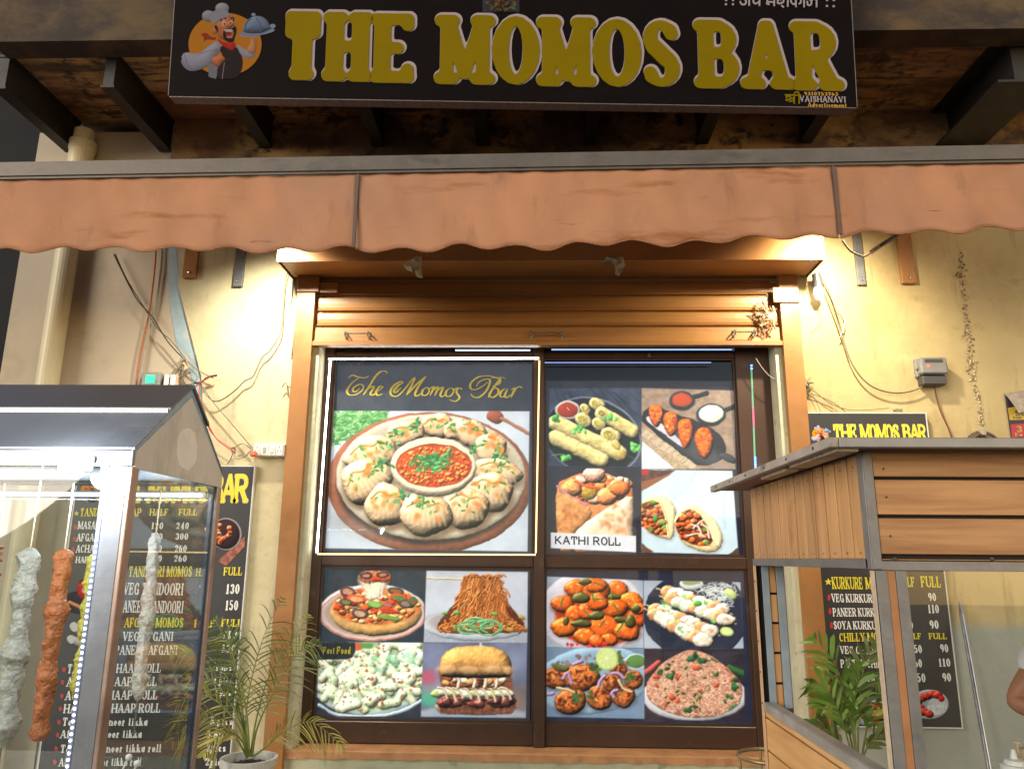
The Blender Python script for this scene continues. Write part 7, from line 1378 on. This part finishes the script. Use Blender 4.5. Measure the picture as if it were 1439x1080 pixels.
# brass ring stand
rc = at(1080, 1062, -.40); rg = empty('plant_stand', (rc.x, rc.y, 0), 'old brass ring stand under the window corner, half behind the stall', 'stand')
MB().tube([(rc.x+.125*math.cos(k*math.pi/16), rc.y+.125*math.sin(k*math.pi/16), rc.z) for k in range(32)], .0085, 8, closed=True).build('ring', m_brass, rg, smooth=True)
MB().tube([(rc.x+.10*math.cos(k*math.pi/16), rc.y+.10*math.sin(k*math.pi/16), .25) for k in range(32)], .006, 8, closed=True).build('lower_ring', m_brass, rg, smooth=True)
for k in range(4): q = k*math.pi/2+math.pi; MB().tube([(rc.x+.122*math.cos(q), rc.y+.122*math.sin(q), rc.z-.003), (rc.x+.11*math.cos(q), rc.y+.11*math.sin(q), .13)], .006, 6).build('leg', m_brass, rg)
# leaning rod
a_, b_ = at(1348, 845, -.03), at(1391, 1085, -.30); d = (b_-a_).normalized(); e_ = a_+d*((a_.z-.14)/-d.z); o = MB().tube([a_+d*.0, a_+d*.06, e_], [.004, .010, .010], 12).build('steel_rod', m_chrome); recenter(o); tag(o, 'pointed steel rod leaning on the right wall behind the stall glass', 'rod')

# ------------------------------------------------------------------ squeeze bottle and spoon pot on the stall counter
BY = -1.80; c0 = at(1425, 1052, BY); bx_, zt2 = c0.x-.003, Z_(1420, 1052, BY)
bt = empty('squeeze_bottle', (bx_, BY, .866), 'white squeeze bottle on the stall counter at the lower right', 'bottle'); zc_ = Z_(1420, 1070, BY)
MB().lathe([(0, .866), (.030, .866), (.033, .872), (.033, zc_-.03), (.028, zc_-.012), (0, zc_-.012)], (bx_, BY, 0), 24).build('bottle_body', mat('beige_sauce_bottle', (.62, .50, .36), .4), bt, smooth=True); MB().lathe([(.034, zc_-.022), (.034, zc_-.006), (.024, zc_-.004), (.024, zc_+.006), (.009, zc_+.009), (.0045, zt2+.0), (0, zt2+.001)], (bx_, BY, 0), 24).build('nozzle_cap', m_plastic, bt, smooth=False)
o = MB().tube([at(1429, 1043, BY+.03), at(1433, 1075, BY+.03), at(1436, 1110, BY+.03)], .0022, 6).lathe([(0, -.004), (.008, -.002), (.008, .002), (0, .004)], tuple(at(1429, 1042, BY+.03)), 10).build('spoon_handle', mat('pale_wood_stick', (.60, .40, .24), .6)); recenter(o); tag(o, 'thin wooden stick with a round end beside the squeeze bottle', 'stick')
o = MB().lathe([(0, .866), (.028, .866), (.032, .90), (.032, zt2-.02), (.029, zt2-.01), (0, zt2-.01)], (X_(1452, 1060, BY+.05), BY+.05, 0), 20).build('sauce_tub', mat('beige_tub', (.62, .46, .28), .5), smooth=True); recenter(o); tag(o, 'beige sauce tub at the right picture edge beside the squeeze bottle', 'tub')

# ------------------------------------------------------------------ the person behind the stall, mostly outside the picture
HY = -1.12
el = at(1430, 990, HY); sc_ = (DIST+HY)/F; FZ = .13
def skin_mesh(name, joints, edges, m, parent, sub=2):
    me = bpy.data.meshes.new(name); me.from_pydata([j[:3] for j in joints], edges, []); me.update(); o = bpy.data.objects.new(name, me); link(o); o.parent = parent
    loc = parent.location
    for v in me.vertices: v.co -= loc
    sk = o.modifiers.new('skin', 'SKIN'); sk.use_smooth_shade = True; L = me.skin_vertices[0].data
    for i, j in enumerate(joints): L[i].radius = (j[3], j[4] if len(j) > 4 else j[3])
    L[0].use_root = True; s_ = o.modifiers.new('sub', 'SUBSURF'); s_.levels = sub; s_.render_levels = sub; me.materials.append(m); return o
shx = el.x+.185; shz = el.z+.26; ps = empty('person', (shx+.19, HY, FZ), 'person in a white short sleeved shirt at the right edge, only the elbow in view', 'person')
m_skin = mat('brown_skin', (.34, .15, .085), .5, var=.08, vs=12, bump=.05); m_shirt = mat('white_cotton_shirt', (.72, .74, .78), .85, var=.04, vs=10, bump=.2, bs=50); m_trs = mat('dark_trousers', (.03, .035, .05), .85); m_hair = mat('black_hair', (.012, .01, .009), .6)
cxp = shx+.19; q_ = HY
body = [(cxp, q_, FZ+.92, .15, .11), (cxp, q_, FZ+1.08, .135, .10), (cxp, q_, FZ+1.28, .16, .11), (cxp, q_, shz+.04, .10, .075), (cxp, q_-.01, shz+.11, .055, .055), (cxp, q_-.02, shz+.19, .075, .085), (cxp, q_-.02, shz+.28, .08, .09),
 (shx, q_, shz, .058), ((shx+el.x)/2+.01, q_+.01, (shz+el.z)/2, .047), (el.x, q_+.03, el.z, .040), (el.x+.09, q_-.10, el.z-.01, .036), (el.x+.18, q_-.21, el.z+.01, .026), (el.x+.22, q_-.26, el.z+.01, .030, .018),
 (cxp+.19, q_, shz, .058), (cxp+.26, q_, shz-.16, .047), (cxp+.29, q_-.02, el.z, .038), (cxp+.22, q_-.14, el.z-.02, .035), (cxp+.15, q_-.25, el.z, .026), (cxp+.12, q_-.29, el.z, .030, .018),
 (cxp-.09, q_, FZ+.84, .085), (cxp-.10, q_, FZ+.46, .058), (cxp-.10, q_+.02, FZ+.09, .040), (cxp-.10, q_-.13, FZ+.03, .035, .025), (cxp+.09, q_, FZ+.84, .085), (cxp+.10, q_, FZ+.46, .058), (cxp+.10, q_+.02, FZ+.09, .040), (cxp+.10, q_-.13, FZ+.03, .035, .025)]
ed = [(0, 1), (1, 2), (2, 3), (3, 4), (4, 5), (5, 6), (3, 7), (7, 8), (8, 9), (9, 10), (10, 11), (11, 12), (3, 13), (13, 14), (14, 15), (15, 16), (16, 17), (17, 18), (0, 19), (19, 20), (20, 21), (21, 22), (0, 23), (23, 24), (24, 25), (25, 26)]
skin_mesh('body', body, ed, m_skin, ps)
for (hx, hy, hz, dx) in ((el.x+.22, q_-.26, el.z+.01, 1), (cxp+.12, q_-.29, el.z, -1)):
    for k in range(4): o_ = (k-1.5)*.017; L4 = [.075, .082, .078, .062][k]; d_ = Vector((dx*.45, -.85, -.1)).normalized(); s_v = Vector((.1, .05, 1)).normalized() if False else Vector((-d_.y, d_.x, 0)).normalized(); b0 = Vector((hx, hy, hz))+d_*.03+s_v*o_*.6+Vector((0, 0, -o_*.9)); skin_mesh('finger', [(*(b0-d_*.02), .009), (*(b0+d_*L4*.45), .0085), (*(b0+d_*L4*.75+Vector((0, 0, -.016))), .008), (*(b0+d_*L4*.9+Vector((0, 0, -.036))), .007)], [(0, 1), (1, 2), (2, 3)], m_skin, ps, 1)
    skin_mesh('thumb', [(hx, hy, hz+.005, .011), (hx-dx*.01, hy-.03, hz+.035, .010), (hx+dx*.01, hy-.06, hz+.04, .008)], [(0, 1), (1, 2)], m_skin, ps, 1)
slv = Vector((el.x, q_+.03, el.z))-Vector((shx, q_, shz)); sq = at(1432, 962, HY)
f1 = .70
shirt = [(cxp, q_, FZ+.86, .165, .125), (cxp, q_, FZ+1.08, .150, .115), (cxp, q_, FZ+1.28, .175, .125), (cxp, q_, shz+.05, .11, .085), (shx+.01, q_, shz, .072), tuple(Vector((shx, q_, shz))+slv*f1)+(.066,), (cxp+.18, q_, shz, .072), (cxp+.25, q_-.01, shz-.18, .066)]
skin_mesh('shirt', shirt, [(0, 1), (1, 2), (2, 3), (3, 4), (4, 5), (3, 6), (6, 7)], m_shirt, ps)
skin_mesh('trousers', [(cxp, q_, FZ+.92, .155, .12), (cxp-.09, q_, FZ+.82, .10), (cxp-.10, q_, FZ+.46, .075), (cxp-.10, q_+.01, FZ+.10, .062), (cxp+.09, q_, FZ+.82, .10), (cxp+.10, q_, FZ+.46, .075), (cxp+.10, q_+.01, FZ+.10, .062)], [(0, 1), (1, 2), (2, 3), (0, 4), (4, 5), (5, 6)], m_trs, ps)
mb = MB(); hc = Vector((cxp, q_, shz+.27)); V = []; 
for i in range(9):
    for k in range(20): th = i/8*1.75; ph = k/20*6.283; V.append((hc.x+.088*math.sin(th)*math.cos(ph), hc.y+.012+.105*math.sin(th)*math.sin(ph), hc.z+.02+.115*math.cos(th)))
mb.add(V, [(i*20+k, i*20+(k+1) % 20, (i+1)*20+(k+1) % 20, (i+1)*20+k) for i in range(8) for k in range(20) if not (i > 3 and 11 <= k <= 18)]).build('hair', m_hair, ps, smooth=True)
for s_ in (-1, 1):
    MB().lathe([(0, -.012), (.010, -.008), (.012, 0), (.010, .008), (0, .012)], (cxp+s_*.033, q_-.092, shz+.245), 10).build('eye', m_plastic, ps, smooth=True); MB().lathe([(0, -.030), (.012, -.02), (.016, 0), (.012, .02), (0, .03)], (cxp+s_*.083, q_-.01, shz+.235), 10).build('ear', m_skin, ps, smooth=True)
MB().prism([(cxp-.014, q_-.095, shz+.20), (cxp+.014, q_-.095, shz+.20), (cxp, q_-.085, shz+.25)], (0, -.022, 0)).build('nose', m_skin, ps); MB().bbox((cxp-.024, q_-.100, shz+.168), (cxp+.024, q_-.080, shz+.180), .004).build('mouth', mat('lip_red', (.30, .08, .06), .5), ps)
for o in scene.objects:
    if o.type == 'MESH' and o.name.split('.')[0] in ('lettering', 'title_lettering', 'title_shadow', 'gold_lettering', 'dish_name', 'printed_name', 'printed_number', 'printed_caption', 'printed_hindi_line', 'printed_hindi_word', 'soil', 'socket_hole', 'glazing_bead', 'plastic_wrap'): o['kind'] = 'stuff'
